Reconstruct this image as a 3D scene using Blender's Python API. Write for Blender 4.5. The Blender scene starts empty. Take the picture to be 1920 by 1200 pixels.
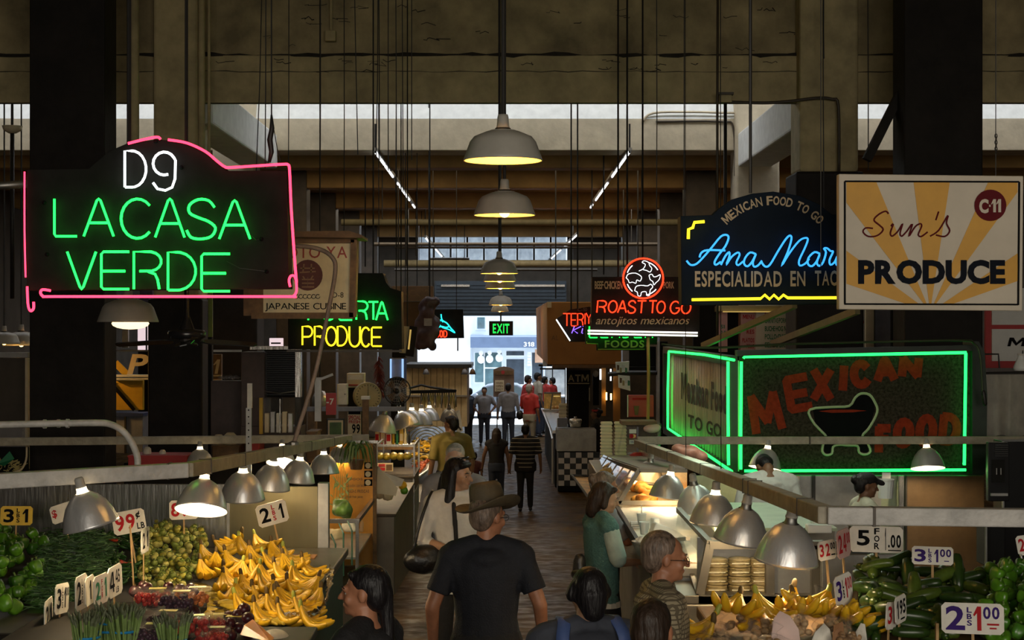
import bpy, bmesh, math, random
from mathutils import Vector, Matrix, Euler
random.seed(7)
R = math.radians
PI = math.pi
SC = bpy.context.scene
COL = SC.collection
F, CX, CY, CZ = 3000.0, 950.0, 610.0, 3.75

# ------------------------------------------------------------------ camera, sky, sun, big lights, exposure
cam = bpy.data.cameras.new('camera')
camo = bpy.data.objects.new('camera', cam)
COL.objects.link(camo)
camo.location = (0, 0, CZ)
camo.rotation_euler = (R(90), 0, 0)
cam.sensor_width = 36
cam.lens = F * 36 / 1920
cam.shift_x = 10 / 1920
cam.shift_y = 10 / 1920
cam.clip_end = 400
SC.camera = camo

world = bpy.data.worlds.new('sky')
SC.world = world
world.use_nodes = True
bg = world.node_tree.nodes['Background']
bg.inputs[0].default_value = (0.62, 0.8, 1.0, 1)
bg.inputs[1].default_value = 2.2

def light(name, kind, loc, energy, col, rot=(0, 0, 0), parent=None, **kw):
    d = bpy.data.lights.new(name, kind)
    d.energy = energy
    d.color = col
    for k, v in kw.items():
        setattr(d, k, v)
    o = bpy.data.objects.new(name, d)
    COL.objects.link(o)
    o.location = loc
    o.rotation_euler = rot
    if parent:
        o.parent = parent
    return o

light('sun', 'SUN', (0, 70, 30), 7.5, (1, .96, .9), (R(30), 0, R(84)), angle=R(.6))
# area lights inside the closed hall, for daylight assumed behind the viewer and overhead
light('assumed_entrance_daylight', 'AREA', (1.5, -6.5, 4.6), 780, (1, .92, .78), (R(90), 0, 0), shape='RECTANGLE', size=9, size_y=4)
light('added_overhead_light', 'AREA', (0, 26.1, 8.7), 270, (.97, .98, 1), (0, 0, 0), shape='RECTANGLE', size=22, size_y=1.0)  # added area light under the closed roof, between the first two girders
for _y, _p, _c in ((32.4, 110, (1, .8, .5)), (37.6, 110, (1, .8, .5)), (43.8, 300, (1, .88, .7)), (50.3, 330, (.9, .95, 1)), (56.4, 330, (.85, .93, 1))):
    light('added_overhead_light', 'AREA', (0, _y, 7.05), _p, _c, (0, 0, 0), shape='RECTANGLE', size=14, size_y=1.6, specular_factor=.3)  # unseen area lights added under the closed ceiling to brighten the far hall

SC.view_settings.view_transform = 'Standard'
SC.view_settings.look = 'None'
SC.view_settings.gamma = 1
SC.view_settings.use_curve_mapping = False
SC.view_settings.exposure = 0.0

# ------------------------------------------------------------------ helpers
def P(x, y, Y):
    """a point of the photograph at distance Y, as a point of the market hall"""
    return Vector(((x - CX) * Y / F, Y, CZ + (CY - y) * Y / F))

def YT(Y):
    """photo row at which the ceiling lies at distance Y"""
    return CY - ((8.71 if Y < 21.1 else 8.81 if Y < 28.5 else 7.12) - CZ) * F / Y

def fl(Y):
    """height of the ramped market floor"""
    return max(0.0, 1.65 - .05 * Y)

MATS = {}
def M(name, col=None, rough=.6, metal=0., var=.12, scale=6., bump=0., emit=0., trans=0., alpha=1., col2=None, stretch=None, spec=.5, bscale=None, sss=0.):
    if name in MATS:
        return MATS[name]
    m = bpy.data.materials.new(name)
    m.use_nodes = True
    nt = m.node_tree
    b = nt.nodes['Principled BSDF']
    b.inputs['Roughness'].default_value = rough
    b.inputs['Metallic'].default_value = metal
    b.inputs['Specular IOR Level'].default_value = spec
    c = tuple(col) + (1,)
    if emit:
        b.inputs['Base Color'].default_value = c
        b.inputs['Emission Color'].default_value = c
        b.inputs['Emission Strength'].default_value = emit
    elif var or bump or col2:
        tc = nt.nodes.new('ShaderNodeTexCoord')
        mp = nt.nodes.new('ShaderNodeMapping')
        nt.links.new(tc.outputs['Object'], mp.inputs[0])
        if stretch:
            mp.inputs['Scale'].default_value = stretch
        nz = nt.nodes.new('ShaderNodeTexNoise')
        nz.inputs['Scale'].default_value = scale
        nz.inputs['Detail'].default_value = 5
        nz.inputs['Roughness'].default_value = .62
        nt.links.new(mp.outputs[0], nz.inputs['Vector'])
        rp = nt.nodes.new('ShaderNodeValToRGB')
        rp.color_ramp.elements[0].position = .32
        rp.color_ramp.elements[1].position = .68
        rp.color_ramp.elements[0].color = tuple(x * (1 - var) for x in col) + (1,)
        rp.color_ramp.elements[1].color = (tuple(col2) if col2 else tuple(min(1, x * (1 + var)) for x in col)) + (1,)
        nt.links.new(nz.outputs['Fac'], rp.inputs[0])
        nt.links.new(rp.outputs[0], b.inputs['Base Color'])
        if bump:
            n2 = nt.nodes.new('ShaderNodeTexNoise')
            n2.inputs['Scale'].default_value = bscale or scale * 4
            n2.inputs['Detail'].default_value = 4
            nt.links.new(mp.outputs[0], n2.inputs['Vector'])
            bp = nt.nodes.new('ShaderNodeBump')
            bp.inputs['Strength'].default_value = min(1, bump)
            bp.inputs['Distance'].default_value = .02
            nt.links.new(n2.outputs['Fac'], bp.inputs['Height'])
            nt.links.new(bp.outputs[0], b.inputs['Normal'])
    else:
        b.inputs['Base Color'].default_value = c
    if trans:
        b.inputs['Transmission Weight'].default_value = trans
        b.inputs['IOR'].default_value = 1.05
    b.inputs['Alpha'].default_value = alpha
    MATS[name] = m
    return m

class MB:
    """collects shapes, then links them as ONE mesh object"""
    def __init__(s):
        s.v, s.f, s.mi, s.cur = [], [], [], 0
    def add(s, vs, fs, T=None):
        n = len(s.v)
        s.v += [T @ Vector(v) if T else Vector(v) for v in vs]
        s.f += [tuple(i + n for i in f) for f in fs]
        s.mi += [s.cur] * len(fs)
        return s
    def box(s, c, d, T=None):
        x, y, z = d[0] / 2, d[1] / 2, d[2] / 2
        vs = [(c[0] + a * x, c[1] + b * y, c[2] + e * z) for a in (-1, 1) for b in (-1, 1) for e in (-1, 1)]
        return s.add(vs, [(0, 1, 3, 2), (4, 6, 7, 5), (0, 4, 5, 1), (2, 3, 7, 6), (0, 2, 6, 4), (1, 5, 7, 3)], T)
    def bx(s, x0, x1, y0, y1, z0, z1):
        return s.box(((x0 + x1) / 2, (y0 + y1) / 2, (z0 + z1) / 2), (abs(x1 - x0), abs(y1 - y0), abs(z1 - z0)))
    def bar(s, a, b, w, h=None):
        """rectangular bar from a to b"""
        a, b = Vector(a), Vector(b)
        d = b - a
        q = d.to_track_quat('Y', 'Z').to_matrix().to_4x4()
        return s.box((0, d.length / 2, 0), (w, d.length, h or w), Matrix.Translation(a) @ q)
    def tube(s, pts, r, n=6, caps=True):
        pts = [Vector(p) for p in pts]
        rs = r if isinstance(r, (list, tuple)) else [r] * len(pts)
        vs, fs = [], []
        up = None
        for i, p in enumerate(pts):
            t = (pts[min(i + 1, len(pts) - 1)] - pts[max(i - 1, 0)])
            if t.length < 1e-9:
                t = Vector((0, 0, 1))
            t.normalize()
            if up is None:
                up = t.orthogonal().normalized()
            else:
                up = (up - t * up.dot(t))
                up = up.normalized() if up.length > 1e-6 else t.orthogonal().normalized()
            w = t.cross(up)
            for k in range(n):
                a = 2 * PI * k / n
                vs.append(p + (up * math.cos(a) + w * math.sin(a)) * rs[i])
        for i in range(len(pts) - 1):
            for k in range(n):
                j = (k + 1) % n
                fs.append((i * n + k, i * n + j, (i + 1) * n + j, (i + 1) * n + k))
        if caps:
            fs.append(tuple(reversed(range(n))))
            fs.append(tuple((len(pts) - 1) * n + k for k in range(n)))
        return s.add(vs, fs)
    def lathe(s, prof, n=20, T=None, close=False):
        """prof: (radius, z)"""
        vs, fs = [], []
        for r, z in prof:
            for k in range(n):
                a = 2 * PI * k / n
                vs.append((r * math.cos(a), r * math.sin(a), z))
        for i in range(len(prof) - 1):
            for k in range(n):
                j = (k + 1) % n
                fs.append((i * n + k, i * n + j, (i + 1) * n + j, (i + 1) * n + k))
        if close:
            fs.append(tuple(reversed(range(n))))
            fs.append(tuple((len(prof) - 1) * n + k for k in range(n)))
        return s.add(vs, fs, T)
    def prism(s, poly, y0, y1):
        """poly: list of (x, z), extruded from y0 (front) to y1"""
        n = len(poly)
        vs = [(x, y0, z) for x, z in poly] + [(x, y1, z) for x, z in poly]
        fs = [tuple(range(n)), tuple(reversed(range(n, 2 * n)))]
        for i in range(n):
            j = (i + 1) % n
            fs.append((i, i + n, j + n, j))
        return s.add(vs, fs)
    def ell(s, c, r, T=None, n=12, m=8):
        vs, fs = [(c[0], c[1], c[2] + r[2])], []
        for i in range(1, m):
            a = PI * i / m
            for k in range(n):
                b = 2 * PI * k / n
                vs.append((c[0] + r[0] * math.sin(a) * math.cos(b), c[1] + r[1] * math.sin(a) * math.sin(b), c[2] + r[2] * math.cos(a)))
        vs.append((c[0], c[1], c[2] - r[2]))
        for k in range(n):
            fs.append((0, 1 + k, 1 + (k + 1) % n))
            fs.append((len(vs) - 1, 1 + (m - 2) * n + (k + 1) % n, 1 + (m - 2) * n + k))
        for i in range(m - 2):
            for k in range(n):
                j = (k + 1) % n
                fs.append((1 + i * n + k, 1 + (i + 1) * n + k, 1 + (i + 1) * n + j, 1 + i * n + j))
        return s.add(vs, fs, T)
    def cap(s, a, ra, b, rb, n=10, T=None):
        """tapered capsule"""
        a, b = Vector(a), Vector(b)
        d = (b - a)
        if d.length < 1e-6:
            d = Vector((0, 0, 1e-4))
        u = d.normalized()
        pts = [a - u * ra * .97, a - u * ra * .7, a, b, b + u * rb * .7, b + u * rb * .97]
        rr = [ra * .22, ra * .7, ra, rb, rb * .7, rb * .22]
        if T:
            pts = [T @ p for p in pts]
        return s.tube(pts, rr, n)
    def loft(s, secs, n=16, T=None):
        """secs: (x, y, z, rx, ry) horizontal ellipses, closed at both ends"""
        vs, fs = [], []
        for x, y, z, rx, ry in secs:
            for k in range(n):
                a = 2 * PI * k / n
                vs.append((x + rx * math.cos(a), y + ry * math.sin(a), z))
        for i in range(len(secs) - 1):
            for k in range(n):
                j = (k + 1) % n
                fs.append((i * n + k, i * n + j, (i + 1) * n + j, (i + 1) * n + k))
        fs.append(tuple(reversed(range(n))))
        fs.append(tuple((len(secs) - 1) * n + k for k in range(n)))
        return s.add(vs, fs, T)
    def build(s, name, mat, parent=None, world=True, smooth=False, bev=0, loc=None, voxel=0, sm=4):
        off = Vector((0, 0, 0))
        if world and parent is not None:
            off = worg(parent)
        if loc is not None:
            off = Vector(loc)
        me = bpy.data.meshes.new(name)
        me.from_pydata([v - off for v in s.v], [], s.f)
        ms = mat if isinstance(mat, (list, tuple)) else [mat]
        for m in ms:
            me.materials.append(m)
        if len(ms) > 1:
            me.polygons.foreach_set('material_index', s.mi)
        if smooth:
            me.polygons.foreach_set('use_smooth', [True] * len(me.polygons))
        me.update()
        o = bpy.data.objects.new(name, me)
        COL.objects.link(o)
        if parent is not None:
            o.parent = parent
        elif loc is not None:
            o.location = loc
        if voxel:
            rm = o.modifiers.new('r', 'REMESH')
            rm.mode = 'VOXEL'
            rm.voxel_size = voxel
            rm.use_smooth_shade = True
            sd = o.modifiers.new('s', 'SMOOTH')
            sd.iterations = sm
            sd.factor = .5
        if bev:
            b = o.modifiers.new('b', 'BEVEL')
            b.width = bev
            b.segments = 2
            b.limit_method = 'ANGLE'
        return o

def worg(o):
    l = Vector((0, 0, 0))
    while o is not None:
        l = l + o.location
        o = o.parent
    return l

def tag(o, label=None, cat=None, group=None, kind=None):
    if label: o['label'] = label
    if cat: o['category'] = cat
    if group: o['group'] = group
    if kind: o['kind'] = kind
    return o

def thing(name, label, cat, loc, group=None, rot=(0, 0, 0)):
    o = bpy.data.objects.new(name, None)
    o.empty_display_size = .1
    COL.objects.link(o)
    o.location = loc
    o.rotation_euler = rot
    return tag(o, label, cat, group)

def hang(parent, x, y, Y, r=.008):
    """a rod from a hung thing up to the ceiling"""
    return MB().tube([P(x, y, Y), P(x, YT(Y), Y)], r, 5).build('hanger', MATS['iron'], parent)

def stand(parent, x0, x1, y, Y, d, mat='near_black', name='stand'):
    """what carries a thing down to the floor"""
    return MB().bx(P(x0, 0, Y).x, P(x1, 0, Y).x, Y, Y + d, fl(Y), P(0, y, Y).z).build(name, MATS[mat], parent)

def struct(o):
    o['kind'] = 'structure'
    return o

def dup(o, loc=None, rot=None, label=None, group=None, parent=None, scale=None):
    """copy of a thing with its parts and their sub-parts"""
    c = o.copy()
    COL.objects.link(c)
    if parent: c.parent = parent
    if loc is not None: c.location = loc
    if rot is not None: c.rotation_euler = rot
    if scale is not None: c.scale = scale if hasattr(scale, '__len__') else (scale,) * 3
    if label: c['label'] = label
    if group: c['group'] = group
    for ch in list(o.children):
        dup(ch, parent=c)
    return c

def smooth_path(pts, k=5, closed=False):
    """Catmull-Rom through the points"""
    pts = [Vector(p) for p in pts]
    if len(pts) < 3:
        return pts
    out = []
    n = len(pts)
    for i in range(n if closed else n - 1):
        p0 = pts[(i - 1) % n] if closed else pts[max(i - 1, 0)]
        p1, p2 = pts[i], pts[(i + 1) % n]
        p3 = pts[(i + 2) % n] if closed else pts[min(i + 2, n - 1)]
        for j in range(k):
            t = j / k
            out.append(.5 * ((2 * p1) + (p2 - p0) * t + (2 * p0 - 5 * p1 + 4 * p2 - p3) * t * t + (3 * p1 - p0 - 3 * p2 + p3) * t ** 3))
    out.append(pts[0] if closed else pts[-1])
    return out

# ---- lettering: glyph outlines of the built-in font, fetched once
GLY = {}
def load_glyphs(chars):
    tmp = []
    for bold in (0, 1, 2):
        for ch in chars:
            cu = bpy.data.curves.new('g', 'FONT')
            cu.body = ch
            cu.size = 1
            cu.resolution_u = 3
            cu.offset = (.004, .026 if ch not in 'MWNmwA' else .012, .05)[bold]
            o = bpy.data.objects.new('g', cu)
            COL.objects.link(o)
            tmp.append((ch, bold, o))
    dg = bpy.context.evaluated_depsgraph_get()
    for ch, bold, o in tmp:
        me = bpy.data.meshes.new_from_object(o.evaluated_get(dg))
        vs = [(v.co.x, v.co.y) for v in me.vertices]
        fs = [tuple(p.vertices) for p in me.polygons]
        w = max([v[0] for v in vs]) if vs else .25
        GLY[(ch, bold)] = (vs, fs, w)
        bpy.data.meshes.remove(me)
    for ch, bold, o in tmp:
        cu = o.data
        bpy.data.objects.remove(o)
        bpy.data.curves.remove(cu)
load_glyphs("ABCDEFGHIJKLMNOPQRSTUVWXYZabcdefghijklmnopqrstuvwxyz0123456789$-.'/&¢")

# capital M and the figures 1 and 4 are drawn here, their font outlines do not fill cleanly
for _b, _s in ((0, .10), (1, .15), (2, .19)):
    GLY[('M', _b)] = ([(0, 0), (0, .73), (_s + .05, .73), (.41, .30), (.77 - _s, .73), (.82, .73), (.82, 0), (.82 - _s, 0), (.82 - _s, .46), (.41, .04), (_s, .46), (_s, 0)], [tuple(range(12))[::-1]], .82)
    GLY[('1', _b)] = ([(0, .47), (.05, .43), (.16, .53), (.16, 0), (.18 + _s, 0), (.18 + _s, .73), (.17, .73)], [tuple(range(7))], .18 + _s)
    GLY[('4', _b)] = ([(.34, 0), (.34 + _s, 0), (.34 + _s, .73), (.34, .73), (0, .16), (.34, .16), (.34, .28), (0, .28), (.34 + _s, .16), (.44 + _s, .16), (.44 + _s, .28), (.34 + _s, .28), (_s, .28), (.34, .62), (.34, .73), (.28, .73)],
                      [(0, 1, 2, 3), (4, 5, 6, 7), (8, 9, 10, 11), (7, 12, 13, 14, 15)], .44 + _s)

def word(s, bold=1, gap=.09, shear=0):
    """2-D outline of a word fitted to the unit square: verts (u, v), faces"""
    vs, fs, x = [], [], 0
    for ch in s:
        if ch == ' ':
            x += .32
            continue
        if ch == '·':
            n = len(vs)
            vs += [(x + .02, .3), (x + .14, .3), (x + .14, .42), (x + .02, .42)]
            fs.append((n, n + 1, n + 2, n + 3))
            x += .16 + gap
            continue
        gv, gf, w = GLY[(ch, bold)]
        x0 = min(v[0] for v in gv)
        n = len(vs)
        vs += [(x + v[0] - x0 + shear * v[1], v[1]) for v in gv]
        fs += [tuple(i + n for i in f) for f in gf]
        x += w - x0 + gap
    u0, u1 = min(v[0] for v in vs), max(v[0] for v in vs)
    w0, w1 = min(v[1] for v in vs), max(v[1] for v in vs)
    return [((a - u0) / (u1 - u0), (b - w0) / (w1 - w0)) for a, b in vs], fs

def T(parent, s, box, Y, mat, bold=1, gap=.09, shear=0, name='lettering', rot=0, vertical=False):
    """a printed word filling the box (x0, y0, x1, y1) of photo pixels at distance Y"""
    mb = MB()
    x0, y0, x1, y1 = box
    jobs = [(s, box)]
    if vertical:
        h = (y1 - y0) / len(s)
        jobs = [(c, (x0, y0 + i * h + h * .08, x1, y0 + (i + 1) * h - h * .08)) for i, c in enumerate(s)]
    for w, (a0, b0, a1, b1) in jobs:
        vs, fs = word(w, bold, gap, shear)
        out = []
        for u, v in vs:
            x, y = a0 + u * (a1 - a0), b1 - v * (b1 - b0)
            if rot:
                cx, cy = (a0 + a1) / 2, (b0 + b1) / 2
                dx, dy = x - cx, y - cy
                x, y = cx + dx * math.cos(rot) - dy * math.sin(rot), cy + dx * math.sin(rot) + dy * math.cos(rot)
            out.append(P(x, y, Y))
        mb.add(out, fs)
    return mb.build(name, mat, parent)

def poly(parent, pts, Y, mat, name='painted_shape'):
    """flat painted shape"""
    return MB().add([P(x, y, Y) for x, y in pts], [tuple(range(len(pts)))]).build(name, mat, parent)

def board(name, label, pts, Y, thick, mat, cat='sign', group=None, part='board', bev=.004):
    xs, ys = [p[0] for p in pts], [p[1] for p in pts]
    root = thing(name, label, cat, P((min(xs) + max(xs)) / 2, max(ys), Y), group)
    MB().prism([(P(x, y, Y).x, P(x, y, Y).z) for x, y in pts], Y, Y + thick).build(part, mat, root, bev=bev)
    return root

# ---- single-stroke letters for the neon tubes (u 0..1, v 0..1)
def arcp(cx, cy, rx, ry, a0, a1, n=9):
    return [(cx + rx * math.cos(R(a0 + (a1 - a0) * i / n)), cy + ry * math.sin(R(a0 + (a1 - a0) * i / n))) for i in range(n + 1)]
NEON = {
    'L': [[(0, 1), (0, .06), (.06, 0), (1, 0)]],
    'A': [[(0, 0), (.44, .96), (.5, 1), (.56, .96), (1, 0)], [(.2, .36), (.82, .36)]],
    'C': [arcp(.52, .5, .52, .5, 42, 318, 16)],
    'S': [smooth_path([(.95, .8, 0), (.75, .97, 0), (.4, 1, 0), (.1, .86, 0), (.1, .66, 0), (.4, .54, 0), (.75, .44, 0), (.98, .28, 0), (.85, .07, 0), (.5, 0, 0), (.15, .04, 0), (0, .22, 0)], 3)],
    'V': [[(0, 1), (.44, .06), (.5, 0), (.56, .06), (1, 1)]],
    'E': [[(1, 1), (.08, 1), (0, .94), (0, .06), (.08, 0), (1, 0)], [(.02, .48), (.86, .48)]],
    'R': [[(0, 0), (0, 1), (.55, 1)] + arcp(.55, .74, .42, .26, 80, -80, 7) + [(.2, .48)], [(.5, .47), (.75, .4), (.84, .25), (.9, 0)]],
    'D': [[(.0, 0), (0, 1), (.35, 1)] + arcp(.35, .5, .65, .5, 80, -80, 9) + [(.35, 0), (.02, 0)]],
    'P': [[(0, 0), (0, 1), (.55, 1)] + arcp(.55, .72, .43, .28, 80, -80, 7) + [(.1, .44)]],
    'O': [arcp(.5, .5, .5, .5, 70, 430, 18)],
    'U': [[(0, 1)] + arcp(.5, .38, .5, .38, 180, 360, 9) + [(1, 1)]],
    'T': [[(0, 1), (1, 1)], [(.5, .97), (.5, 0)]],
    'F': [[(1, 1), (0, 1), (0, 0)], [(.03, .52), (.8, .52)]],
    'I': [[(.5, 1), (.5, 0)]],
    'X': [[(0, 1), (1, 0)], [(1, 1), (0, 0)]],
    'Y': [[(0, 1), (.5, .5), (1, 1)], [(.5, .47), (.5, 0)]],
    'G': [arcp(.52, .5, .52, .5, 42, 340, 16) + [(1, .45), (.6, .45)]],
    'K': [[(.1, 1), (0, 0)], [(1, 1), (.1, .45), (.8, 0)]],
    'M': [[(0, 0), (.08, 1), (.5, .25), (.92, 1), (1, 0)]],
    'N': [[(0, 0), (.05, 1), (.95, 0), (1, 1)]],
    'i': [[(.5, .62), (.45, .05), (.7, 0)], [(.5, .85), (.5, .9)]],
    '9': [arcp(.52, .7, .46, .3, -75, 180, 10) [::-1][:0] + arcp(.5, .7, .5, .3, -70, -330, 12) + [(1, .78), (.98, .3), (.85, .08), (.55, 0), (.2, .04), (0, .2)]],
}
def neon_letters(parent, spec, Y, mat, r, name='neon_letter', shear=0):
    """spec: list of (character, x0, y0, x1, y1) in photo pixels"""
    for ch, x0, y0, x1, y1 in spec:
        mb = MB()
        for st in NEON[ch]:
            pts = [P(x0 + (q[0] + shear * q[1]) * (x1 - x0), y1 - q[1] * (y1 - y0), Y) for q in st]
            mb.tube(pts, r, 6)
        mb.build(name, mat, parent, smooth=True)
def neon_path(parent, px, Y, mat, r, smooth=True, name='neon_tube', k=4):
    pts = [P(x, y, Y) for x, y in px]
    return MB().tube(smooth_path(pts, k) if smooth else pts, r, 6).build(name, mat, parent, smooth=True)

# ------------------------------------------------------------------ materials
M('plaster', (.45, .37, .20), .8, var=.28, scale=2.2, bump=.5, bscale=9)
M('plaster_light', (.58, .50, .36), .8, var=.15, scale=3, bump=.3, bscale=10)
M('plaster_brown', (.40, .235, .075), .7, var=.25, scale=1.2, bump=.2)
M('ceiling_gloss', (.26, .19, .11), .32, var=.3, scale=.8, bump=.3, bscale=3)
M('plaster_dark', (.36, .29, .155), .85, var=.45, scale=1.3, bump=.9, bscale=6)
M('crack', (.03, .025, .018), .9, var=.3)
M('near_black', (.010, .009, .008), .7, var=.25, scale=4, spec=.15)
M('black_gloss', (.012, .012, .013), .25, var=.1)
M('pillar_dark', (.017, .014, .012), .65, var=.3, scale=3, bump=.2, spec=.2)
M('pillar_brown', (.07, .05, .032), .55, var=.3, scale=3)
M('wall_dark', (.07, .055, .04), .8, var=.3, scale=1.5)
M('rail_white_daylit', (.46, .44, .41), .5, var=.22, scale=9, bump=.25)  # paler copy of the rail colour, daylight put in; shared with the white conduit
M('rail_cream', (.34, .30, .22), .55, var=.22, scale=9, bump=.25)
M('steel', (.50, .48, .45), .27, 1, var=.15, scale=2, bump=.12, bscale=30, stretch=(1, 1, .15))
M('steel_dull', (.36, .35, .33), .48, 1, var=.2, scale=4)
M('alu', (.74, .73, .73), .34, .62, var=.1, scale=10, bump=.08, bscale=60, stretch=(1, 1, .1))
M('alu_in', (.85, .82, .76), .4, .6, var=.05)
M('enamel_grey', (.42, .40, .36), .4, var=.1)
M('enamel_in', (.9, .68, .26), .5, var=.05)
M('bulb_warm', (1, .74, .38), emit=9)
M('bulb_pendant', (1, .66, .2), emit=8)
M('neck_glow', (1, .78, .45), emit=5)
M('wire', (.012, .011, .01), .6, var=0)
M('iron', (.02, .018, .016), .5, var=.2)
M('pipe_cream', (.22, .19, .11), .6, var=.2)
M('pipe_dark', (.06, .045, .03), .5, var=.2)
M('wood_stick', (.42, .26, .11), .7, var=.3, scale=20, stretch=(1, 1, .1))
M('wood_frame', (.16, .085, .03), .6, var=.35, scale=10)
M('card_white', (.72, .68, .6), .6, var=.1, scale=14)
M('card_yellow', (.72, .46, .03), .6, var=.1, scale=14)
M('ink_black', (.008, .008, .009), .8, var=.1, spec=.05)
M('ink_red', (.42, .02, .025), .7, var=.15, spec=.1)
M('ink_purple', (.045, .02, .15), .7, var=.15, spec=.1)
M('ink_green', (.02, .2, .09), .5, var=.1)
M('glass', (.85, .95, .9), .04, var=0, trans=1, alpha=.35)
M('film', (.95, .95, .95), .12, var=0, trans=.9, alpha=.2, bump=.6, bscale=30)
M('n_green', (.008, 1, .05), emit=6)
M('n_green2', (.015, 1, .1), emit=3.6)
M('n_pink', (1, .03, .075), emit=4.5)
M('n_white', (.9, .98, 1), emit=2.6)
M('n_yellow', (1, .72, .02), emit=1.7)
M('n_cyan', (.025, .24, .6), emit=2.2)
M('n_aqua', (.02, .75, .75), emit=1.5)
M('n_red', (1, .032, .008), emit=3.2)
M('n_violet', (.25, .12, 1), emit=1.8)
M('n_warmwhite', (1, .92, .8), emit=2.0)
M('tube_white', (.95, .97, 1), emit=2.2)
# ------------------------------------------------------------------ floor and hall
def floor_mat():
    m = bpy.data.materials.new('market_floor')
    m.use_nodes = True
    nt = m.node_tree
    b = nt.nodes['Principled BSDF']
    tc = nt.nodes.new('ShaderNodeTexCoord')
    def nz(sc, det=6, st=None):
        n = nt.nodes.new('ShaderNodeTexNoise')
        n.inputs['Scale'].default_value = sc
        n.inputs['Detail'].default_value = det
        mp = nt.nodes.new('ShaderNodeMapping')
        if st: mp.inputs['Scale'].default_value = st
        nt.links.new(tc.outputs['Object'], mp.inputs[0])
        nt.links.new(mp.outputs[0], n.inputs['Vector'])
        return n
    a = nz(1.1)
    rp = nt.nodes.new('ShaderNodeValToRGB')
    rp.color_ramp.elements[0].position = .35
    rp.color_ramp.elements[0].color = (.030, .0160, .0034, 1)
    rp.color_ramp.elements[1].position = .7
    rp.color_ramp.elements[1].color = (.098, .052, .010, 1)
    nt.links.new(a.outputs['Fac'], rp.inputs[0])
    nt.links.new(rp.outputs[0], b.inputs['Base Color'])
    c = nz(5)
    rr = nt.nodes.new('ShaderNodeMapRange')
    rr.inputs['From Min'].default_value = .35
    rr.inputs['From Max'].default_value = .65
    rr.inputs['To Min'].default_value = .3
    rr.inputs['To Max'].default_value = .6
    nt.links.new(c.outputs['Fac'], rr.inputs[0])
    nt.links.new(rr.outputs[0], b.inputs['Roughness'])
    b.inputs['Specular IOR Level'].default_value = .05
    d = nz(9, 3)
    bp = nt.nodes.new('ShaderNodeBump')
    bp.inputs['Strength'].default_value = .14
    bp.inputs['Distance'].default_value = .03
    nt.links.new(d.outputs['Fac'], bp.inputs['Height'])
    nt.links.new(bp.outputs[0], b.inputs['Normal'])
    MATS['floor'] = m
floor_mat()
HX = 12.5
o = MB()
ys = [-9, 0, 8, 16, 24, 33, 46, 60.3]
o.add([(x, y, fl(y)) for y in ys for x in (-HX, HX)] + [(x, y, fl(y) - .3) for y in ys for x in (-HX, HX)],
      [(2 * i, 2 * i + 1, 2 * i + 3, 2 * i + 2) for i in range(7)] + [(2 * i + 16, 2 * i + 18, 2 * i + 19, 2 * i + 17) for i in range(7)])
struct(o.build('floor', MATS['floor']))
struct(MB().bx(-HX - .3, -HX, -9, 60.3, 0, 9).build('wall_left', MATS['wall_dark']))
struct(MB().bx(HX, HX + .3, -9, 60.3, 0, 9).build('wall_right', MATS['wall_dark']))
struct(MB().bx(-HX, HX, -9.3, -9, 1.5, 9).build('wall_rear', MATS['wall_dark']))
# street end: opening 790..1062 px
DX0, DX1, DTOP = P(782, 0, 60).x, P(1064, 0, 60).x, P(0, 588, 60).z
wf = MB().bx(-HX, DX0, 60, 60.35, 0, 9).bx(DX1, HX, 60, 60.35, 0, 9)
zt0, zt1 = P(0, 500, 60).z, P(0, 440, 60).z
wf.bx(DX0, DX1, 60, 60.35, DTOP, zt0).bx(DX0, DX1, 60, 60.35, zt1, 9)
struct(wf.build('wall_street', MATS['wall_dark']))
M('frost', (.75, .8, .85), .5, var=.3, scale=3, trans=.55)
wn = MB()
fr = MB()
W1 = struct(thing('window_1', None, None, (0, 60.1, zt0)))  # window band assumed from the silvery light above the shutter
for k in range(9):
    xa = DX0 + (DX1 - DX0) * k / 9
    xb = DX0 + (DX1 - DX0) * (k + 1) / 9
    MB().bx(xa + .05, xb - .05, 60.12, 60.16, zt0 + .06, zt1 - .06).build('pane', MATS['frost'], W1)
    fr.bx(xa - .04, xa + .04, 60.06, 60.2, zt0, zt1)
fr.bx(DX0, DX1, 60.06, 60.2, zt0, zt0 + .07).bx(DX0, DX1, 60.06, 60.2, zt1 - .07, zt1)
fr.build('window_frame', MATS['iron'], W1)
# rolled shutter housing above the street opening
sh = board('roller_shutter', 'dark roller shutter housing above the bright street opening', [(815, 527), (1062, 527), (1062, 592), (815, 592)], 58.6, 1.39, M('shutter', (.025, .035, .045), .5, var=.2), 'shutter')
for k in range(9):
    z = P(0, 530 + 6.6 * k, 58.6).z
    MB().bx(P(818, 0, 58.6).x, P(1060, 0, 58.6).x, 58.57, 58.6, z - .1, z - .02).build('slat', MATS['shutter'], sh)
for xa, xb in ((826, 880), (965, 1060)):
    MB().bx(P(xa, 0, 58).x, P(xb, 0, 58).x, 58.5, 58.56, P(0, 537, 58).z, P(0, 533, 58).z).build('steel_strip', MATS['steel'], sh)
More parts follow.
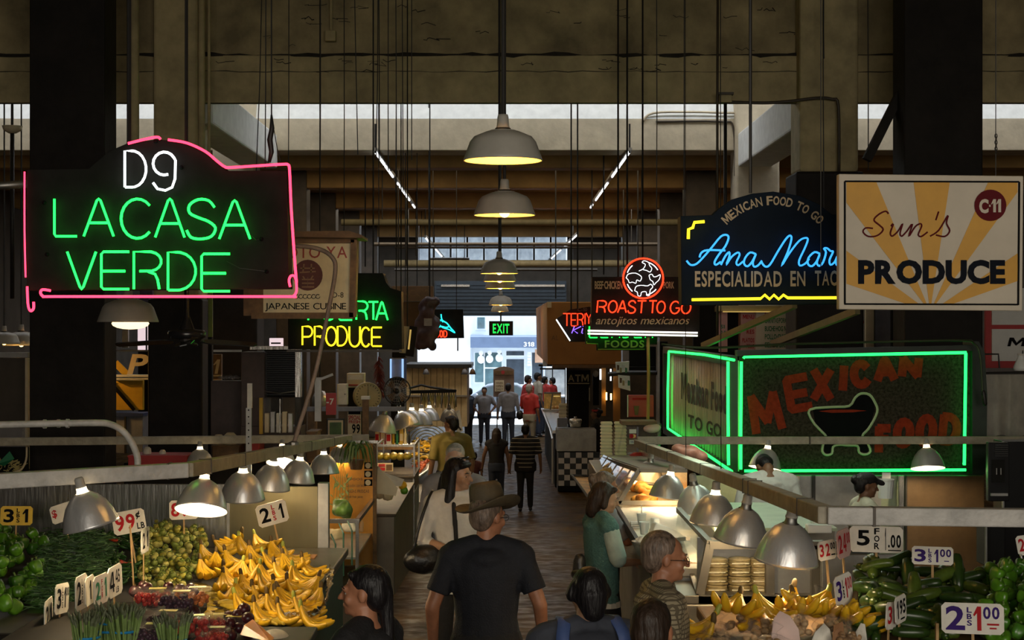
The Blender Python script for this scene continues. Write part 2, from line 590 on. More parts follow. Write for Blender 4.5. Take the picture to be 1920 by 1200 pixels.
# girder 1 with ledge, assumed skylight well with closed roof, girder 2
G1, G2 = 21.0, 27.0
def z1(y): return P(0, y, G1).z
def z2(y): return P(0, y, G2).z
struct(MB().bx(-HX, HX, G1, G1 + .14, z1(193), z1(103)).build('beam', MATS['plaster'], bev=.02))
struct(MB().bx(-HX, HX, G1 + .1, G1 + .4, z1(103), 9).build('beam', MATS['plaster_dark']))
m = MB()
pts = []
for i in range(140):
    x = -HX + i * 2 * HX / 139
    pts.append((x, G1 + .03, z1(104) + random.uniform(-.012, .014)))
m.tube(pts, [random.uniform(.012, .045) for _ in pts], 5)
m.tube([(x, y - .03, z1(134) + random.uniform(-.01, .01)) for x, y, z in pts], [random.uniform(.003, .009) for _ in pts], 4)
struct(m.build('trim_1', MATS['crack']))
struct(MB().bx(-HX, HX, G1 - .03, G1 + .1, z1(193), z1(190)).build('trim_2', MATS['plaster']))
for i in range(46):      # shallow cracks in the plaster above the ledge
    x, y = random.uniform(400, 1480), random.choice((random.uniform(8, 92), random.uniform(110, 135)))
    n = random.randint(3, 7)
    pp = [P(x + k * random.uniform(3, 9), y + random.uniform(-2.5, 2.5) + k * random.uniform(-.4, .6), G1 + (.09 if y < 100 else -.003)) for k in range(n)]
    if i == 0: m = MB()
    m.tube(pp, random.uniform(.003, .007), 4)
struct(m.build('trim_3', MATS['crack']))
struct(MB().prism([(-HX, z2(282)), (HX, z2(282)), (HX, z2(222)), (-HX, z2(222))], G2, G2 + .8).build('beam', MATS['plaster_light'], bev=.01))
w = MB()
w.add([(-HX, G2, z2(222)), (HX, G2, z2(222)), (HX, G2 + 1.6, z2(222) + 3.2), (-HX, G2 + 1.6, z2(222) + 3.2), (-HX, G2 + 2, z2(222)), (HX, G2 + 2, z2(222)), (HX, G2 + 2, 9), (-HX, G2 + 2, 9)],
      [(0, 1, 2, 3), (3, 2, 6, 7)])
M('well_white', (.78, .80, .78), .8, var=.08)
struct(w.build('assumed_skylight_reveal', MATS['well_white']))  # sloped reveal of an assumed skylight, the roof above is closed
ce = MB().bx(-HX, HX, -9, G1 + .1, 8.7, 9).bx(-HX, HX, G1 + .1, G2 + 2, 8.8, 9)
struct(ce.build('ceiling', MATS['plaster']))
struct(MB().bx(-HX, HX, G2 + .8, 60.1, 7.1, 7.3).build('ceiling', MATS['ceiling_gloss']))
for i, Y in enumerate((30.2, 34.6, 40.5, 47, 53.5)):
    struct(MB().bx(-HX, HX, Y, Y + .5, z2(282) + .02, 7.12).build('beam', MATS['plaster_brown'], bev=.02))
struct(MB().bx(-HX, HX, -2, -1.4, 6.2, 8.8).build('beam', MATS['plaster']))
# columns on both girders, black below
def column(x0, x1, Y, yb, ytop, d=.7):
    a, b = P(x0, 0, Y).x, P(x1, 0, Y).x
    z = P(0, yb, Y).z
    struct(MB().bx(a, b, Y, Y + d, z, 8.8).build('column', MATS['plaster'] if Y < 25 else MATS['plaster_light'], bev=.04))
    struct(MB().bx(a - .06, b + .06, Y - .05, Y + d + .05, fl(Y), z).build('column', MATS['pillar_dark'], bev=.03))
column(287, 372, G1 - .25, 560, 0)
column(1500, 1610, G1 - .25, 322, 0)
column(398, 476, G2 - .2, 470, 0)
column(1380, 1462, G2 - .2, 470, 0)
for Y in (34.6, 40.5, 47, 53.5):
    for X in (-4.65, 4.2):
        struct(MB().bx(X - .33, X + .33, Y - .05, Y + .6, 0, 7.1).build('column', MATS['pillar_brown'], bev=.03))
# short beams tying girder 1 to girder 2 beside the columns, lit by the area light added overhead
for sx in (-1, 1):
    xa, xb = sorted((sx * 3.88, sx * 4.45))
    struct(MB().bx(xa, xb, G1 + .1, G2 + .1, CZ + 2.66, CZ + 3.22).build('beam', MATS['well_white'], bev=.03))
# the two black pillars that frame the view
def pillar(x0, x1, xs0, xs1, Y):
    struct(MB().bx(P(x0, 0, Y).x, P(x1, 0, Y).x, Y, Y + .57, fl(Y), 8.8).build('pillar', MATS['pillar_dark'], bev=.015))
pillar(55, 196, 196, 218, 18.5)
pillar(1696, 1843, 1673, 1696, 18.5)
o = MB().bar(P(1690, 170, 18.9), P(1625, 300, 18.9), .12, .1)
struct(o.build('beam', MATS['pillar_dark']))
# ------------------------------------------------------------------ street beyond the opening
M('pavement', (.75, .74, .71), .8, var=.1, scale=2)
M('asphalt', (.28, .28, .29), .8, var=.15, scale=3)
M('facade_white', (.82, .83, .84), .7, var=.06, scale=1.5)
M('facade_blue', (.13, .18, .29), .6, var=.12, scale=2)
M('facade_frame', (.85, .88, .92), .5, var=.05)
M('shop_glass', (.10, .17, .19), .06, var=.5, scale=1.2)
M('shop_dark', (.04, .055, .075), .3, var=.4, scale=2)
struct(MB().bx(-30, 30, 60.35, 64.5, -.3, -.02).build('pavement', MATS['pavement']))
struct(MB().bx(-30, 30, 64.5, 80.5, -.4, -.12).build('road', MATS['asphalt']))
struct(MB().bx(-30, 30, 80.5, 85.2, -.3, .02).build('pavement', MATS['pavement']))
BY = 85.0
bd = thing('shop_building', 'pale shopfront building across the street with blue awning', 'building', (P(950, 0, BY).x, BY, 0))
MB().bx(-14, P(882, 0, BY).x, BY, BY + 5, 0, 9).bx(P(1024, 0, BY).x, 14, BY, BY + 5, 0, 9).bx(P(882, 0, BY).x, P(1024, 0, BY).x, BY, BY + 5, P(0, 652, BY).z, 9).bx(P(882, 0, BY).x, P(1024, 0, BY).x, BY + 3, BY + 5, 0, 4).build('wall', MATS['facade_white'], bd)
w = MB()
for x0, x1, y0, y1 in ((889, 908, 660, 718), (908, 942, 660, 690), (908, 942, 690, 735), (948, 984, 672, 722), (948, 984, 657, 668), (996, 1020, 660, 720)):
    f = MB().bx(P(x0, 0, BY).x, P(x1, 0, BY).x, BY - .02, BY + .06, P(0, y1, BY).z, P(0, y0, BY).z).build('window_frame', MATS['facade_frame'], bd)
    MB().bx(P(x0 + 1.5, 0, BY).x, P(x1 - 1.5, 0, BY).x, BY - .05, BY - .02, P(0, y1 - 1.5, BY).z, P(0, y0 + 1.5, BY).z).build('pane', MATS['shop_dark' if x0 > 940 else 'shop_glass'], f)
f = MB().bx(P(891, 0, BY).x, P(912, 0, BY).x, BY - .06, BY + .05, P(0, 619, BY).z, P(0, 592, BY).z).build('window_frame', MATS['facade_frame'], bd)
MB().bx(P(895, 0, BY).x, P(909, 0, BY).x, BY - .1, BY - .06, P(0, 616, BY).z, P(0, 595, BY).z).build('pane', MATS['shop_glass'], f)
MB().bx(P(1003, 0, BY).x, P(1018, 0, BY).x, BY - .07, BY - .01, P(0, 680, BY).z, P(0, 655, BY).z).build('poster', M('poster_tan', (.5, .3, .2), .7), bd)
for cx, cy in ((902, 671), (918, 670), (936, 668)):    # white figures painted on the window
    mm = MB().ell(P(cx, cy - 9, BY - .1), (.12, .02, .14)).ell(P(cx, cy + 3, BY - .1), (.2, .02, .22))
    mm.build('painted_shape', MATS['facade_frame'], bd)
for k in range(5):
    MB().bx(P(989, 0, BY).x, P(996, 0, BY).x, BY - .1, BY - .07, P(0, 664 + 5.5 * k, BY).z, P(0, 660 + 5.5 * k, BY).z).build('painted_shape', MATS['facade_frame'], bd)
aw = MB()
aw.prism([(P(882, 0, 84).x, P(0, 652, 84).z), (P(1026, 0, 84).x, P(0, 652, 84).z), (P(1026, 0, 84).x, P(0, 632, 84).z), (P(882, 0, 84).x, P(0, 632, 84).z)], 83.9, 84)
aw.add([P(882, 632, 83.9), P(1026, 632, 83.9), P(1026, 628, 85), P(882, 628, 85)], [(0, 1, 2, 3)])
a = aw.build('awning', MATS['facade_blue'], bd)
T(bd, '318', (982, 641, 1002, 650), 83.85, MATS['facade_frame'])
# parked car
M('car_paint', (.25, .29, .36), .25, .4, var=.05)
M('car_glass', (.12, .16, .18), .08, var=.1)
M('rubber', (.02, .02, .02), .7, var=.1)
CY0 = 66.5
car = thing('car', 'silver car parked at the kerb seen through the opening', 'car', (P(950, 0, CY0).x, CY0, -.12))
x0 = P(835, 0, CY0).x
prof = [(0, .28), (.02, .62), (.25, .78), (1.0, .92), (1.75, 1.38), (2.3, 1.47), (3.0, 1.42), (3.7, 1.02), (4.35, .95), (4.5, .6), (4.5, .28)]
MB().prism([(x0 + a, -.12 + b) for a, b in prof], CY0, CY0 + 1.7).build('car_body', MATS['car_paint'], car, bev=.06)
MB().prism([(x0 + a, -.12 + b) for a, b in [(1.15, .95), (1.82, 1.33), (2.28, 1.4), (2.3, .95)]], CY0 - .012, CY0 + .02).prism([(x0 + a, -.12 + b) for a, b in [(2.36, .95), (2.36, 1.4), (2.95, 1.35), (3.5, 1.0), (3.4, .95)]], CY0 - .012, CY0 + .02).build('car_window', MATS['car_glass'], car)
for a in (.85, 3.6):
    q = Matrix.Translation((x0 + a, CY0 + .08, .2)) @ Matrix.Rotation(R(90), 4, 'X')
    wh = MB().lathe([(.2, -.05), (.32, -.05), (.33, .0), (.33, .15), (.3, .18)], 20, q).build('wheel', MATS['rubber'], car, smooth=True)
    MB().lathe([(.0, .2), (.1, .2), (.21, .17), (.21, .1)], 14, q).build('hubcap', MATS['alu'], wh)
MB().ell((x0 + 1.25, CY0 - .06, .86), (.12, .06, .07)).build('mirror', MATS['car_paint'], car)
# ------------------------------------------------------------------ hanging signs
M('sign_black', (.016, .015, .014), .7, var=.35, scale=3, bump=.1, spec=.08)
M('sign_navy', (.006, .012, .022), .7, var=.2, scale=3, spec=.08)
M('cream_paint', (.42, .33, .2), .6, var=.1)
M('sign_beige', (.78, .68, .42), .6, var=.12)
M('sign_maroon', (.12, .03, .02), .6, var=.2)
M('serif_red', (.4, .06, .04), .6, var=.1)

def wires(name, label, tops, Y, r, group=None, mat='wire', ytop=None):
    ytop = YT(Y)
    for (x, y, x2) in tops:
        o = MB().tube([P(x, y, Y), P((x + x2) / 2 + .6, y * .5 - 30, Y), P(x2, ytop, Y)], r, 5)
        tag(o.build(name, MATS[mat], loc=P(x, y, Y)), label, 'cable', group)

# D9 LA CASA VERDE
Y = 10.0
s = board('neon_sign', 'black arched sign with green neon words and a pink neon outline', [(50, 545), (50, 318), (166, 316), (178, 305), (205, 283), (240, 268), (295, 261), (345, 267), (385, 285), (412, 308), (425, 320), (538, 320), (541, 541)], Y, .2, MATS['sign_black'])
Yn = Y - .045
neon_letters(s, [('D', 234, 283, 274, 351), ('9', 287, 285, 329, 357)], Yn, MATS['n_white'], .0085)
neon_letters(s, [('L', 102, 373, 144, 443), ('A', 157, 373, 213, 443), ('C', 227, 373, 286, 447), ('A', 291, 373, 346, 445), ('S', 350, 374, 405, 448), ('A', 411, 376, 469, 448)], Yn, MATS['n_green'], .0085)
neon_letters(s, [('V', 126, 472, 180, 542), ('E', 190, 472, 242, 542), ('R', 251, 472, 304, 542), ('D', 315, 473, 367, 544), ('E', 378, 476, 431, 546)], Yn, MATS['n_green'], .0085)
neon_path(s, [(46, 322), (46, 430), (48, 520)], Yn + .03, MATS['n_pink'], .006)
neon_path(s, [(51, 537), (52, 565), (54, 578), (58, 583), (63, 578), (63, 566)], Yn, MATS['n_pink'], .0085)
neon_path(s, [(95, 545), (80, 543), (76, 549), (82, 556), (100, 556), (300, 556), (535, 556), (548, 556), (555, 549), (556, 535), (553, 519), (546, 517), (542, 525), (544, 538)], Yn, MATS['n_pink'], .0085)
neon_path(s, [(240, 269), (268, 262), (294, 257), (301, 261)], Yn, MATS['n_pink'], .0085)
neon_path(s, [(315, 262), (350, 268), (385, 284), (408, 303), (422, 313), (432, 314), (480, 311), (530, 308), (540, 309), (543, 320), (546, 390), (552, 480), (556, 530)], Yn, MATS['n_pink'], .0085)
for x, y in ((83, 380), (88, 477), (490, 448), (500, 509), (292, 265), (340, 314)):
    MB().ell(P(x, y, Y - .01), (.014, .012, .014), n=8, m=5).build('electrode_housing', MATS['ink_black'], s, smooth=True)
m = MB().tube([P(425, 490, Y - .01), P(450, 503, Y - .02), P(500, 509, Y - .01)], .002, 4).tube([P(469, 440, Y - .01), P(480, 450, Y - .02), P(490, 448, Y - .01)], .002, 4)
m.build('lead_wire', MATS['iron'], s)
for x, x2 in ((349, 350), (243, 244)):
    tag(MB().tube([P(x, 318 if x < 300 else 272, Y + .1), P(x2, YT(Y), Y + .1)], .011, 6).build('hanger_rod', MATS['iron'], loc=P(x, 290, Y + .1)), 'thick black rod holding up the pink outlined neon sign by its ' + ('arch crest' if x > 300 else 'round shoulder'), 'rod')
pu = thing('pulley_cable', 'black pulley tackle and twin cables above the pink neon outline', 'cable', P(508, 310, Y + .1))
MB().tube([P(500, YT(Y), Y + .1), P(498, 150, Y + .1), P(497, 318, Y + .1)], .004, 5).tube([P(508, YT(Y), Y + .1), P(509, 215, Y + .1)], .005, 5).build('cable', MATS['wire'], pu)
MB().tube([P(509, 215, Y + .1), P(510, 240, Y + .1), P(506, 262, Y + .1), P(509, 285, Y + .1), P(505, 304, Y + .1)], [.006, .016, .018, .016, .01], 8).build('pulley_block', MATS['iron'], pu, smooth=True)
MB().tube([P(513, 240, Y + .1), P(520, 280, Y + .1), P(528, 310, Y + .1)], .003, 5).build('tail_rope', MATS['wire'], pu)

# KYOTO YA
Y = 13.0
s = board('restaurant_sign', 'beige restaurant board in a wood frame under a flat hood', [(478, 456), (660, 456), (658, 588), (480, 588)], Y, .1, MATS['sign_beige'])
fr = MB()
for a, b in (((474, 452), (666, 450)), ((665, 450), (662, 595)), ((474, 592), (664, 592)), ((476, 452), (476, 592))):
    fr.bar(P(*a, Y + .02), P(*b, Y + .02), .16, .05)
fr.build('frame', MATS['wood_frame'], s)
MB().prism([(P(x, y, Y).x, P(x, y, Y).z) for x, y in ((470, 446), (470, 438), (660, 436), (684, 444), (684, 449))], Y - .25, Y + .3).build('hood', MATS['wood_frame'], s)
T(s, 'KYOTO YA', (498, 462, 651, 484), Y - .003, MATS['serif_red'], 0)
T(s, 'JAPANESE CUISINE', (497, 568, 649, 584), Y - .003, MATS['ink_black'], 0, gap=.04)
T(s, 'D-8', (624, 548, 644, 558), Y - .003, MATS['ink_black'], 0)
poly(s, [(577 + 28 * math.cos(k * PI / 14), 516 + 29 * math.sin(k * PI / 14)) for k in range(28)][::-1], Y - .003, MATS['sign_maroon'], 'emblem')
m = MB()
for st in (((563, 503), (590, 503)), ((570, 495), (568, 510)), ((584, 495), (583, 512)), ((562, 511), (592, 509)), ((577, 520), (577, 538)), ((566, 524), (589, 524)), ((566, 531), (589, 531)), ((566, 538), (589, 538)), ((568, 518), (571, 523)), ((587, 517), (583, 523))):
    m.bar(P(*st[0], Y - .006), P(*st[1], Y - .006), .003, .011)
m.build('characters', M('char_tan', (.3, .17, .08), .6), s)
m = MB()
for k in range(6):
    pp = [P(556 + 8 * k + 4 * math.cos(a * PI / 4), 556 + 4 * math.sin(a * PI / 4), Y - .004) for a in range(8)]
    m.tube(pp, .003, 4)
m.build('ornament', MATS['ink_black'], s)
wires('hanger_wire', 'thin wire holding the hooded beige restaurant board', [(600, 440, 601), (540, 440, 542)], Y, .004, 'wires of the beige board')

# PUERTA / PRODUCE
Y = 16.0
s = board('neon_sign', 'black stepped sign with green neon letters above yellow neon word', [(540, 655), (540, 540), (600, 512), (718, 512), (724, 530), (732, 540), (752, 546), (754, 655)], Y, .35, MATS['sign_black'])
neon_letters(s, [('P', 578, 565, 598, 600), ('U', 604, 565, 628, 600), ('E', 636, 565, 660, 600), ('R', 668, 565, 690, 599), ('T', 691, 566, 709, 599), ('A', 705, 566, 727, 600)], Y - .05, MATS['n_green'], .0095)
neon_letters(s, [('P', 567, 612, 586, 647), ('R', 590, 612, 607, 648), ('O', 611, 613, 631, 648), ('D', 633, 612, 651, 648), ('U', 655, 612, 675, 650), ('C', 677, 614, 694, 650), ('E', 697, 614, 716, 649)], Y - .05, MATS['n_yellow'], .0095)
MB().bx(P(540, 0, Y).x, P(754, 0, Y).x, Y - .1, Y - .02, P(0, 660, Y).z, P(0, 656, Y).z).build('sill_rail', MATS['pipe_dark'], s)
wires('hanger_wire', 'long wire from the girder down to the stepped black neon sign', [(645, 512, 645), (712, 300, 709)], Y, .005, 'wires of the stepped neon sign')

hang(s, 700, 512, Y + .2)
# SEAFOOD
Y = 33.0
s = board('neon_sign', 'small black sign with aqua neon fish and red neon word', [(800, 635), (800, 580), (868, 580), (870, 634)], Y, .15, MATS['sign_black'])
neon_path(s, [(827, 589), (829, 600), (838, 606), (845, 615), (853, 624), (842, 618), (830, 614), (824, 608), (826, 600), (831, 604)], Y - .06, MATS['n_aqua'], .014)
neon_path(s, [(819, 615), (827, 612), (836, 614), (843, 612)], Y - .06, MATS['n_aqua'], .014)
neon_letters(s, [('S', 787, 619, 793, 632), ('E', 796, 619, 801, 632), ('A', 803, 619, 809, 632), ('F', 811, 619, 816, 632), ('O', 818, 620, 823, 632), ('O', 825, 620, 830, 632), ('D', 832, 620, 838, 632)], Y - .06, MATS['n_red'], .011)
tag(MB().bx(P(857, 0, Y).x, P(859.5, 0, Y).x, Y, Y + .03, P(0, 658, Y).z, P(0, 634, Y).z).build('sign_bracket', MATS['iron'], s))

hang(s, 812, 580, Y + .08); hang(s, 856, 580, Y + .08)
# EXIT
Y = 40.0
s = board('exit_sign', 'black box sign with green lit letters hanging over the aisle', [(917, 629), (917, 602), (962, 602), (962, 629)], Y, .2, MATS['sign_black'])
M('exit_green', (.01, .8, .1), emit=1.1)
T(s, 'EXIT', (924, 607, 955, 625), Y - .004, MATS['exit_green'])
MB().tube([P(939, 602, Y + .1), P(939, 400, Y + .1), P(939, YT(Y), Y + .1)], .02, 6).build('hanger_rod', MATS['iron'], s)

# TERIYAKI KITCHEN
Y = 24.0
s = board('neon_sign', 'angular black sign with red neon and violet neon script', [(1043, 598), (1070, 580), (1105, 575), (1160, 590), (1160, 612), (1100, 641), (1069, 641)], Y, .12, MATS['sign_black'])
neon_letters(s, [('T', 1056, 588, 1070, 611), ('E', 1071, 588, 1081, 611), ('R', 1083, 588, 1094, 610), ('I', 1094, 588, 1100, 608), ('Y', 1099, 587, 1109, 607), ('A', 1111, 587, 1122, 607)], Y - .06, MATS['n_red'], .0078)
neon_letters(s, [('K', 1072, 612, 1086, 625), ('i', 1086, 610, 1096, 625)], Y - .06, MATS['n_violet'], .008, shear=.25)
neon_path(s, [(1043, 599), (1069, 639)], Y - .06, MATS['n_white'], .01, False)
T(s, 'C-10', (1083, 577, 1101, 584), Y - .003, MATS['pipe_dark'])
for x, xt in ((1071, 1071), (1083, 1083)):
    tag(MB().tube([P(x, 580, Y + .05), P(xt, YT(Y), Y + .05)], .012, 5).build('hanger_rod', MATS['iron'], loc=P(x, 580, Y + .05)), 'dark rod holding the angular red and violet neon sign', 'rod', 'rods of the angular neon sign')

# LEADER FOODS
Y = 22.0
M('sign_green', (.012, .024, .012), .7, var=.2, spec=.1)
M('olive_paint', (.25, .26, .05), .5, var=.15)
s = board('neon_sign', 'dark green stepped sign lettered FOODS in dull olive paint', [(1098, 645), (1098, 610), (1232, 610), (1232, 646), (1211, 646), (1211, 657), (1119, 657), (1119, 645)], Y, .15, MATS['sign_green'])
neon_letters(s, [('L', 1105, 612, 1120, 633), ('E', 1126, 612, 1140, 633), ('A', 1147, 612, 1162, 633), ('D', 1168, 612, 1183, 633), ('E', 1189, 612, 1203, 633), ('R', 1210, 612, 1225, 633)], Y - .05, MATS['n_green'], .007)
T(s, 'FOODS', (1134, 638, 1208, 652), Y - .004, MATS['olive_paint'])
neon_path(s, [(1100, 640), (1100, 644), (1121, 645), (1121, 655), (1209, 655)], Y - .01, MATS['olive_paint'], .008, False, 'border_line')

# ROAST TO GO
Y = 20.0
M('roast_black', (.02, .015, .014), .7, var=.2, spec=.1)
s = board('neon_sign', 'dark roast stall sign with red neon and a neon animal roundel', [(1108, 632), (1110, 519), (1300, 519), (1312, 530), (1312, 632)], Y, .2, MATS['roast_black'])
T(s, 'BEEF·CHICKEN', (1115, 527, 1167, 542), Y - .004, MATS['cream_paint'], 1, .05)
T(s, 'PORK', (1244, 528, 1264, 541), Y - .004, MATS['cream_paint'], 1, .05)
T(s, 'antojitos mexicanos', (1117, 594, 1293, 613), Y - .004, MATS['cream_paint'], 0, .05, .3)
red = [('R', 1119, 564, 1136, 586), ('O', 1140, 564, 1156, 586), ('A', 1158, 564, 1174, 586), ('S', 1177, 564, 1191, 587), ('T', 1194, 564, 1210, 587), ('T', 1216, 564, 1230, 587), ('O', 1231, 565, 1246, 587), ('G', 1256, 565, 1273, 588), ('O', 1277, 566, 1294, 588)]
neon_letters(s, red, Y - .06, MATS['n_red'], .0085, shear=.12)
rd = MB().lathe([(.0, 0), (.25, 0), (.25, .06), (.0, .06)], 32, Matrix.Translation(P(1206, 522, Y - .03)) @ Matrix.Rotation(R(-90), 4, 'X')).build('roundel', MATS['roast_black'], s)
for r_, mt in ((37.5, 'n_red'), (31.5, 'n_white')):
    pts = [P(1206 + r_ * math.cos(k * PI / 18), 522 + r_ * math.sin(k * PI / 18), Y - .07) for k in range(37)]
    if mt == 'n_red':
        MB().tube(pts, .011, 6).build('neon_ring', MATS[mt], rd, smooth=True)
    else:
        for a, b in ((4, 9), (13, 17), (20, 24), (29, 34)):
            MB().tube(pts[a:b], .006, 5).build('neon_arc', MATS[mt], rd, smooth=True)
for pth in ([(1174, 521), (1178, 514), (1190, 512), (1198, 515), (1203, 520), (1200, 527), (1194, 525), (1192, 531), (1186, 529), (1180, 530), (1178, 525), (1174, 521)],
            [(1198, 508), (1206, 504), (1210, 496), (1204, 492), (1208, 489), (1216, 492), (1218, 498), (1222, 503), (1219, 510), (1212, 507), (1206, 506)],
            [(1217, 516), (1222, 514), (1226, 519), (1232, 518), (1238, 515), (1236, 524), (1230, 530), (1226, 534), (1224, 528), (1219, 524), (1217, 516)],
            [(1190, 545), (1193, 537), (1203, 535), (1214, 536), (1220, 533), (1224, 538), (1219, 544), (1218, 553), (1213, 554), (1211, 547), (1203, 548), (1201, 555), (1196, 554), (1195, 548), (1190, 545)]):
    neon_path(rd, pth, Y - .07, MATS['n_white'], .0042, name='neon_animal', k=3)
for y in (622, 627.5):
    neon_path(s, [(1102, y - 2), (1200, y), (1308, y + 2)], Y - .08, MATS['n_warmwhite'], .011, False)
MB().tube([P(1215, 632, Y + .1), P(1216, 700, Y + .1), (P(1216, 0, Y).x, Y + .1, P(0, 800, Y).z)], .02, 8).build('post', M('post_yellow', (.4, .27, .07), .5), s)
for x in (1159, 1176, 1205):
    tag(MB().tube([P(x, 519, Y + .1), P(x, YT(Y), Y + .1)], .012, 5).build('hanger_rod', MATS['iron'], loc=P(x, 519, Y + .1)), 'slim dark rod rising above the roast stall sign', 'rod', 'rods of the roast sign')

# ANA MARIA
Y = 9.0
s = board('neon_sign', 'navy arched taco sign with cyan neon script', [(1278, 572), (1276, 405), (1336, 403), (1346, 393), (1372, 374), (1410, 363), (1450, 359), (1500, 367), (1536, 383), (1560, 402), (1640, 404), (1642, 570)], Y, .16, MATS['sign_navy'])
txt = 'MEXICAN FOOD TO GO'
cxx, cyy, rad = 1449, 502, 126
wds = {'I': .5, ' ': .6, 'M': 1.15}
tot = sum(wds.get(c, 1) for c in txt)
acc = 0
gl = MB()
for c in txt:
    wd = wds.get(c, 1)
    a = R(-47 + 94 * (acc + wd / 2) / tot)
    acc += wd
    if c == ' ': continue
    vs, fs = word(c, 1)
    out = []
    for u, v in vs:
        dx, dy = (u - .5) * 11.4 * wd * (.55 if c == 'I' else 1), (v - .5) * 17
        rr = rad + dy
        out.append(P(cxx + rr * math.sin(a) + dx * math.cos(a), cyy - rr * math.cos(a) + dx * math.sin(a), Y - .003))
    gl.add(out, fs)
gl.build('lettering', MATS['cream_paint'], s)
T(s, 'ESPECIALIDAD', (1303, 508, 1466, 538), Y - .003, MATS['cream_paint'], 1, .1)
T(s, 'EN', (1482, 508, 1510, 537), Y - .003, MATS['cream_paint'], 1, .1)
T(s, 'TACOS', (1528, 507, 1596, 536), Y - .003, MATS['cream_paint'], 1, .1)
neon_path(s, [(1290.5, 448), (1291, 430), (1299, 427), (1302, 417), (1321, 415.5)], Y - .04, MATS['n_yellow'], .009, False)
neon_path(s, [(1297, 562), (1426, 560), (1434, 553), (1443, 561), (1451, 553), (1460, 561), (1469, 553), (1477, 558.5), (1520, 558.5), (1620, 558)], Y - .04, MATS['n_yellow'], .0085, False)
def z3(l): return [(1280 + a / 3, 400 + b / 3) for a, b in l]
for pth in ([(22, 266), (45, 290), (78, 284), (118, 245), (165, 190), (215, 130), (248, 122), (258, 140), (240, 185), (205, 230), (180, 272), (186, 290), (215, 272)],
            [(95, 248), (105, 222), (140, 207), (240, 209)],
            [(215, 290), (240, 240), (262, 218), (262, 245), (245, 290), (275, 245), (310, 220), (320, 235), (302, 275), (312, 292), (340, 270)],
            [(412, 230), (380, 220), (352, 250), (345, 282), (365, 298), (392, 270), (412, 230), (395, 275), (402, 300), (425, 292), (446, 266)],
            [(440, 268), (462, 298), (490, 290), (535, 215), (580, 145), (604, 125), (612, 145), (590, 220), (556, 296), (600, 225), (655, 155), (692, 138), (704, 150), (685, 200), (655, 265), (660, 294), (690, 282), (712, 255)],
            [(772, 228), (742, 218), (708, 250), (705, 285), (728, 297), (755, 268), (772, 228), (755, 275), (768, 296), (790, 275), (806, 220), (795, 198), (812, 196), (832, 212), (846, 216), (826, 262), (832, 290), (856, 272), (872, 236), (862, 280), (880, 296), (905, 270)],
            [(985, 228), (955, 218), (925, 250), (920, 285), (945, 297), (970, 268), (985, 228), (970, 275), (985, 296), (1010, 275)]):
    neon_path(s, z3(pth), Y - .045, MATS['n_cyan'], .0058, k=3)
tag(MB().tube([P(1407, 362, Y + .08), P(1407, YT(Y), Y + .08)], .009, 6).build('hanger_rod', MATS['iron'], loc=P(1407, 362, Y + .08)), 'thick black rod holding up the navy arched taco sign', 'rod')

# SUN'S PRODUCE
Y = 8.0
M('sun_white', (.54, .47, .37), .55, var=.06)
M('sun_orange', (.58, .29, .02), .55, var=.08)
M('sun_red', (.11, .010, .014), .7, var=.1, spec=.1)
s = board('produce_sign', 'cream square sign painted with orange sun rays', [(1573, 580), (1573, 326), (1919, 330), (1917, 583)], Y, .06, MATS['sun_white'])
O = (1744, 585)
def cl(p):      # clip a ray end to the inner panel
    return p
for w in ([(1587, 380), (1587, 341), (1643, 341)], [(1713, 341), (1781, 341)], [(1853, 341), (1908, 342), (1908, 360)], [(1587, 470), (1587, 532)], [(1908, 475), (1908, 527)]):
    b = 569
    def cut(p): 
        t = (b - O[1]) / (p[1] - O[1])
        return (O[0] + (p[0] - O[0]) * t, b)
    poly(s, [cut(w[0])] + w + [cut(w[-1])], Y - .003, MATS['sun_orange'], 'sun_ray')
fr = MB()
for a, b in (((1584, 340), (1911, 341)), ((1911, 341), (1909, 572)), ((1909, 571), (1583, 570)), ((1584, 570), (1584, 340))):
    fr.bar(P(*a, Y - .003), P(*b, Y - .003), .0085 if a[1] != b[1] and abs(a[0] - b[0]) < 5 else .004, .0085)
fr.build('border_line', MATS['ink_black'], s)
M('sun_navy', (.010, .012, .018), .8, var=.1, spec=.05)
T(s, 'PRODUCE', (1609, 487, 1885, 533), Y - .006, MATS['sun_navy'], 2, .02)
for pth in ([(1158, 2), (1140, -12), (1100, 8), (1076, 38), (1105, 65), (1128, 92), (1095, 125), (1045, 130), (1015, 105), (1030, 82), (1070, 84)],
            [(1172, 72), (1185, 60), (1168, 110), (1180, 128), (1212, 100), (1238, 58), (1224, 110), (1234, 128), (1262, 100)],
            [(1262, 100), (1292, 60), (1272, 130), (1308, 75), (1338, 58), (1344, 75), (1326, 118), (1342, 130), (1378, 105)],
            [(1440, -10), (1424, 38)], [(1392, 128), (1440, 95), (1492, 12), (1484, 55), (1502, 98), (1475, 130), (1425, 122)]):
    m = MB()
    pp = smooth_path([P(x, y, Y - .006) for x, y in z3(pth)], 4)
    m.tube(pp, .0042, 5).build('script_stroke', MATS['sun_red'], s, smooth=True)
poly(s, [(1857 + 30 * math.cos(k * PI / 16), 385 + 29.5 * math.sin(k * PI / 16)) for k in range(32)][::-1], Y - .007, MATS['sun_red'], 'roundel')
T(s, 'C·11', (1836, 373, 1877, 400), Y - .01, MATS['sun_white'], 2, .02)
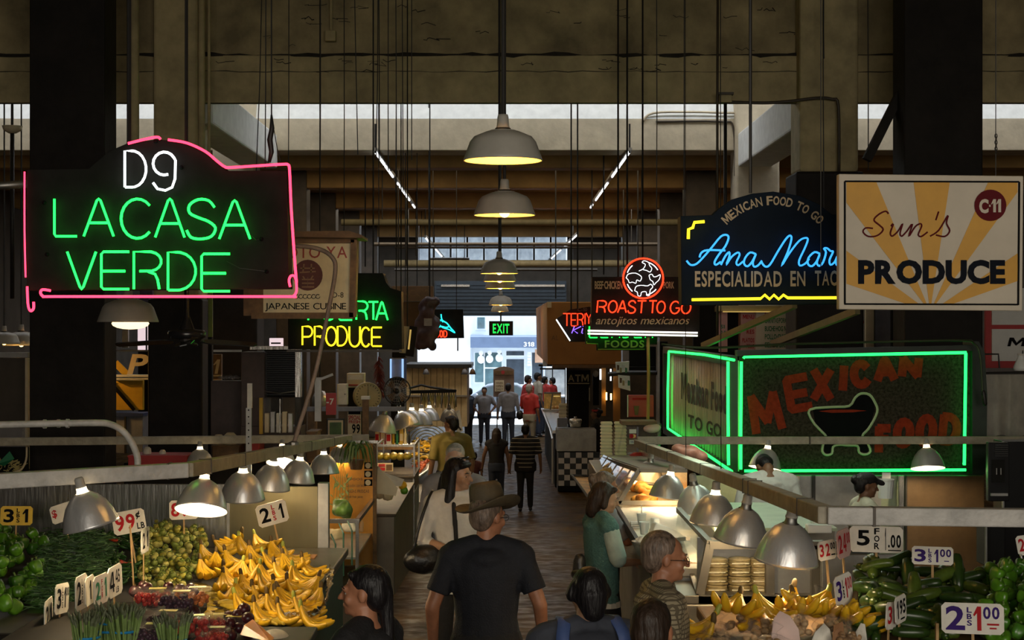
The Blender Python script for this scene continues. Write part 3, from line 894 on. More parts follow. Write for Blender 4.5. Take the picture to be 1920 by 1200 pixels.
for x, label in ((1540, 'thin wire falling past the square sunray sign'), (1868, 'chain and wire holding the square sunray sign')):
    c = thing('sign_chain', label, 'chain', P(x, 330, Y + .03))
    MB().tube([P(x, YT(Y), Y + .03), P(x - 1, 330 if x > 1600 else 500, Y + .03)], .0025, 5).build('wire', MATS['wire'], c)
    if x > 1600:
        for k in range(6):
            q = Matrix.Translation(P(x - .5, 255 + 6 * k, Y + .03)) @ Matrix.Rotation(R(90 * (k % 2)), 4, 'Z')
            pts = [q @ Vector((.006 * math.cos(a * PI / 5), 0, .011 * math.sin(a * PI / 5))) for a in range(11)]
            MB().tube(pts, .0025, 4).build('chain_link', MATS['iron'], c)

# MEXICAN FOOD corner sign: front wing and side wing
Y = 17.2
M('mex_panel', (.045, .032, .024), .75, var=.7, scale=32, spec=.1)
M('mex_red', (.30, .028, .009), .7, var=.25, scale=20, spec=.15)
M('mex_side', (.68, .64, .56), .5, .0, var=.3, scale=3, stretch=(1, 4, .2))
M('mex_frame', (.02, .035, .022), .5, var=.2)
M('mex_cream', (.6, .58, .42), .6, var=.1)
s = thing('neon_sign', 'corner food sign outlined in green neon with red painted words', 'sign', P(1388, 888, Y))
MB().prism([(P(x, y, Y).x, P(x, y, Y).z) for x, y in ((1386, 890), (1386, 664), (1818, 656), (1818, 888))], Y, Y + .22).build('front_panel', MATS['mex_panel'], s)
fr = MB()
fr.prism([(P(x, y, Y).x, P(x, y, Y).z) for x, y in ((1818, 888), (1818, 640), (1830, 640), (1841, 660), (1846, 740), (1844, 888))], Y - .1, Y + .26)
fr.bar(P(1380, 662, Y - .06), P(1822, 652, Y - .06), .18, .06).bar(P(1384, 890, Y - .03), P(1840, 890, Y - .03), .12, .03)
fr.build('front_frame', MATS['mex_frame'], s)
X0 = P(1378, 0, Y).x
def SP(x, y, d=0):
    """point on the side wing (plane x = X0) that shows at photo pixel x, y"""
    yy = (X0 - d) * F / (x - CX)
    return Vector((X0 - d, yy, CZ + (CY - y) * yy / F))
a, b, c_, d_ = SP(1379, 676), SP(1253, 656), SP(1253, 806), SP(1379, 884)
m = MB()
off = Vector((.04, .0, 0))
m.add([a, b, c_, d_, a + off, b + off, c_ + off, d_ + off], [(3, 2, 1, 0), (4, 5, 6, 7), (0, 1, 5, 4), (1, 2, 6, 5), (2, 3, 7, 6), (3, 0, 4, 7)])
m.build('side_panel', MATS['mex_side'], s)
m = MB()
for k in range(28):          # corrugations of the side wing
    t = k / 27
    m.tube([d_.lerp(c_, t) + Vector((-.005, 0, .03)), a.lerp(b, t) + Vector((-.005, 0, -.03))], .03, 5)
m.build('corrugation', MATS['mex_side'], s, smooth=True)
fr = MB()
for p, q in ((a, b), (b, c_), (c_, d_), (d_, a)):
    fr.bar(p + Vector((-.03, 0, 0)), q + Vector((-.03, 0, 0)), .1, .1)
fr.build('side_frame', MATS['mex_frame'], s)
NR = .016
neon_path(s, [(1394, 672), (1396, 669), (1812, 661)], Y - .1, MATS['n_green2'], NR, False)
neon_path(s, [(1811, 662), (1808, 872), (1807, 868)], Y - .1, MATS['n_green2'], NR, False)
neon_path(s, [(1811, 881), (1396, 883)], Y - .1, MATS['n_green2'], NR, False)
neon_path(s, [(1390, 678), (1389, 800), (1389, 880)], Y - .1, MATS['n_green2'], NR, False)
for pth in ([(1254, 659), (1320, 665), (1376, 675)], [(1254, 660), (1252, 730), (1252, 802)], [(1252, 803), (1300, 835), (1372, 884)], [(1365, 678), (1365, 780), (1366, 872)]):
    MB().tube([SP(x, y, .09) for x, y in pth], NR, 6).build('neon_tube', MATS['n_green2'], s, smooth=True)
for c, x0, y0, x1, y1, rt in (('M', 1405, 735, 1466, 812, -.2), ('E', 1473, 703, 1521, 771, -.18), ('X', 1521, 690, 1562, 752, .0), ('I', 1573, 683, 1590, 735, .06), ('C', 1595, 676, 1633, 727, -.06), ('A', 1639, 670, 1681, 716, -.06), ('N', 1686, 668, 1728, 709, .05),
                         ('F', 1642, 797, 1672, 851, .02), ('O', 1676, 785, 1712, 839, .1), ('O', 1718, 778, 1755, 838, .1), ('D', 1762, 776, 1800, 834, .1)):
    mb_ = MB()
    for st in NEON[c]:
        pq = []
        for u, v in st:
            x, y = x0 + 6 + u * (x1 - x0 - 12), y1 - 6 - v * (y1 - y0 - 12)
            dx, dy = x - (x0 + x1) / 2, y - (y0 + y1) / 2
            pq.append(P((x0 + x1) / 2 + dx * math.cos(rt) - dy * math.sin(rt), (y0 + y1) / 2 + dx * math.sin(rt) + dy * math.cos(rt), Y - .004))
        for p_, q_ in zip(pq, pq[1:]):
            dz_ = Vector((0, -.0007 * (len(mb_.f) + 1), 0))
            e_ = (q_ - p_).normalized()
            n_ = Vector((-e_.z, 0, e_.x)) * .046
            e_ = e_ * .02
            mb_.add([p_ - e_ - n_ + dz_, q_ + e_ - n_ + dz_, q_ + e_ + n_ + dz_, p_ - e_ + n_ + dz_], [(0, 1, 2, 3)])
    mb_.build('painted_letter', MATS['mex_red'], s)
poly(s, [(1524, 768), (1590, 764), (1605, 745), (1622, 738), (1638, 752), (1640, 768), (1634, 790), (1618, 815), (1626, 832), (1628, 850), (1612, 846), (1608, 834), (1580, 838), (1560, 836), (1556, 850), (1546, 848), (1546, 832), (1552, 820), (1530, 800)], Y - .007, MATS['ink_black'], 'mortar')
ol = [(1518, 768), (1560, 763), (1592, 761), (1603, 746), (1614, 738), (1630, 740), (1640, 754), (1645, 768), (1640, 784), (1628, 804), (1617, 817), (1626, 830), (1632, 846), (1622, 852), (1611, 848), (1608, 836), (1590, 835), (1572, 834), (1562, 838), (1560, 850), (1549, 853), (1542, 846), (1544, 832), (1550, 820), (1538, 806), (1524, 790)]
MB().tube([P(v.x, v.y, Y - .01) for v in smooth_path([Vector((x, y, 0)) for x, y in ol], 3, True)], .014, 5).build('mortar_outline', MATS['mex_cream'], s)
poly(s, [(1535, 771), (1560, 768), (1600, 768), (1625, 770), (1600, 773), (1560, 774)], Y - .0085, MATS['mex_red'], 'salsa')
# side wing lettering
def sidetext(t, x0, y0, x1, y1, sk, mat, bold=1):
    vs, fs = word(t, bold)
    MB().add([SP(x0 + u * (x1 - x0), y1 + sk * u - v * (y1 - y0), .045) for u, v in vs], fs).build('lettering', mat, s)
M('mex_brown', (.05, .035, .025), .5, var=.2)
sidetext('Mexican Food', 1277, 698, 1362, 752, 26, MATS['mex_brown'], 2)
sidetext('TO GO', 1290, 776, 1352, 802, 20, MATS['mex_brown'], 1)
o = MB().tube(smooth_path([P(1240, 645, 16), P(1330, 652, 16), P(1480, 645, 16.4), P(1640, 641, 16.6), P(1800, 638, 16.7), P(1826, 644, 16.8), P(1838, 668, 16.8), P(1843, 750, 16.8)], 5), .012, 6).build('conduit', M('conduit_green', (.05, .07, .03), .5), s, smooth=True)
MB().cap(P(1844, 735, 16.8), .022, P(1847, 757, 16.8), .024).build('conduit_end', MATS['iron'], s, smooth=True)
for a, b, w_ in (((1318, 648), (1490, 572), .06), ((1448, 645), (1608, 582), .07)):
    tag(MB().bar(P(*a, 17.9), P(*b, 15.5), .05, w_).build('support_arm', M('arm_olive', (.17, .14, .06), .5), loc=P(*a, 17.9)), 'slanting olive metal strut above the green neon outlined sign, ' + ('reaching higher' if a[0] > 1400 else 'lower and darker'), 'strut')
# ------------------------------------------------------------------ pendants over the aisle
def pendant(label, x, yrim, Y, D, mat='enamel_grey', power=26, ytop=-60, rodr=.011, tilt=0, bulb=True):
    base = P(x, yrim, Y)
    t = thing('pendant_lamp', label, 'lamp', base, None, (0, R(tilt), 0))
    k = D / .42
    def L(p): return [(r * k, z * k) for r, z in p]
    MB().lathe(L([(.07, .165), (.075, .155), (.155, .125), (.175, .10), (.205, .02), (.212, 0), (.214, .004), (.208, .022), (.178, .104), (.157, .13), (.09, .158)]), 28).build('shade', [MATS[mat]], t, False, True)
    MB().lathe(L([(.068, .16), (.15, .118), (.17, .095), (.2, .02), (.207, .002)]), 28).build('reflector', MATS['enamel_in'], t, False, True)
    MB().lathe(L([(.0, .25), (.026, .25), (.03, .235), (.033, .19), (.038, .175), (.04, .165), (.0, .16)]), 16).build('socket', MATS[mat], t, False, True)
    MB().lathe(L([(.04, .178), (.044, .172), (.044, .16), (.07, .152)]), 16).build('collar', MATS['iron'], t, False, True)
    if bulb:
        MB().ell((0, 0, .035 * k), (.04 * k, .04 * k, .05 * k)).build('bulb', MATS['bulb_pendant'], t, False, True)
    top = (8.72 if Y < 28.5 else 7.12) - base.z
    MB().tube([(0, 0, .25 * k), (0, 0, top)], rodr, 8).build('rod', MATS['iron'], t, False)
    light('lamp_light', 'POINT', (0, 0, -.0 * k), power * 1.8, (1, .52, .13), parent=t, shadow_soft_size=.05)
    return t
pendant('grey enamel pendant with its lit yellow inside, nearest over the aisle', 943, 302, 8.6, .42, power=9, bulb=False, rodr=.0105)
pendant('pale enamel pendant with visible glowing bulb, second along the aisle', 946, 404, 11.05, .42, power=12)
lab = ['third pendant along the aisle, broad and white domed', 'fourth pendant along the aisle, just below the white domed one', 'fifth pendant along the aisle, yellow lit rim above a darker shade', 'sixth pendant along the aisle, brown cone before the shutter', 'seventh pendant along the aisle, small, farthest and closest to the exit sign']
for (x, y, Y), l in zip([(936, 513, 18), (937, 528, 20.4), (938, 541, 22.1), (939, 572, 28), (937, 584, 38)], lab):
    pendant(l, x, y, Y, .42, power=18, ytop=250)
pendant('pendant with a fat lit globe hanging under the LA CASA VERDE sign', 240, 604, 13.5, .5, power=30, ytop=470)
MB().ell(P(245, 606, 13.5), (.16, .16, .05)).build('diffuser', M('diffuser', (1, .82, .5), emit=1.6), None, loc=P(245, 606, 13.5))
bpy.data.objects['diffuser'].parent = [o for o in COL.objects if o.get('label', '').startswith('pendant with a fat')][0]
bpy.data.objects['diffuser'].location = (.02, 0, -.012)
pendant('conical pendant beside the black pillar, its rim lit yellow', 40, 648, 22.6, .5, power=60, ytop=560)
pendant('dim conical pendant at the picture edge by the black pillar', 8, 645, 22, .42, power=8, ytop=530)

# ------------------------------------------------------------------ clamp lamps on the stall rails
def lamp_proto():
    t = thing('reflector_lamp', 'reflector', 'lamp', (0, 0, 0))
    MB().lathe([(.04, -.037), (.075, -.058), (.108, -.098), (.133, -.15), (.148, -.205), (.151, -.214), (.154, -.214), (.15, -.202), (.135, -.148), (.11, -.094), (.076, -.053), (.04, -.03)], 28).build('shade', MATS['alu'], t, False, True)
    MB().lathe([(.036, -.04), (.074, -.062), (.106, -.101), (.131, -.152), (.147, -.207)], 28).build('reflector', MATS['alu_in'], t, False, True)
    MB().lathe([(.0, .055), (.02, .055), (.026, .045), (.026, .012), (.03, .008), (.03, 0), (0, 0)], 14).build('socket', MATS['enamel_grey'], t, False, True)
    MB().lathe([(.028, .002), (.0285, -.014), (.034, -.03), (.0415, -.038)], 14).build('neck', MATS['neck_glow'], t, False, True)
    MB().ell((0, 0, -.1), (.035, .035, .05)).build('bulb', MATS['bulb_warm'], t, False, True)
    return t
LP = lamp_proto()
first = [1]
def lamp(x, y, Y, label, tilt=(0, 0), on=True, power=9, group=None, s=1.):
    loc = P(x, y, Y)
    if first[0]:
        t = LP; first[0] = 0
        t.location = loc; t.rotation_euler = (R(tilt[0]), R(tilt[1]), 0); t['label'] = label
    else:
        t = dup(LP, loc, (R(tilt[0]), R(tilt[1]), 0), label)
    t.scale = (s, s, s)
    if not on:
        for ch in list(t.children):
            if ch.name.startswith('neck'):
                ch.data = NECK_OFF
            if ch.name.startswith('bulb'):
                ch.data = BULB_OFF
    if on:
        light('lamp_light', 'POINT', (0, 0, -.18), power, (1, .77, .45), parent=t, shadow_soft_size=.035)
    return t
NECK_OFF = [c for c in LP.children if c.name.startswith('neck')][0].data.copy()
NECK_OFF.materials[0] = MATS['steel_dull']
BULB_OFF = [c for c in LP.children if c.name.startswith('bulb')][0].data.copy()
BULB_OFF.materials[0] = MATS['card_white']
ordn = ['first', 'second', 'third', 'fourth', 'fifth', 'sixth', 'seventh']
lamp(152, 914, 8.6, 'lit aluminium lamp tilted over the peppers and green beans', (4, -14), power=11)
for i, (x, y, Y, tl) in enumerate([(384, 891, 9.4, (-22, 2)), (456, 877, 10.8, (8, 3)), (513, 864, 12.3, (6, 8)), (563, 856, 13.7, (4, 8)), (607, 846, 15.5, (0, 0)), (637, 832, 17.0, (0, 0))]):
    lamp(x, y, Y, ('lit aluminium lamp with its white inside showing, ' if i == 0 else 'lit aluminium lamp, ') + ordn[i] + ' along the rail above the bananas', tl, power=(11, 10, 5)[i] if i < 3 else (3, 3, 2.5, 2)[i - 3] if i > 2 else 0, s=1 if i < 5 else .9)
lamp(375, 837, 17.0, 'lit dim aluminium lamp on the cross rail behind the white conduit bend', (0, 0), power=4)
lamp(529, 834, 16.95, 'lit lamp on the cross rail tipped up to show a glowing inside', (-30, 0), power=4)
for i, (x, y, Y, tl, on) in enumerate([(1484, 970, 7.6, (6, 6), False), (1400, 944, 8.9, (8, 8), False), (1342, 918, 10.3, (4, 4), True), (1300, 902, 11.6, (4, -8), False), (1258, 884, 13.1, (0, 8), True), (1220, 860, 14.9, (0, 8), False)]):
    lamp(x, y, Y, ('lit' if on else 'unlit') + ' aluminium lamp, ' + ordn[i] + ' counting back from the corner of the rail over the glass counter', tl, on, power=7)
lamp(1440, 836, 16.48, 'lit lamp hanging before the green neon sign, beside the painted mortar', (-10, 10), power=5, s=1.1)
lamp(1737, 834, 16.48, 'lit lamp hanging before the green neon sign, under the painted FOOD', (-14, 0), power=7, s=1.15)

# stall rails
def rail(name, label, runs, mats):
    t = thing(name, label, 'rail', runs[0][1])
    for (nm, a, b, w_, h_), m_ in zip(runs, mats):
        MB().bar(a, b, w_, h_).build(nm, MATS[m_], t, bev=.006)
    return t
r1 = rail('lamp_rail', 'cream lamp rail, its front run toned white for daylight, around the banana stall', [
    ('beam', P(352, 881, 8.9), P(-160, 911, 8.4), .08, .082), ('beam', P(351, 881, 8.9), P(655, 822, 17.2), .07, .08),
    ('beam', P(-80, 829, 17), P(692, 822, 17.2), .06, .085)], ['rail_white_daylit', 'rail_cream', 'rail_cream'])
m = MB()
for t_ in (.06, .2, .4, .6, .8):
    p = P(352, 881, 8.9).lerp(P(655, 822, 17.2), t_)
    m.box(p, (.076, .012, .088))
m.box(P(318, 883, 8.87), (.012, .09, .09))
m.build('joint_strap', MATS['pipe_dark'], r1)
r2 = rail('lamp_rail', 'scuffed grey lamp rail with a corner over the glass food counter', [
    ('beam', P(1550, 966, 6.75), P(2030, 972, 6.7), .07, .075), ('beam', P(1549, 966, 6.75), P(1195, 831, 16.5), .07, .075),
    ('beam', P(1195, 826, 16.5), P(2000, 825, 16.5), .06, .08)], ['rail_white_daylit', 'rail_cream', 'rail_cream'])
m = MB()
for t_ in (.05, .2, .22, .42, .65, .85):
    p = P(1550, 966, 6.75).lerp(P(1195, 831, 16.5), t_)
    m.box(p, (.08, .012, .082))
m.box(P(1636, 968, 6.74), (.012, .076, .08)).box(P(1518, 826, 16.47), (.012, .066, .086))
m.build('joint_strap', MATS['pipe_dark'], r2)
for x, Y, yb in ((1286, 12.2, 880), (1352, 10.1, 905)):
    tag(MB().tube([P(x, yb, Y), P(x - 1, 400, Y), P(x - 1, YT(Y), Y)], .003, 5).build('hanger_wire', MATS['wire'], loc=P(x, yb, Y)), 'thin wire holding up the scuffed grey lamp rail', 'cable', 'wires of the grey lamp rail')
# bent conduit standing on the white rail
cd = thing('bent_conduit', 'white bent conduit arm standing on the white lamp rail', 'pipe', P(258, 872, 8.9))
MB().tube(smooth_path([P(-60, 798, 8.7), P(60, 795, 8.75), P(170, 793, 8.8), P(205, 795, 8.85), P(230, 808, 8.9), P(247, 830, 8.9), P(257, 855, 8.9), P(258, 874, 8.9)], 5), .019, 10).build('conduit', MATS['rail_white_daylit'], cd, smooth=True)
m = MB()
for x, y, r_ in ((84, 796, .025), (110, 795, .023), (127, 795, .025)):
    m.tube([P(x - 3, y - 1, 8.78), P(x + 3, y - 1, 8.78)], r_, 8)
m.build('coupling', MATS['rail_white_daylit'], cd)

# loose wires and conduits of the hall
_w = ['first', 'second', 'third', 'fourth', 'fifth', 'sixth', 'seventh', 'eighth', 'ninth', 'tenth', 'eleventh', 'twelfth']
wl = {q: _w[i] + ' thin wire below the upper girder, counting from the pulley tackle toward the sunray sign' for i, q in enumerate(sorted([(671, 290), (705, 300), (728, 320), (742, 360), (756, 360), (772, 300), (1231, 420), (1545, 110), (1628, 320), (1282, 520), (1545, 420), (480, 330)]))}
for x, x2, yb in ((671, 664, 290), (705, 709, 300), (728, 728, 320), (742, 742, 360), (756, 754, 360), (772, 772, 300), (1231, 1231, 420), (1545, 1545, 110), (1628, 1627, 320), (1282, 1283, 520), (1545, 1543, 420), (480, 492, 330)):
    WI = (x, x2, yb)
    tag(MB().tube([P(x, yb, 20.3), P((x + x2) / 2 + random.uniform(-1, 1), yb / 2, 20.3), P(x2, -60, 20.3), P(x2, YT(20.3), 20.3)], .008, 4).build('hanging_wire', MATS['wire'], loc=P(x, yb, 20.3)), wl[(x, yb)], 'wire', 'thin wires below the upper girder')
def pipe(label, px, Y, r, mat, name='conduit', smooth=False, cat='pipe'):
    pts = [P(x, y, Y) for x, y in px]
    o = MB().tube(smooth_path(pts, 4) if smooth else pts, r, 8).build(name, MATS[mat], loc=pts[0], smooth=True)
    return tag(o, label, cat)
pipe('fat cream pipe running up the girder column beside the pulley', [(378, 330), (378, -60)], 20.4, .045, 'plaster')
pipe('slim cream conduit running up next to the fat cream pipe', [(392, 330), (392, -60)], 20.5, .02, 'plaster')
pipe('cream standpipe passing behind the shoulder of the arched neon sign', [(252, 480), (252, -60)], 19.8, .06, 'plaster')
pipe('slim rusty conduit climbing above the navy arched sign', [(1345, 640), (1345, 205), (1346, -60)], 19.8, .016, 'pipe_dark')
pipe('conduit bending from a junction box onto the upper column', [(1362, 191), (1430, 193), (1480, 190), (1530, 184), (1560, 186), (1572, 200), (1573, 322)], 20.6, .02, 'pipe_dark', smooth=True)
pipe('twin tube conduit along the bright assumed roof light reveal', [(1205, 228), (1225, 212), (1300, 210), (1400, 211), (1480, 196)], 26.98, .02, 'plaster_light', smooth=True)
pipe('dark rod with a ball joint dropping beside the navy arched sign', [(1360, 186), (1360, 400), (1360, 560)], 20.6, .022, 'iron')
pipe('brown conduit bracket on the girder edge above the seafood counter', [(1230, 228), (1350, 228), (1375, 240), (1378, 330)], 26.985, .018, 'pipe_dark', smooth=True)
pipe('grey horizontal bar at the picture edge beside the black pillar', [(-60, 352), (50, 345)], 12, .03, 'steel_dull', 'bar')
rd_ = pipe('dark rod under a white ceiling cap beside the black pillar', [(23, 250), (23, 560)], 22, .03, 'iron', 'rod', cat='rod')
MB().lathe([(.0, .1), (.14, .1), (.12, .04), (.05, 0), (0, 0)], 14, Matrix.Translation(P(23, 250, 22))).build('ceiling_cap', MATS['plaster_light'], rd_, smooth=True)
hang(rd_, 23, 238, 22, .02)
jb = thing('junction_box', 'small junction box under the ledge beside the rusty conduit', 'box', P(1360, 190, 20.6))
MB().box(P(1360, 184, 20.6), (.16, .1, .12)).build('box', MATS['plaster'], jb, bev=.01)
MB().box(P(1360, 176, 20.55), (.2, .12, .03)).build('cover', MATS['pipe_dark'], jb)
jb = thing('junction_box', 'square plaster coloured junction box on the upper girder', 'box', P(620, 78, 20.95))
MB().box(P(620, 68, 20.98), (.14, .12, .14)).build('box', MATS['plaster'], jb, bev=.01)
MB().tube([P(621, 58, 20.98), P(620, -60, 20.98)], .018, 6).build('conduit', MATS['plaster'], jb)
for (x, y, x2, y2), l in zip([(703, 284, 778, 390), (1181, 284, 1107, 390), (797, 445, 834, 487), (1083, 440, 1026, 492)], ['nearer broken row of bright tube lights along the ceiling, over the vegetable stalls', 'nearer broken row of bright tube lights along the ceiling, over the meat counters', 'farther short row of tube lights, over the vegetable stalls', 'farther short row of tube lights, over the meat counters']):
    Ya = 26.7 if y < 400 else 43
    Yb = Ya * (610 - y) / (610 - y2)
    A, B = P(x, y, Ya), P(x2, y2, Yb)
    t = thing('tube_light_row', l, 'light', A)
    MB().bar(A + Vector((0, 0, .04)), B + Vector((0, 0, .04)), .07, .05).build('batten', MATS['steel_dull'], t)
    n = 11
    for k in range(n):
        if k % 5 == 4: continue
        MB().tube([A.lerp(B, (k + .1) / n), A.lerp(B, (k + .9) / n)], .022, 6).build('tube', MATS['tube_white'], t)
    MB().bx(A.x - .015, A.x + .015, A.y + .05, A.y + .08, A.z - .02, 7.12).build('hanger', MATS['iron'], t)
for y, Y, a, b, r_, l in ((417, 34, 640, 1280, .07, 'long cream sprinkler pipe under the second row of girders'), (458, 44, 700, 1250, .05, 'dark pipe crossing the hall below the farther tube lights'), (494, 46, 720, 1240, .1, 'fat cream duct crossing the hall above the shutter'), (506, 50, 740, 1120, .04, 'thin pipe just above the shutter housing'), (489, 48, 805, 880, .1, 'short dark duct stub above the shutter housing'), (464, 47, 740, 1160, .035, 'thin dark pipe crossing the silvery assumed roof windows')):
    o = MB().tube([P(a, y, Y), P(b, y, Y)], r_, 8).build('cross_pipe', MATS['pipe_cream' if 'cream' in l else 'pipe_dark'], loc=P(a, y, Y), smooth=True)
    tag(o, l, 'pipe')
    for f_ in (.12, .88):
        q_ = P(a, y, Y).lerp(P(b, y, Y), f_)
        MB().tube([q_, Vector((q_.x, Y, 7.12))], .012, 5).build('pipe_hanger', MATS['iron'], o)
rl = {x: _w[i] + ' thin rod below the brown ceiling, counting from the vegetable stalls to the meat counters' for i, x in enumerate(sorted((685, 700, 747, 752, 762, 1042, 1110, 1132, 1205, 1196, 1169, 780)))}
for x, y0, Y in ((685, 500, 30), (700, 520, 28), (747, 500, 33), (752, 490, 36), (762, 500, 38), (1042, 560, 33), (1110, 520, 34), (1132, 515, 30), (1205, 480, 30), (1196, 520, 33), (1169, 500, 38), (780, 480, 40)):
    tag(MB().tube([P(x, y0, Y), P(x, YT(Y), Y)], .014, 5).build('hanger_rod', MATS['iron'], loc=P(x, y0, Y)), rl[x], 'rod', 'rods of the brown ceiling')

# ------------------------------------------------------------------ banana and vegetable stall
M('skirt_green', (.008, .035, .025), .6, var=.2)
ZT = 1.95
st = thing('produce_stand', 'steel topped produce stand with a dark green front', 'stand', (-2.9, 11, fl(11)))
MB().bx(-5.2, -1.28, 9.1, 12.95, ZT - .06, ZT).build('top', M('stand_top', (.05, .045, .038), .5, .3, var=.3), st, bev=.01)
MB().bx(-5.2, -1.32, 9.16, 12.9, fl(13), ZT - .06).build('skirt', MATS['skirt_green'], st)
MB().bx(-5.2, -1.28, 9.06, 9.1, ZT - .06, ZT + .05).build('lip', MATS['near_black'], st)
sp = thing('steel_partition', 'tall stainless partition behind the peppers and bananas', 'partition', P(300, 1060, 13))
zb = ZT - .6
for xa, xb, mt, yt in ((-120, 426, 'steel', 908), (430, 596, 'steel_olive', 912)):
    if mt == 'steel_olive': M('steel_olive', (.15, .13, .075), .38, .85, var=.2, scale=2, stretch=(1, 1, .2))
    MB().bx(P(xa, 0, 13).x, P(xb, 0, 13).x, 13, 13.03, zb, P(0, yt, 13).z).build('panel', MATS[mt], sp, bev=.003)
MB().bx(P(596, 0, 13).x, P(617, 0, 13).x, 12.97, 13.06, fl(13), P(0, 905, 13).z).build('post', MATS['steel_dull'], sp, bev=.005)
MB().bx(P(426, 0, 13).x, P(431, 0, 13).x, 12.985, 13.0, zb, P(0, 910, 13).z).build('seam_strip', MATS['steel_dull'], sp)
FR = thing('produce_stand', 'low front stand carrying berry boxes and asparagus', 'stand', (-1.6, 8.2, fl(8.2)))
ZF = 2.2
MB().bx(-2.5, -1.68, 7.2, 8.98, ZF - .05, ZF).build('top', MATS['near_black'], FR, bev=.01)
MB().bx(-1.67, -1.06, 7.2, 8.98, 2.01, 2.06).build('lower_top', MATS['stand_top'], FR, bev=.01)
MB().bx(-2.45, -1.7, 7.25, 8.95, fl(9), ZF - .05).bx(-1.7, -1.1, 7.25, 8.95, fl(9), 2.01).build('skirt', MATS['near_black'], FR)

def plane(x, y, z):
    """the point of the horizontal plane z seen at photo pixel x, y"""
    Y = (CZ - z) * F / (y - CY)
    return P(x, y, Y)
def inside(p, pg):
    c = False
    for i in range(len(pg)):
        (x1, y1), (x2, y2) = pg[i], pg[i - 1]
        if (y1 > p[1]) != (y2 > p[1]) and p[0] < (x2 - x1) * (p[1] - y1) / (y2 - y1) + x1:
            c = not c
    return c
HM = {}
def settle(x, y, r, z0, hmax=9):
    """rest height of a lump of radius r at x, y on what lies there already"""
    c = .02
    cells = [(i, j) for i in range(int((x - r) / c), int((x + r) / c) + 1) for j in range(int((y - r) / c), int((y + r) / c) + 1)]
    h = max([HM.get(q, z0) for q in cells if True] or [z0])
    low = sorted(HM.get(q, z0) for q in cells)
    h = .5 * h + .5 * low[len(low) // 2]
    if h - z0 > hmax: return None
    for q in cells:
        HM[q] = max(HM.get(q, z0), h + r * 1.35)
    return h + r * .85
def pile(protos, pg, n, r, z0, label, cat, group, hmax=.16, rot=lambda: (random.uniform(-.6, .6), random.uniform(-.6, .6), random.uniform(0, 6.28)), sc=(.85, 1.15), slope=0):
    """n separate things heaped inside the photo polygon pg"""
    xs, ys = [p[0] for p in pg], [p[1] for p in pg]
    k = tries = 0
    used = set()
    while k < n and tries < n * 12:
        tries += 1
        p = (random.uniform(min(xs), max(xs)), random.uniform(min(ys), max(ys)))
        if not inside(p, pg): continue
        w = plane(p[0], p[1], z0)
        f = (p[1] - min(ys)) / (max(ys) - min(ys))
        z = settle(w.x, w.y, r, z0 + slope * (1 - f), hmax * (.35 + .65 * (1 - abs(2 * f - .8))))
        if z is None: continue
        i = random.randrange(len(protos))
        s_ = random.uniform(*sc)
        if i not in used and not protos[i].get('used'):
            o = protos[i]; used.add(i); o['used'] = 1
            o.location = (w.x, w.y, z); o.rotation_euler = rot(); o.scale = (s_,) * 3
            tag(o, label[i] if isinstance(label, list) else label, cat, group)
        else:
            dup(protos[i], (w.x, w.y, z), rot(), scale=s_)
        k += 1
    for o in protos:
        if 'used' in o: del o['used']
    return k

M('pepper', (.075, .21, .012), .28, var=.35, scale=8)
M('pepper_dark', (.05, .16, .015), .28, var=.35, scale=8)
M('stem_green', (.13, .22, .05), .6)
def bell(mt, k):
    rnd = random.Random(k)
    m = MB()
    n, prof = 16, [(.012, .032), (.028, .042), (.042, .03), (.045, .008), (.041, -.018), (.033, -.038), (.018, -.048), (.004, -.043)]
    vs, fs = [], []
    for r_, z in prof:
        for q in range(n):
            a = 2 * PI * q / n
            rr = r_ * (1 + (.17 if r_ > .03 else .08) * math.cos((3 + k % 2) * a + k)) * (1 + .05 * math.sin(2 * a + k * 2))
            vs.append((rr * math.cos(a), rr * math.sin(a), z))
    for i in range(len(prof) - 1):
        for q in range(n):
            j = (q + 1) % n
            fs.append((i * n + q, (i + 1) * n + q, (i + 1) * n + j, i * n + j))
    fs.append(tuple(range(n)))
    fs.append(tuple((len(prof) - 1) * n + q for q in range(n))[::-1])
    m.add(vs, fs)
    o = m.build('bell_pepper', mt, None, False, True)
    MB().tube([(0, 0, .028), (.002, 0, .045), (.008, .003, .062)], [.009, .006, .007], 6).build('stem', MATS['stem_green'], o, False)
    return o
pb = [bell(MATS['pepper'], 1), bell(MATS['pepper'], 2), bell(MATS['pepper_dark'], 3)]
pile(pb, [(-60, 1020), (30, 1015), (60, 1040), (90, 1050), (82, 1100), (45, 1150), (-60, 1165)], 72, .045, ZT, 'shiny green bell pepper heaped beside the green beans', 'pepper', 'bell peppers beside the green beans', .22, slope=.12)
# green beans: nobody could count them
M('bean', (.035, .10, .02), .45, var=.4, scale=12)
bm_ = MB()
pg = [(70, 1031), (110, 1031), (180, 1031), (215, 1045), (190, 1110), (170, 1150), (50, 1150), (75, 1080)]
for i in range(1500):
    while True:
        p = (random.uniform(50, 215), random.uniform(1031, 1150))
        if inside(p, pg): break
    w = plane(p[0], p[1], ZT)
    f = (p[1] - 1012) / 138
    z = ZT + .02 + .1 * (1 - f) + .1 * random.random() * (1 - abs(2 * f - .9) * .6)
    a, tl, c = random.uniform(0, 6.28), random.uniform(-.35, .35), random.uniform(.01, .03)
    d = Vector((math.cos(a), math.sin(a), tl)) * .055
    sd = Vector((-math.sin(a), math.cos(a), .3)) * c
    q = Vector((w.x, w.y, z))
    bm_.tube([q - d, q - d * .4 + sd, q + d * .4 + sd, q + d], [.002, .0048, .0048, .002], 4)
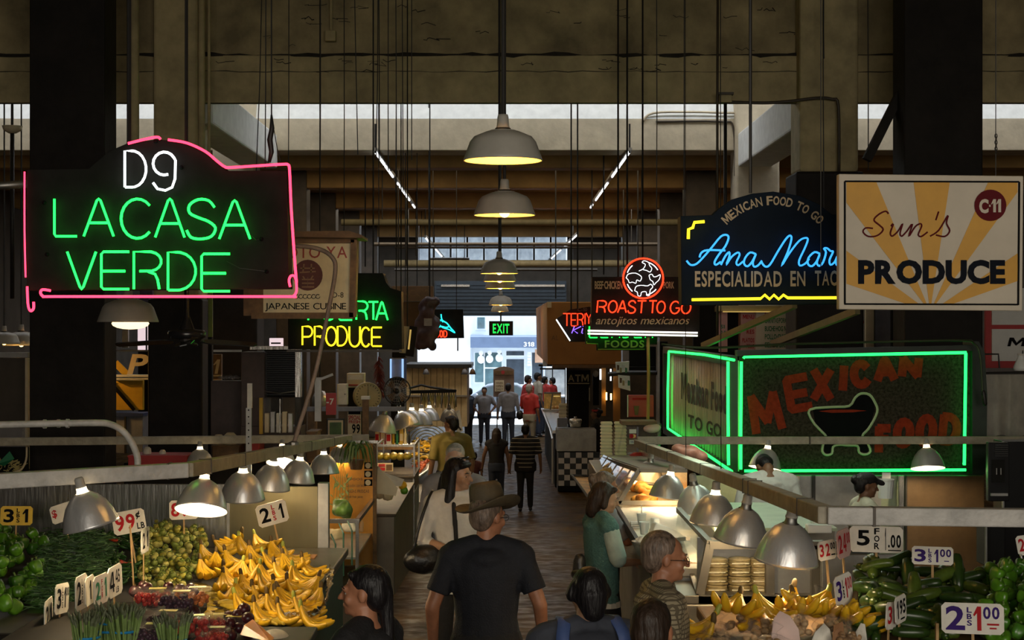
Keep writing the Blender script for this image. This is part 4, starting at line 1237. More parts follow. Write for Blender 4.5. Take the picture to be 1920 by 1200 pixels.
bmd = MB().add([plane(x, y, ZT) + Vector((0, 0, .0)) for x, y in pg] + [plane(x * .8 + 27, y * .8 + 212, ZT) + Vector((0, 0, .11 if y < 1100 else .05)) for x, y in pg], [tuple(range(8))[::-1], tuple(range(8, 16))] + [(i, (i + 1) % 8, 8 + (i + 1) % 8, 8 + i) for i in range(8)])
bm_.add(bmd.v, bmd.f)
tag(bm_.build('green_beans', MATS['bean'], loc=plane(130, 1090, ZT)), 'loose heap of dark green beans between the peppers and chillies', 'beans', kind='stuff')
# chillies
M('chilli', (.025, .075, .015), .25, var=.4, scale=10)
M('chilli_red', (.45, .035, .01), .3, var=.3)
def chilli(mt):
    o = MB().tube([(-.045, 0, .003), (-.035, 0, 0), (-.01, 0, -.003), (.02, 0, 0), (.042, 0, .006)], [.006, .014, .0145, .010, .002], 7).build('chilli_pepper', mt, None, False, True)
    MB().tube([(-.045, 0, .003), (-.06, 0, .01)], [.005, .003], 5).build('stem', MATS['stem_green'], o, False)
    return o
pile([chilli(MATS['chilli'])] , [(185, 1015), (280, 1012), (300, 1040), (255, 1100), (190, 1115), (195, 1060)], 190, .016, ZT, 'dark green chilli lying between the beans and tomatillos', 'chilli', 'green chillies between beans and tomatillos', .12, slope=.13)
pile([chilli(MATS['chilli_red'])] , [(175, 1030), (230, 1050), (250, 1090), (180, 1095)], 9, .016, ZT, 'red chilli lying on top of the dark green ones', 'chilli', 'red chillies among the green ones', .2, slope=.16)
# tomatillos
M('tomatillo', (.30, .27, .035), .45, var=.35, scale=18)
M('tomatillo_pale', (.40, .37, .10), .5, var=.3, scale=18)
M('tomatillo_green', (.15, .19, .03), .45, var=.35, scale=18)
def tom(mt):
    o = MB().ell((0, 0, 0), (.028, .028, .024), n=10, m=7).build('tomatillo', mt, None, False, True)
    MB().lathe([(.014, .020), (.02, .026), (.008, .027), (.003, .036)], 6).build('husk', MATS['tomatillo_green'], o, False)
    return o
pile([tom(MATS['tomatillo']), tom(MATS['tomatillo_pale']), tom(MATS['tomatillo_green'])], [(282, 1030), (310, 1016), (386, 1022), (386, 1062), (352, 1112), (262, 1114), (262, 1072)], 260, .025, ZT, 'small round yellowish tomatillo in the heap left of the bananas'.replace('left of', 'next to'), 'tomatillo', 'tomatillos next to the bananas', .16, slope=.1)
# bananas
M('banana', (.66, .38, .014), .42, var=.18, scale=9)
M('banana_dull', (.48, .33, .03), .5, var=.4, scale=14)
M('banana_tip', (.10, .06, .015), .7)
M('banana_green', (.34, .36, .05), .5, var=.2)
def banana_pts(a, ln=1.):
    pr = [(0, .125), (.012, .095), (.035, .055), (.075, .026), (.12, .024), (.165, .045), (.178, .056)]
    return [Vector((r_ * math.cos(a) * ln, r_ * math.sin(a) * ln, z)) for r_, z in pr]
def bunch(n, spread, k, mt='banana'):
    rnd = random.Random(k)
    t = thing('banana_bunch', 'x', 'bananas', (0, 0, 0))
    for i in range(n):
        a = R(-spread / 2 + spread * i / max(1, n - 1))
        pts = banana_pts(a, rnd.uniform(.9, 1.1))
        off = Vector((0, (i - n / 2) * .008, rnd.uniform(-.004, .008)))
        MB().tube(smooth_path([p + off * min(1, j / 2) for j, p in enumerate(pts)], 2), [.008, .0085, .009, .013, .0165, .019, .0205, .021, .0205, .0185, .014, .008, .006], 7).build('banana', MATS[mt], t, False, True)
    MB().cap((0, 0, .118), .013, (-.004, 0, .145), .011, 7).build('crown', MATS['banana_tip' if k % 2 else 'banana_green'], t, False, True)
    return t
BN = [bunch(5, 70, 1), bunch(6, 95, 2), bunch(4, 55, 3)]
usedb = {}
def place_bunch(x, y, z0, rz, label, group, i, lift=0, tilt=(0, 0), protos=BN, s=1.1):
    w = plane(x, y, z0)
    loc = (w.x, w.y, z0 + lift)
    if (id(protos), i) not in usedb:
        usedb[(id(protos), i)] = 1
        o = protos[i]; o.location = loc; o.rotation_euler = (tilt[0], tilt[1], rz); o.scale = (s,) * 3
        tag(o, label, None, group)
    else:
        dup(protos[i], loc, (tilt[0], tilt[1], rz), label, group, scale=s)
BL, BG = 'yellow banana bunch heaped on the tray beside the tomatillos', 'banana bunches on the steel tray'
BPOS = [(455, 1040), (498, 1040), (420, 1052), (395, 1062), (545, 1060), (470, 1062), (440, 1070), (512, 1072), (580, 1078), (392, 1088), (450, 1092), (485, 1085), (530, 1090), (565, 1095), (416, 1112), (470, 1112), (505, 1112), (548, 1118), (590, 1112), (440, 1128), (485, 1130), (528, 1138), (565, 1145), (600, 1128), (530, 1160), (575, 1165), (490, 1155), (418, 1078), (463, 1050), (525, 1056), (550, 1076), (500, 1098), (430, 1102), (530, 1124), (460, 1146), (512, 1146), (546, 1132)]
BLAB = {}
for _r, (_a, _b) in enumerate(((0, 1057), (1057, 1080), (1080, 1100), (1100, 1125), (1125, 1150), (1150, 1200))):
    for _i, q in enumerate(sorted(p for p in BPOS if _a <= p[1] < _b)):
        BLAB[q] = ('banana bunch, ' + _w[_i] + ' from the tomatillos in the ' + ['back', 'second', 'third', 'fourth', 'fifth', 'front'][_r] + ' row of the tray')
for i, (x, y, dz, rz) in enumerate([(455, 1040, .13, 3.0), (498, 1040, .1, -.3), (420, 1052, .1, .2), (395, 1062, .1, -.5), (545, 1060, .08, -.2), (470, 1062, .1, -1.2), (440, 1070, .09, -.2), (512, 1072, .08, .1), (580, 1078, .06, -.3), (392, 1088, .08, -.7), (450, 1092, .08, -1.4), (485, 1085, .07, -.3), (530, 1090, .06, -.2), (565, 1095, .05, -.5),
                                    (416, 1112, .06, -1.2), (470, 1112, .05, -.4), (505, 1112, .05, -.2), (548, 1118, .04, .3), (590, 1112, .04, -2.4), (440, 1128, .03, -1), (485, 1130, .03, .2), (528, 1138, .02, .2), (565, 1145, .0, .15), (600, 1128, 0, -1.9), (530, 1160, 0, .1), (575, 1165, 0, .2), (490, 1155, 0, -.1), (418, 1078, .1, -.9), (463, 1050, .13, -.4), (525, 1056, .11, -.9), (550, 1076, .08, -.6), (500, 1098, .08, -.9), (430, 1102, .09, -.1), (530, 1124, .05, -.7), (460, 1146, .03, -.2), (512, 1146, .03, -.5), (546, 1132, .03, -.4)]):
    place_bunch(x - (16 if -1 < rz < 1 else 0), y + 12, ZT, rz + random.uniform(-.2, .2), BLAB[(x, y)], BG, i % 3, dz * .75, (random.uniform(-.2, .2), random.uniform(-.2, .15)))
def loose(mt, r_=.019):
    pts = [Vector((math.cos(a) * .1, math.sin(a) * .1 - .085, 0)) for a in [R(30 + 17.5 * k) for k in range(7)]]
    o = MB().tube(pts, [.006, .014, r_, r_ * 1.05, r_, .013, .006], 7).build('plantain', mt, None, False, True)
    MB().cap(pts[-1], .006, pts[-1] + Vector((-.02, -.02, 0)), .005, 6).build('stalk', MATS['banana_tip'], o, False)
    return o
pile([loose(MATS['banana_dull']), loose(MATS['banana_dull'], .022)], [(300, 1120), (360, 1100), (400, 1115), (440, 1140), (530, 1155), (545, 1174), (440, 1174), (330, 1150)], 52, .022, ZT, 'dull speckled plantain lying in front of the yellow bananas', 'plantain', 'plantains in front of the bananas', .1, lambda: (random.uniform(-.3, .3), random.uniform(-.3, .3), random.uniform(-.6, .9)), (.95, 1.2))
# crumpled foil edge of the banana tray
M('foil', (.8, .79, .76), .22, 1, var=.1, bump=.8, bscale=40)
m = MB()
rnd = random.Random(5)
path = [plane(x, y, ZT) for x, y in ((606, 1078), (612, 1092), (610, 1112), (604, 1135), (592, 1158), (570, 1168), (540, 1172), (515, 1172))]
path = smooth_path(path, 5)
vs, fs = [], []
for i, p in enumerate(path):
    for k in range(5):
        vs.append(p + Vector((rnd.uniform(-.014, .014) + .012 * k, rnd.uniform(-.014, .014) - .006 * k, -.02 + .026 * k + rnd.uniform(-.006, .006))))
for i in range(len(path) - 1):
    for k in range(4):
        fs.append((i * 5 + k, i * 5 + k + 1, i * 5 + 6 + k, i * 5 + 5 + k))
tag(m.add(vs, fs).build('foil_liner', MATS['foil'], loc=path[0]), 'crumpled silver foil rim along the edge of the banana tray', 'foil')
cb = thing('cardboard_box', 'brown cardboard box lettered POTATOES behind the bananas', 'box', P(567, 1075, 12.4))
MB().box(P(567, 1062, 12.4), (.21, .2, .16)).build('carton', M('cardboard', (.28, .13, .05), .8, var=.2), cb, bev=.004)
T(cb, 'POTATOES', (545, 1060, 586, 1072), 12.29, MATS['ink_red'], 1, shear=.1)
MB().box(P(567, 1052, 12.295), (.2, .006, .004)).build('flap_edge', MATS['wood_frame'], cb)
tb = thing('produce_box', 'white carton edge under the tomatillos', 'box', plane(262, 1135, ZT))
MB().bx(plane(240, 1120, ZT).x, plane(335, 1120, ZT).x, 9.72, 9.76, ZT, ZT + .1).build('carton_front', MATS['card_white'], tb, bev=.004)
M('plum_', (0, 0, 0)) if False else None
# ---- front stand: plums, berry boxes, asparagus
M('plum', (.06, .012, .018), .3, var=.3, scale=10)
def plum():
    o = MB().ell((0, 0, 0), (.034, .034, .031), n=12, m=8).build('plum', MATS['plum'], None, False, True)
    MB().tube([(0, 0, .028), (.003, 0, .04)], .003, 5).build('stem', MATS['banana_tip'], o, False)
    return o
PL = plum()
pile([PL], [(248, 1132), (300, 1128), (360, 1130), (378, 1140), (376, 1165), (340, 1150), (255, 1142)], 22, .033, ZF, 'dark purple plum among the berry boxes', 'plum', 'plums among the berry boxes', .12)
pile([dup(PL)], [(425, 1180), (465, 1180), (470, 1200), (430, 1200)], 14, .033, 2.06, 'purple plum beside the folded orange paper bag', 'plum', 'plums beside the orange bag', .12)
M('berry_red', (.50, .03, .02), .35, var=.4, scale=30)
M('berry_black', (.05, .012, .03), .35, var=.4, scale=30)
M('berry_orange', (.6, .16, .02), .35, var=.3, scale=20)
M('label_yellow', (.6, .5, .1), .5, var=.15)
for i, (x, y, mt, lab_, rz) in enumerate([(285, 1145, 'berry_red', 'clear box of red berries under a dark plum', .15), (360, 1142, 'berry_orange', 'clear box of orange and red cherry tomatoes', .1), (305, 1170, 'berry_black', 'long clear box of dark blackberries behind the asparagus', -.05), (355, 1180, 'berry_red', 'small clear box of red berries at the edge of the asparagus', .2), (405, 1172, 'berry_red', 'clear box of red strawberries with a yellow label', .12), (280, 1196, 'berry_black', 'clear box of dark grapes at the bottom of the stand', 0.05), (395, 1200, 'berry_red', 'clear box of red grapes with a yellow label, lowest in view', .1), (430, 1178, 'berry_red', 'clear box of red berries leaning beside the orange paper bag', -.1), (330, 1150, 'berry_black', 'clear box of dark berries between the red ones', .05)]):
    zf_ = ZF if x < 372 else 2.06
    w = plane(x, max(y + 12, 1142 if x < 372 else 1186), zf_)
    t = thing('berry_box', lab_, 'box', (w.x, w.y, zf_ + (.0 if y > 1160 else .05)), None, (0, 0, rz))
    MB().box((0, 0, .045), (.2, .14, .085)).build('tray', MATS['film'], t, False, bev=.01)
    MB().box((0, 0, .095), (.21, .15, .012)).build('lid', MATS['film'], t, False, bev=.004)
    mm = MB()
    rr = random.Random(i)
    for q in range(60):
        s_ = rr.uniform(.012, .017)
        mm.ell((rr.uniform(-.082, .082), rr.uniform(-.055, .055), rr.uniform(.018, .068)), (s_, s_, s_), n=7, m=5)
    b_ = mm.build('berries', MATS[mt], t, False, True)
    b_['kind'] = 'stuff'
    MB().box((.03, -.0, .1025), (.09, .05, .002)).build('label', MATS['label_yellow'], t, False)
M('aspar', (.20, .30, .08), .5, var=.3, scale=12)
M('aspar_tip', (.13, .15, .08), .6, var=.4, scale=16)
M('band_blue', (.02, .25, .55), .4)
for i, (x, y, n, lab_) in enumerate([(163, 1172, 46, 'asparagus bunch nearest the black stand edge'), (205, 1155, 55, 'taller asparagus bunch with two blue bands'), (232, 1160, 50, 'asparagus bunch leaning against the banded bunch'), (325, 1178, 44, 'asparagus bunch in front of the dark blackberries box')]):
    w = plane(x, y + 52, ZF)
    t = thing('asparagus_bunch', lab_, 'asparagus', (w.x, w.y, ZF))
    rr = random.Random(i + 3)
    a_, b_ = MB(), MB()
    for q in range(n):
        ang, rad_ = rr.uniform(0, 6.28), .055 * math.sqrt(rr.random())
        p0 = Vector((math.cos(ang) * rad_, math.sin(ang) * rad_, 0))
        p1 = Vector((math.cos(ang) * rad_ * 1.5 + rr.uniform(-.012, .012), math.sin(ang) * rad_ * 1.5, rr.uniform(.13, .17)))
        p2 = p1 + Vector((p1.x * .25, p1.y * .25, .04))
        a_.tube([p0, p1], .0055, 5)
        b_.tube([p1, p1.lerp(p2, .4), p2], [.006, .008, .001], 5)
    for o_ in (a_.build('stalks', MATS['aspar'], t, False), b_.build('tips', MATS['aspar_tip'], t, False)):
        o_['kind'] = 'stuff'
    for z in ((.06, .1) if i == 1 else (.07,)):
        MB().lathe([(.062, z), (.066, z + .004), (.062, z + .012)], 16).build('band', MATS['band_blue'], t, False)
M('bag_orange', (.75, .22, .02), .4, var=.1)
o = MB().add([P(450, 1190, 8.5), P(508, 1204, 8.3), P(514, 1196, 8.4), P(474, 1161, 8.6), P(458, 1172, 8.6)], [(0, 1, 2, 3, 4)])
tag(o.build('orange_bag', MATS['bag_orange'], loc=P(490, 1195, 8.5)), 'folded orange paper bag beside the plums', 'bag')
M('bag_white', (.6, .56, .48), .5, var=.25, scale=8)
o = MB().ell(P(515, 1200, 8.7), (.085, .1, .06)).build('fruit_bag', MATS['bag_white'], loc=P(515, 1200, 8.7), voxel=.012)
tag(o, 'crumpled pale bag at the corner of the plums', 'bag')

# ------------------------------------------------------------------ price cards
def price(label, box, texts, Y, card='card_white', ratio=1.4, roll=0, stick=None, sgn=1, name='price_sign'):
    x0, y0, x1, y1 = box
    k = Y / F
    H, wp = (y1 - y0) * k, (x1 - x0) * k
    W = max(wp, H * ratio) if ratio else wp
    yaw = math.acos(min(1, wp / W)) * sgn - math.atan(((x0 + x1) / 2 - CX) / F)
    c = P((x0 + x1) / 2, (y0 + y1) / 2, Y)
    t = thing(name, label, 'price sign', c, None, (0, R(roll), yaw))
    ch = H * .12
    a, b = W / 2, H / 2
    MB().prism([(-a + ch, -b), (a - ch, -b), (a, -b + ch), (a, b - ch), (a - ch, b), (-a + ch, b), (-a, b - ch), (-a, -b + ch)], 0, .006).build('card', MATS[card], t, False)
    for tx in texts:
        s_, u0, v0, u1, v1, mt = tx[:6]
        rows = [(s_, v0, v1)]
        if len(tx) > 6:
            n = len(s_); h_ = (v1 - v0) / n
            rows = [(s_[i], v1 - (i + 1) * h_ + h_ * .1, v1 - i * h_ - h_ * .05) for i in range(n)]
        mm = MB()
        for w_, q0, q1 in rows:
            vs, fs = word(w_, 1)
            mm.add([(-a + W * (u0 + u * (u1 - u0)), -.002, -b + H * (q0 + v * (q1 - q0))) for u, v in vs], fs)
        mm.build('lettering', MATS[mt], t, False)
    if stick:
        ln = stick * k
        MB().bar((0, .012, b * .6), (0, .012, -b - ln), .012, .006).build('stick', MATS['wood_stick'], t, False)
    return t
K, RD, PU, GN = 'ink_black', 'ink_red', 'ink_purple', 'ink_green'
price('yellow price card reading 3 LBS 1 above the bell peppers', (2, 949, 60, 985), [('3', .1, .15, .42, .85, K), ('LBS', .5, .12, .6, .9, K, 1), ('1', .68, .15, .86, .85, K)], 12.3, 'card_yellow', roll=2, stick=45)
price('white price card with a dollar sign half behind the tilted lamp', (96, 944, 140, 978), [('$', .05, .3, .25, .8, RD)], 12.4, roll=-14, stick=50)
price('tilted 99 cent price card with red digits above the chillies', (212, 957, 272, 1000), [('99', .08, .15, .68, .85, RD), ('¢', .72, .55, .86, .9, K), ('LB', .72, .12, .95, .4, K)], 11.4, roll=-9, stick=60)
price('white 89 price card with red digits above the tomatillos', (318, 938, 371, 974), [('89', .06, .15, .7, .88, RD), ('LB', .76, .15, .95, .4, K)], 12.5, roll=-1, stick=45)
price('white 2 LBS 1 price card above the yellow bananas', (482, 942, 539, 984), [('2', .1, .18, .42, .85, K), ('LBS', .5, .15, .6, .9, RD, 1), ('1', .72, .18, .86, .85, K)], 12.2, roll=-13, stick=66)
price('narrow sideways price card on a long stick over the tomatillos', (266, 990, 280, 1036), [('2', .1, .2, .4, .85, K), ('1', .6, .2, .8, .85, K)], 9.6, stick=100)
tag(MB().bar(P(244, 985, 9.4), P(253, 1135, 9.4), .012, .008).build('wooden_stake', MATS['wood_stick'], loc=P(253, 1135, 9.4)), 'long bare wooden stake in front of the 99 cent card', 'stick')
price('sideways price card standing nearest the green stand front', (85, 1123, 99, 1190), [('2', .1, .2, .4, .85, K), ('1', .6, .2, .8, .85, K)], 8.4, ratio=1.2, stick=40)
price('sideways 3 1 price card beside the green stand front', (105, 1094, 129, 1150), [('3', .08, .18, .4, .85, K), ('LBS', .46, .15, .54, .9, K, 1), ('1', .6, .18, .74, .85, K), ('00', .76, .55, .96, .85, K)], 8.5, ratio=1.1, stick=70, roll=4)
price('sideways 2 1 price card, outer of the pair over the asparagus', (143, 1078, 164, 1143), [('2', .08, .18, .42, .85, K), ('LBS', .48, .15, .56, .9, K, 1), ('1', .66, .18, .84, .85, K)], 8.5, ratio=.9, stick=50, roll=-3)
price('sideways price card, inner of the pair over the asparagus', (161, 1080, 177, 1134), [('1', .4, .18, .6, .85, K)], 8.6, ratio=.9, stick=60, roll=-4)
price('price card with green 2 and 1 digits', (177, 1077, 203, 1133), [('2', .1, .2, .42, .8, GN), ('FOR', .5, .2, .58, .85, RD, 1), ('1', .7, .2, .86, .85, GN)], 8.6, ratio=1.0, stick=60, roll=-4)
price('sideways 4 for price card in front of the red chillies', (204, 1060, 229, 1118), [('4', .08, .18, .42, .85, K), ('45', .5, .4, .8, .85, K), ('LB', .5, .1, .7, .3, K)], 8.8, ratio=1.0, stick=60, roll=-6)
# right hand cards
price('large white 5 FOR 1.00 card over the cucumbers', (1594, 987, 1692, 1036), [('5', .14, .25, .38, .85, K), ('FOR', .46, .1, .56, .95, K, 1), ('1', .66, .1, .68, .95, K), ('.00', .72, .2, .96, .7, K), ('-', .72, .08, .96, .12, K)], 8.2, ratio=0, stick=80)
price('pinkish sideways 2 4.00 card next to the large 5 FOR card', (1571, 992, 1594, 1046), [('2', .06, .2, .34, .85, RD), ('4', .42, .2, .66, .85, RD), ('00', .7, .45, .96, .85, RD)], 8.0, 'card_pink' if M('card_pink', (.55, .36, .33), .6, var=.1) else '', ratio=.8, roll=-8, stick=60)
price('small 3 for 2.00 card under the nearest unlit lamp', (1535, 1013, 1567, 1050), [('3', .06, .2, .3, .85, RD), ('2', .4, .2, .64, .85, RD), ('00', .68, .5, .95, .85, K), ('-', .7, .2, .92, .27, K)], 8.1, ratio=1.1, roll=-6, stick=60)
price('white 3 LBS 1.00 card with purple digits on a stick in the cucumbers', (1711, 1025, 1786, 1059), [('3', .06, .15, .34, .85, PU), ('LBS', .4, .1, .48, .9, PU, 1), ('1', .54, .15, .64, .85, PU), ('00', .68, .45, .95, .88, PU), ('-', .78, .2, .9, .25, PU)], 7.9, ratio=0, stick=66)
price('sideways 3 1.00 card on a tall stick in front of the bananas', (1567, 1076, 1598, 1135), [('3', .06, .2, .36, .85, PU), ('LB', .42, .2, .5, .85, K, 1), ('1', .56, .2, .68, .85, RD), ('00', .72, .45, .96, .85, RD)], 7.3, ratio=.9, roll=-10, stick=90)
price('narrow card with red digits leaning among the cucumbers', (1663, 1129, 1681, 1180), [('3', .1, .2, .5, .85, RD), ('1', .65, .2, .8, .85, RD)], 7.1, ratio=.9, roll=6, stick=40)
price('narrow card with black 1.95 digits standing among the cucumbers', (1680, 1116, 1699, 1168), [('1', .08, .2, .24, .85, K), ('95', .35, .3, .9, .85, K), ('-', .4, .12, .8, .18, K)], 7.1, ratio=.9, roll=-5, stick=60)
price('biggest 2 LBS 1.00 card with purple and red digits before the peppers', (1767, 1131, 1880, 1189), [('2', .07, .12, .38, .9, PU), ('LBS', .41, .25, .49, .88, PU, 1), ('1', .51, .12, .64, .9, RD), ('00', .67, .5, .93, .9, PU), ('-', .73, .3, .92, .36, RD), ('-', .77, .18, .88, .23, RD)], 6.9, ratio=0, roll=-1, stick=40)
price('price card cut by the picture edge beside the black ovens', (1907, 1003, 1945, 1040), [('2', .1, .2, .4, .85, RD)], 8.4, ratio=0, roll=-10, stick=130)
tag(MB().bar(P(1757, 1168, 7), P(1756, 1230, 7), .02, .012).build('wooden_stake', MATS['wood_stick'], loc=P(1757, 1210, 7)), 'short bare wooden stake standing in the cucumbers', 'stick')

# ------------------------------------------------------------------ cucumber stall
ZR = 2.33
st = thing('produce_stand', 'wooden stand under the cucumbers and bagged onions', 'stand', (2.2, 8, fl(8)))
MB().bx(.96, 1.95, 6.9, 8.1, ZR - .06, ZR).bx(1.95, 4.4, 6.9, 8.75, ZR - .06, ZR).build('top', MATS['wood_frame'], st, bev=.01)
MB().bx(1.0, 1.95, 6.95, 8.05, fl(9), ZR - .06).bx(1.95, 4.4, 6.95, 8.7, fl(9), ZR - .06).build('skirt', MATS['near_black'], st)
M('cucumber', (.022, .05, .008), .3, var=.4, scale=14)
M('cucumber_light', (.06, .095, .012), .3, var=.4, scale=14)
def cuke(mt, k):
    b_ = [.0, .006, .01, .006][k % 4]
    o = MB().tube([(-.09, 0, 0), (-.082, 0, b_ * .3), (-.05, 0, b_), (0, 0, b_ * 1.4), (.05, 0, b_), (.082, 0, b_ * .3), (.09, 0, 0)], [.008, .021, .027, .029, .027, .021, .008], 9).build('cucumber', mt, None, False, True)
    MB().cap((-.088, 0, 0), .005, (-.1, 0, .002), .004, 5).build('stem', MATS['stem_green'], o, False)
    return o
pile([cuke(MATS['cucumber'], 0), cuke(MATS['cucumber'], 1), cuke(MATS['cucumber_light'], 2)], [(1605, 1125), (1640, 1105), (1720, 1120), (1800, 1108), (1840, 1125), (1850, 1205), (1600, 1215)], 105, .032, ZR, 'dark green cucumber heaped around the purple price cards', 'cucumber', 'cucumbers around the price cards', .16, lambda: (random.uniform(0, 6), random.uniform(-.35, .35), random.choice((random.uniform(-.5, .5), random.uniform(1, 2)))), slope=.1)
for i, (x, y, rz) in enumerate([(1703, 1115, 1.2), (1715, 1150, 1.35), (1795, 1118, 1.3), (1762, 1120, .5)]):
    w = plane(x, y + 25, ZR)
    c = cuke(MATS['cucumber_light' if i % 2 else 'cucumber'], i)
    c.location = (w.x, w.y, ZR + .16 + .02 * (i == 2)); c.rotation_euler = (0, -rz * .75, R(80) if i != 3 else .3); c.scale = (1.15,) * 3
    tag(c, 'cucumber standing upright out of the heap, ' + ['behind the 1.95 card', 'longest, beside the 1.95 card', 'curved, under the 3 LBS card'.replace('under', 'beyond'), 'pale, below the 3 LBS card'][i], 'cucumber', 'cucumbers around the price cards')
pb2 = [bell(MATS['pepper'], 4), bell(MATS['pepper_dark'], 5)]
pile(pb2, [(1838, 1125), (1880, 1118), (1990, 1135), (1990, 1215), (1850, 1215)], 90, .033, ZR, 'shiny green bell pepper behind the biggest price card', 'pepper', 'bell peppers by the cucumbers', .18, slope=.06, sc=(.66, .82))
for i, (x, y, dz, rz) in enumerate([(1375, 1142, .1, -1.6), (1425, 1140, .1, -1.2), (1478, 1132, .11, -1.5), (1495, 1142, .1, -.8), (1540, 1138, .1, -1.9), (1575, 1140, .1, -.9), (1590, 1150, .08, -1.2), (1330, 1160, .02, 2.8), (1345, 1170, .0, 3.0)]):
    place_bunch(x, y + 46, ZR, rz, _w[[8, 9][0] if i > 8 else sorted([1375, 1425, 1478, 1495, 1540, 1575, 1590, 1330, 1345]).index(x)] + ' banana bunch behind the bagged mushrooms, counting away from the checked shirt', 'banana bunches behind the bagged mushrooms', i % 3, dz * .6, (random.uniform(-.5, .3), random.uniform(-.55, .2)))
M('mushroom', (.5, .33, .17), .6, var=.5, scale=20)
M('onion_brown', (.30, .17, .07), .5, var=.5, scale=20)
for i, (x, y, dz) in enumerate(sorted([(1340, 1182, 0), (1385, 1172, .02), (1432, 1180, .02), (1405, 1198, 0), (1352, 1205, 0), (1480, 1168, .05), (1530, 1160, .07), (1575, 1168, .06), (1500, 1190, .05), (1560, 1190, .05), (1320, 1200, 0), (1450, 1205, 0), (1590, 1200, .02)])):
    w = plane(x, y + 22, ZR)
    g_ = 'bags of mushrooms and onions on the stand'
    t = thing('vegetable_bag', _w[i] + ' clear bag of mushrooms, counting along the stand from the checked shirt to the cucumbers' if i < 12 else 'clear bag of mushrooms squeezed against the cucumber heap', 'bag', (w.x, w.y, ZR + dz), g_)
    rr = random.Random(i)
    mm = MB()
    for q in range(26):
        s_ = rr.uniform(.014, .022)
        a, d_ = rr.uniform(0, 6.28), rr.random() ** .5
        mm.ell((.062 * d_ * math.cos(a), .055 * d_ * math.sin(a), .02 + .05 * rr.random() * (1.2 - d_)), (s_, s_, s_ * .8), n=8, m=5)
    o_ = mm.build('mushrooms', MATS['mushroom' if i % 3 else 'onion_brown'], t, False, True)
    o_['kind'] = 'stuff'
    mm = MB().ell((0, 0, .035), (.088, .08, .05), n=14, m=8)
    for q in range(len(mm.v)):
        mm.v[q] = Vector(mm.v[q]) * rr.uniform(.9, 1.12) + Vector((0, 0, .0))
    mm.tube([(0, 0, .08), (.006, 0, .1), (.02, .01, .13)], [.02, .01, .03], 7)
    mm.build('film', MATS['film'], t, False, True)
M('pink_paper', (.72, .52, .46), .7, var=.08)
for i, (pts, lab_) in enumerate([([(1446, 1195), (1450, 1160), (1462, 1145), (1482, 1155), (1498, 1180), (1502, 1215), (1450, 1215)], 'sheet of pink paper standing among the mushroom bags'), ([(1520, 1205), (1528, 1185), (1545, 1168), (1556, 1180), (1562, 1205), (1540, 1220)], 'crumpled white plastic tuft among the mushroom bags'), ([(1560, 1205), (1563, 1172), (1580, 1165), (1584, 1195), (1575, 1210)], 'brown paper scrap beside the crumpled plastic tuft'), ([(1604, 1185), (1614, 1168), (1622, 1170), (1626, 1200), (1612, 1210)], 'white plastic bag scrap hanging at the cucumber heap edge')]):
    Yp = 6.98 - .02 * i
    c = P(sum(p[0] for p in pts) / len(pts), sum(p[1] for p in pts) / len(pts), Yp + .05)
    vs = [P(x, y, Yp + random.uniform(-.03, .03)) for x, y in pts] + [c]
    n = len(pts)
    o = MB().add(vs, [(k, (k + 1) % n, n) for k in range(n)]).build('paper_scrap', [MATS['pink_paper'], MATS['bag_white'], MATS['cardboard'], MATS['bag_white']][i], loc=c, smooth=True)
    so = o.modifiers.new('t', 'SOLIDIFY'); so.thickness = .003
    tag(o, lab_, 'paper')
# ------------------------------------------------------------------ stalls behind the banana stand
def slab(m, x0, y0, x1, y1, Y, d):
    return m.bx(P(x0, 0, Y).x, P(x1, 0, Y).x, Y, Y + d, P(0, y1, Y).z, P(0, y0, Y).z)
def rect(parent, name, x0, y0, x1, y1, Y, d, mat, bev=0):
    return slab(MB(), x0, y0, x1, y1, Y, d).build(name, MATS[mat], parent, bev=bev)
def unit(name, label, cat, x0, y0, x1, y1, Y, d, mat, part='body', bev=.008, group=None):
    t = thing(name, label, cat, P((x0 + x1) / 2, y1, Y), group)
    rect(t, part, x0, y0, x1, y1, Y, d, mat, bev)
    return t
M('maroon_panel', (.075, .05, .045), .6, var=.2)
M('yellow_board', (.55, .33, .01), .5, var=.1)
M('cream', (.68, .56, .36), .6, var=.1)
M('beadboard', (.75, .58, .32), .6, var=.1)
M('screen_blue', (.35, .6, 1), emit=.9)
M('orange_board', (.55, .24, .02), .5, var=.25, scale=3)
M('brown_fascia', (.34, .15, .03), .65, var=.2, scale=1.2)
M('brown_board', (.14, .075, .03), .6, var=.2)
M('leaf', (.08, .16, .03), .5, var=.4)
M('white_paint', (.75, .74, .7), .5, var=.05)
M('styro', (.84, .77, .58), .6, var=.05)
M('red_paint', (.45, .03, .03), .5, var=.1)
M('blue_grey', (.2, .21, .26), .5, var=.2)
u = unit('lit_post', 'slim yellow post edge tinted by green neon light beside the dark maroon column', 'post', 390, 545, 398, 632, 20.2, .05, M('post_neon_tint', (.16, .22, .02), .5).name, 'post'); stand(u, 390, 397, 632, 20.2, .05)  # green neon light mixed into the colour of the yellow post
u = unit('small_window', 'tiny bright window below the beige restaurant board', 'window', 505, 634, 530, 650, 30, .1, 'lit_window' if 'lit_window' in MATS else M('lit_window', (1, .8, .85), emit=.8).name, 'pane'); rect(u, 'mullion', 508, 642, 526, 645, 29.95, .04, 'iron'); stand(u, 506, 529, 650, 30.02, .06)
u = unit('curtain', 'dull violet curtain behind the fat globe pendant', 'curtain', 262, 545, 286, 606, 31, .1, M('violet_cloth', (.12, .10, .2), .8).name, 'cloth'); hang(u, 274, 545, 31.05)
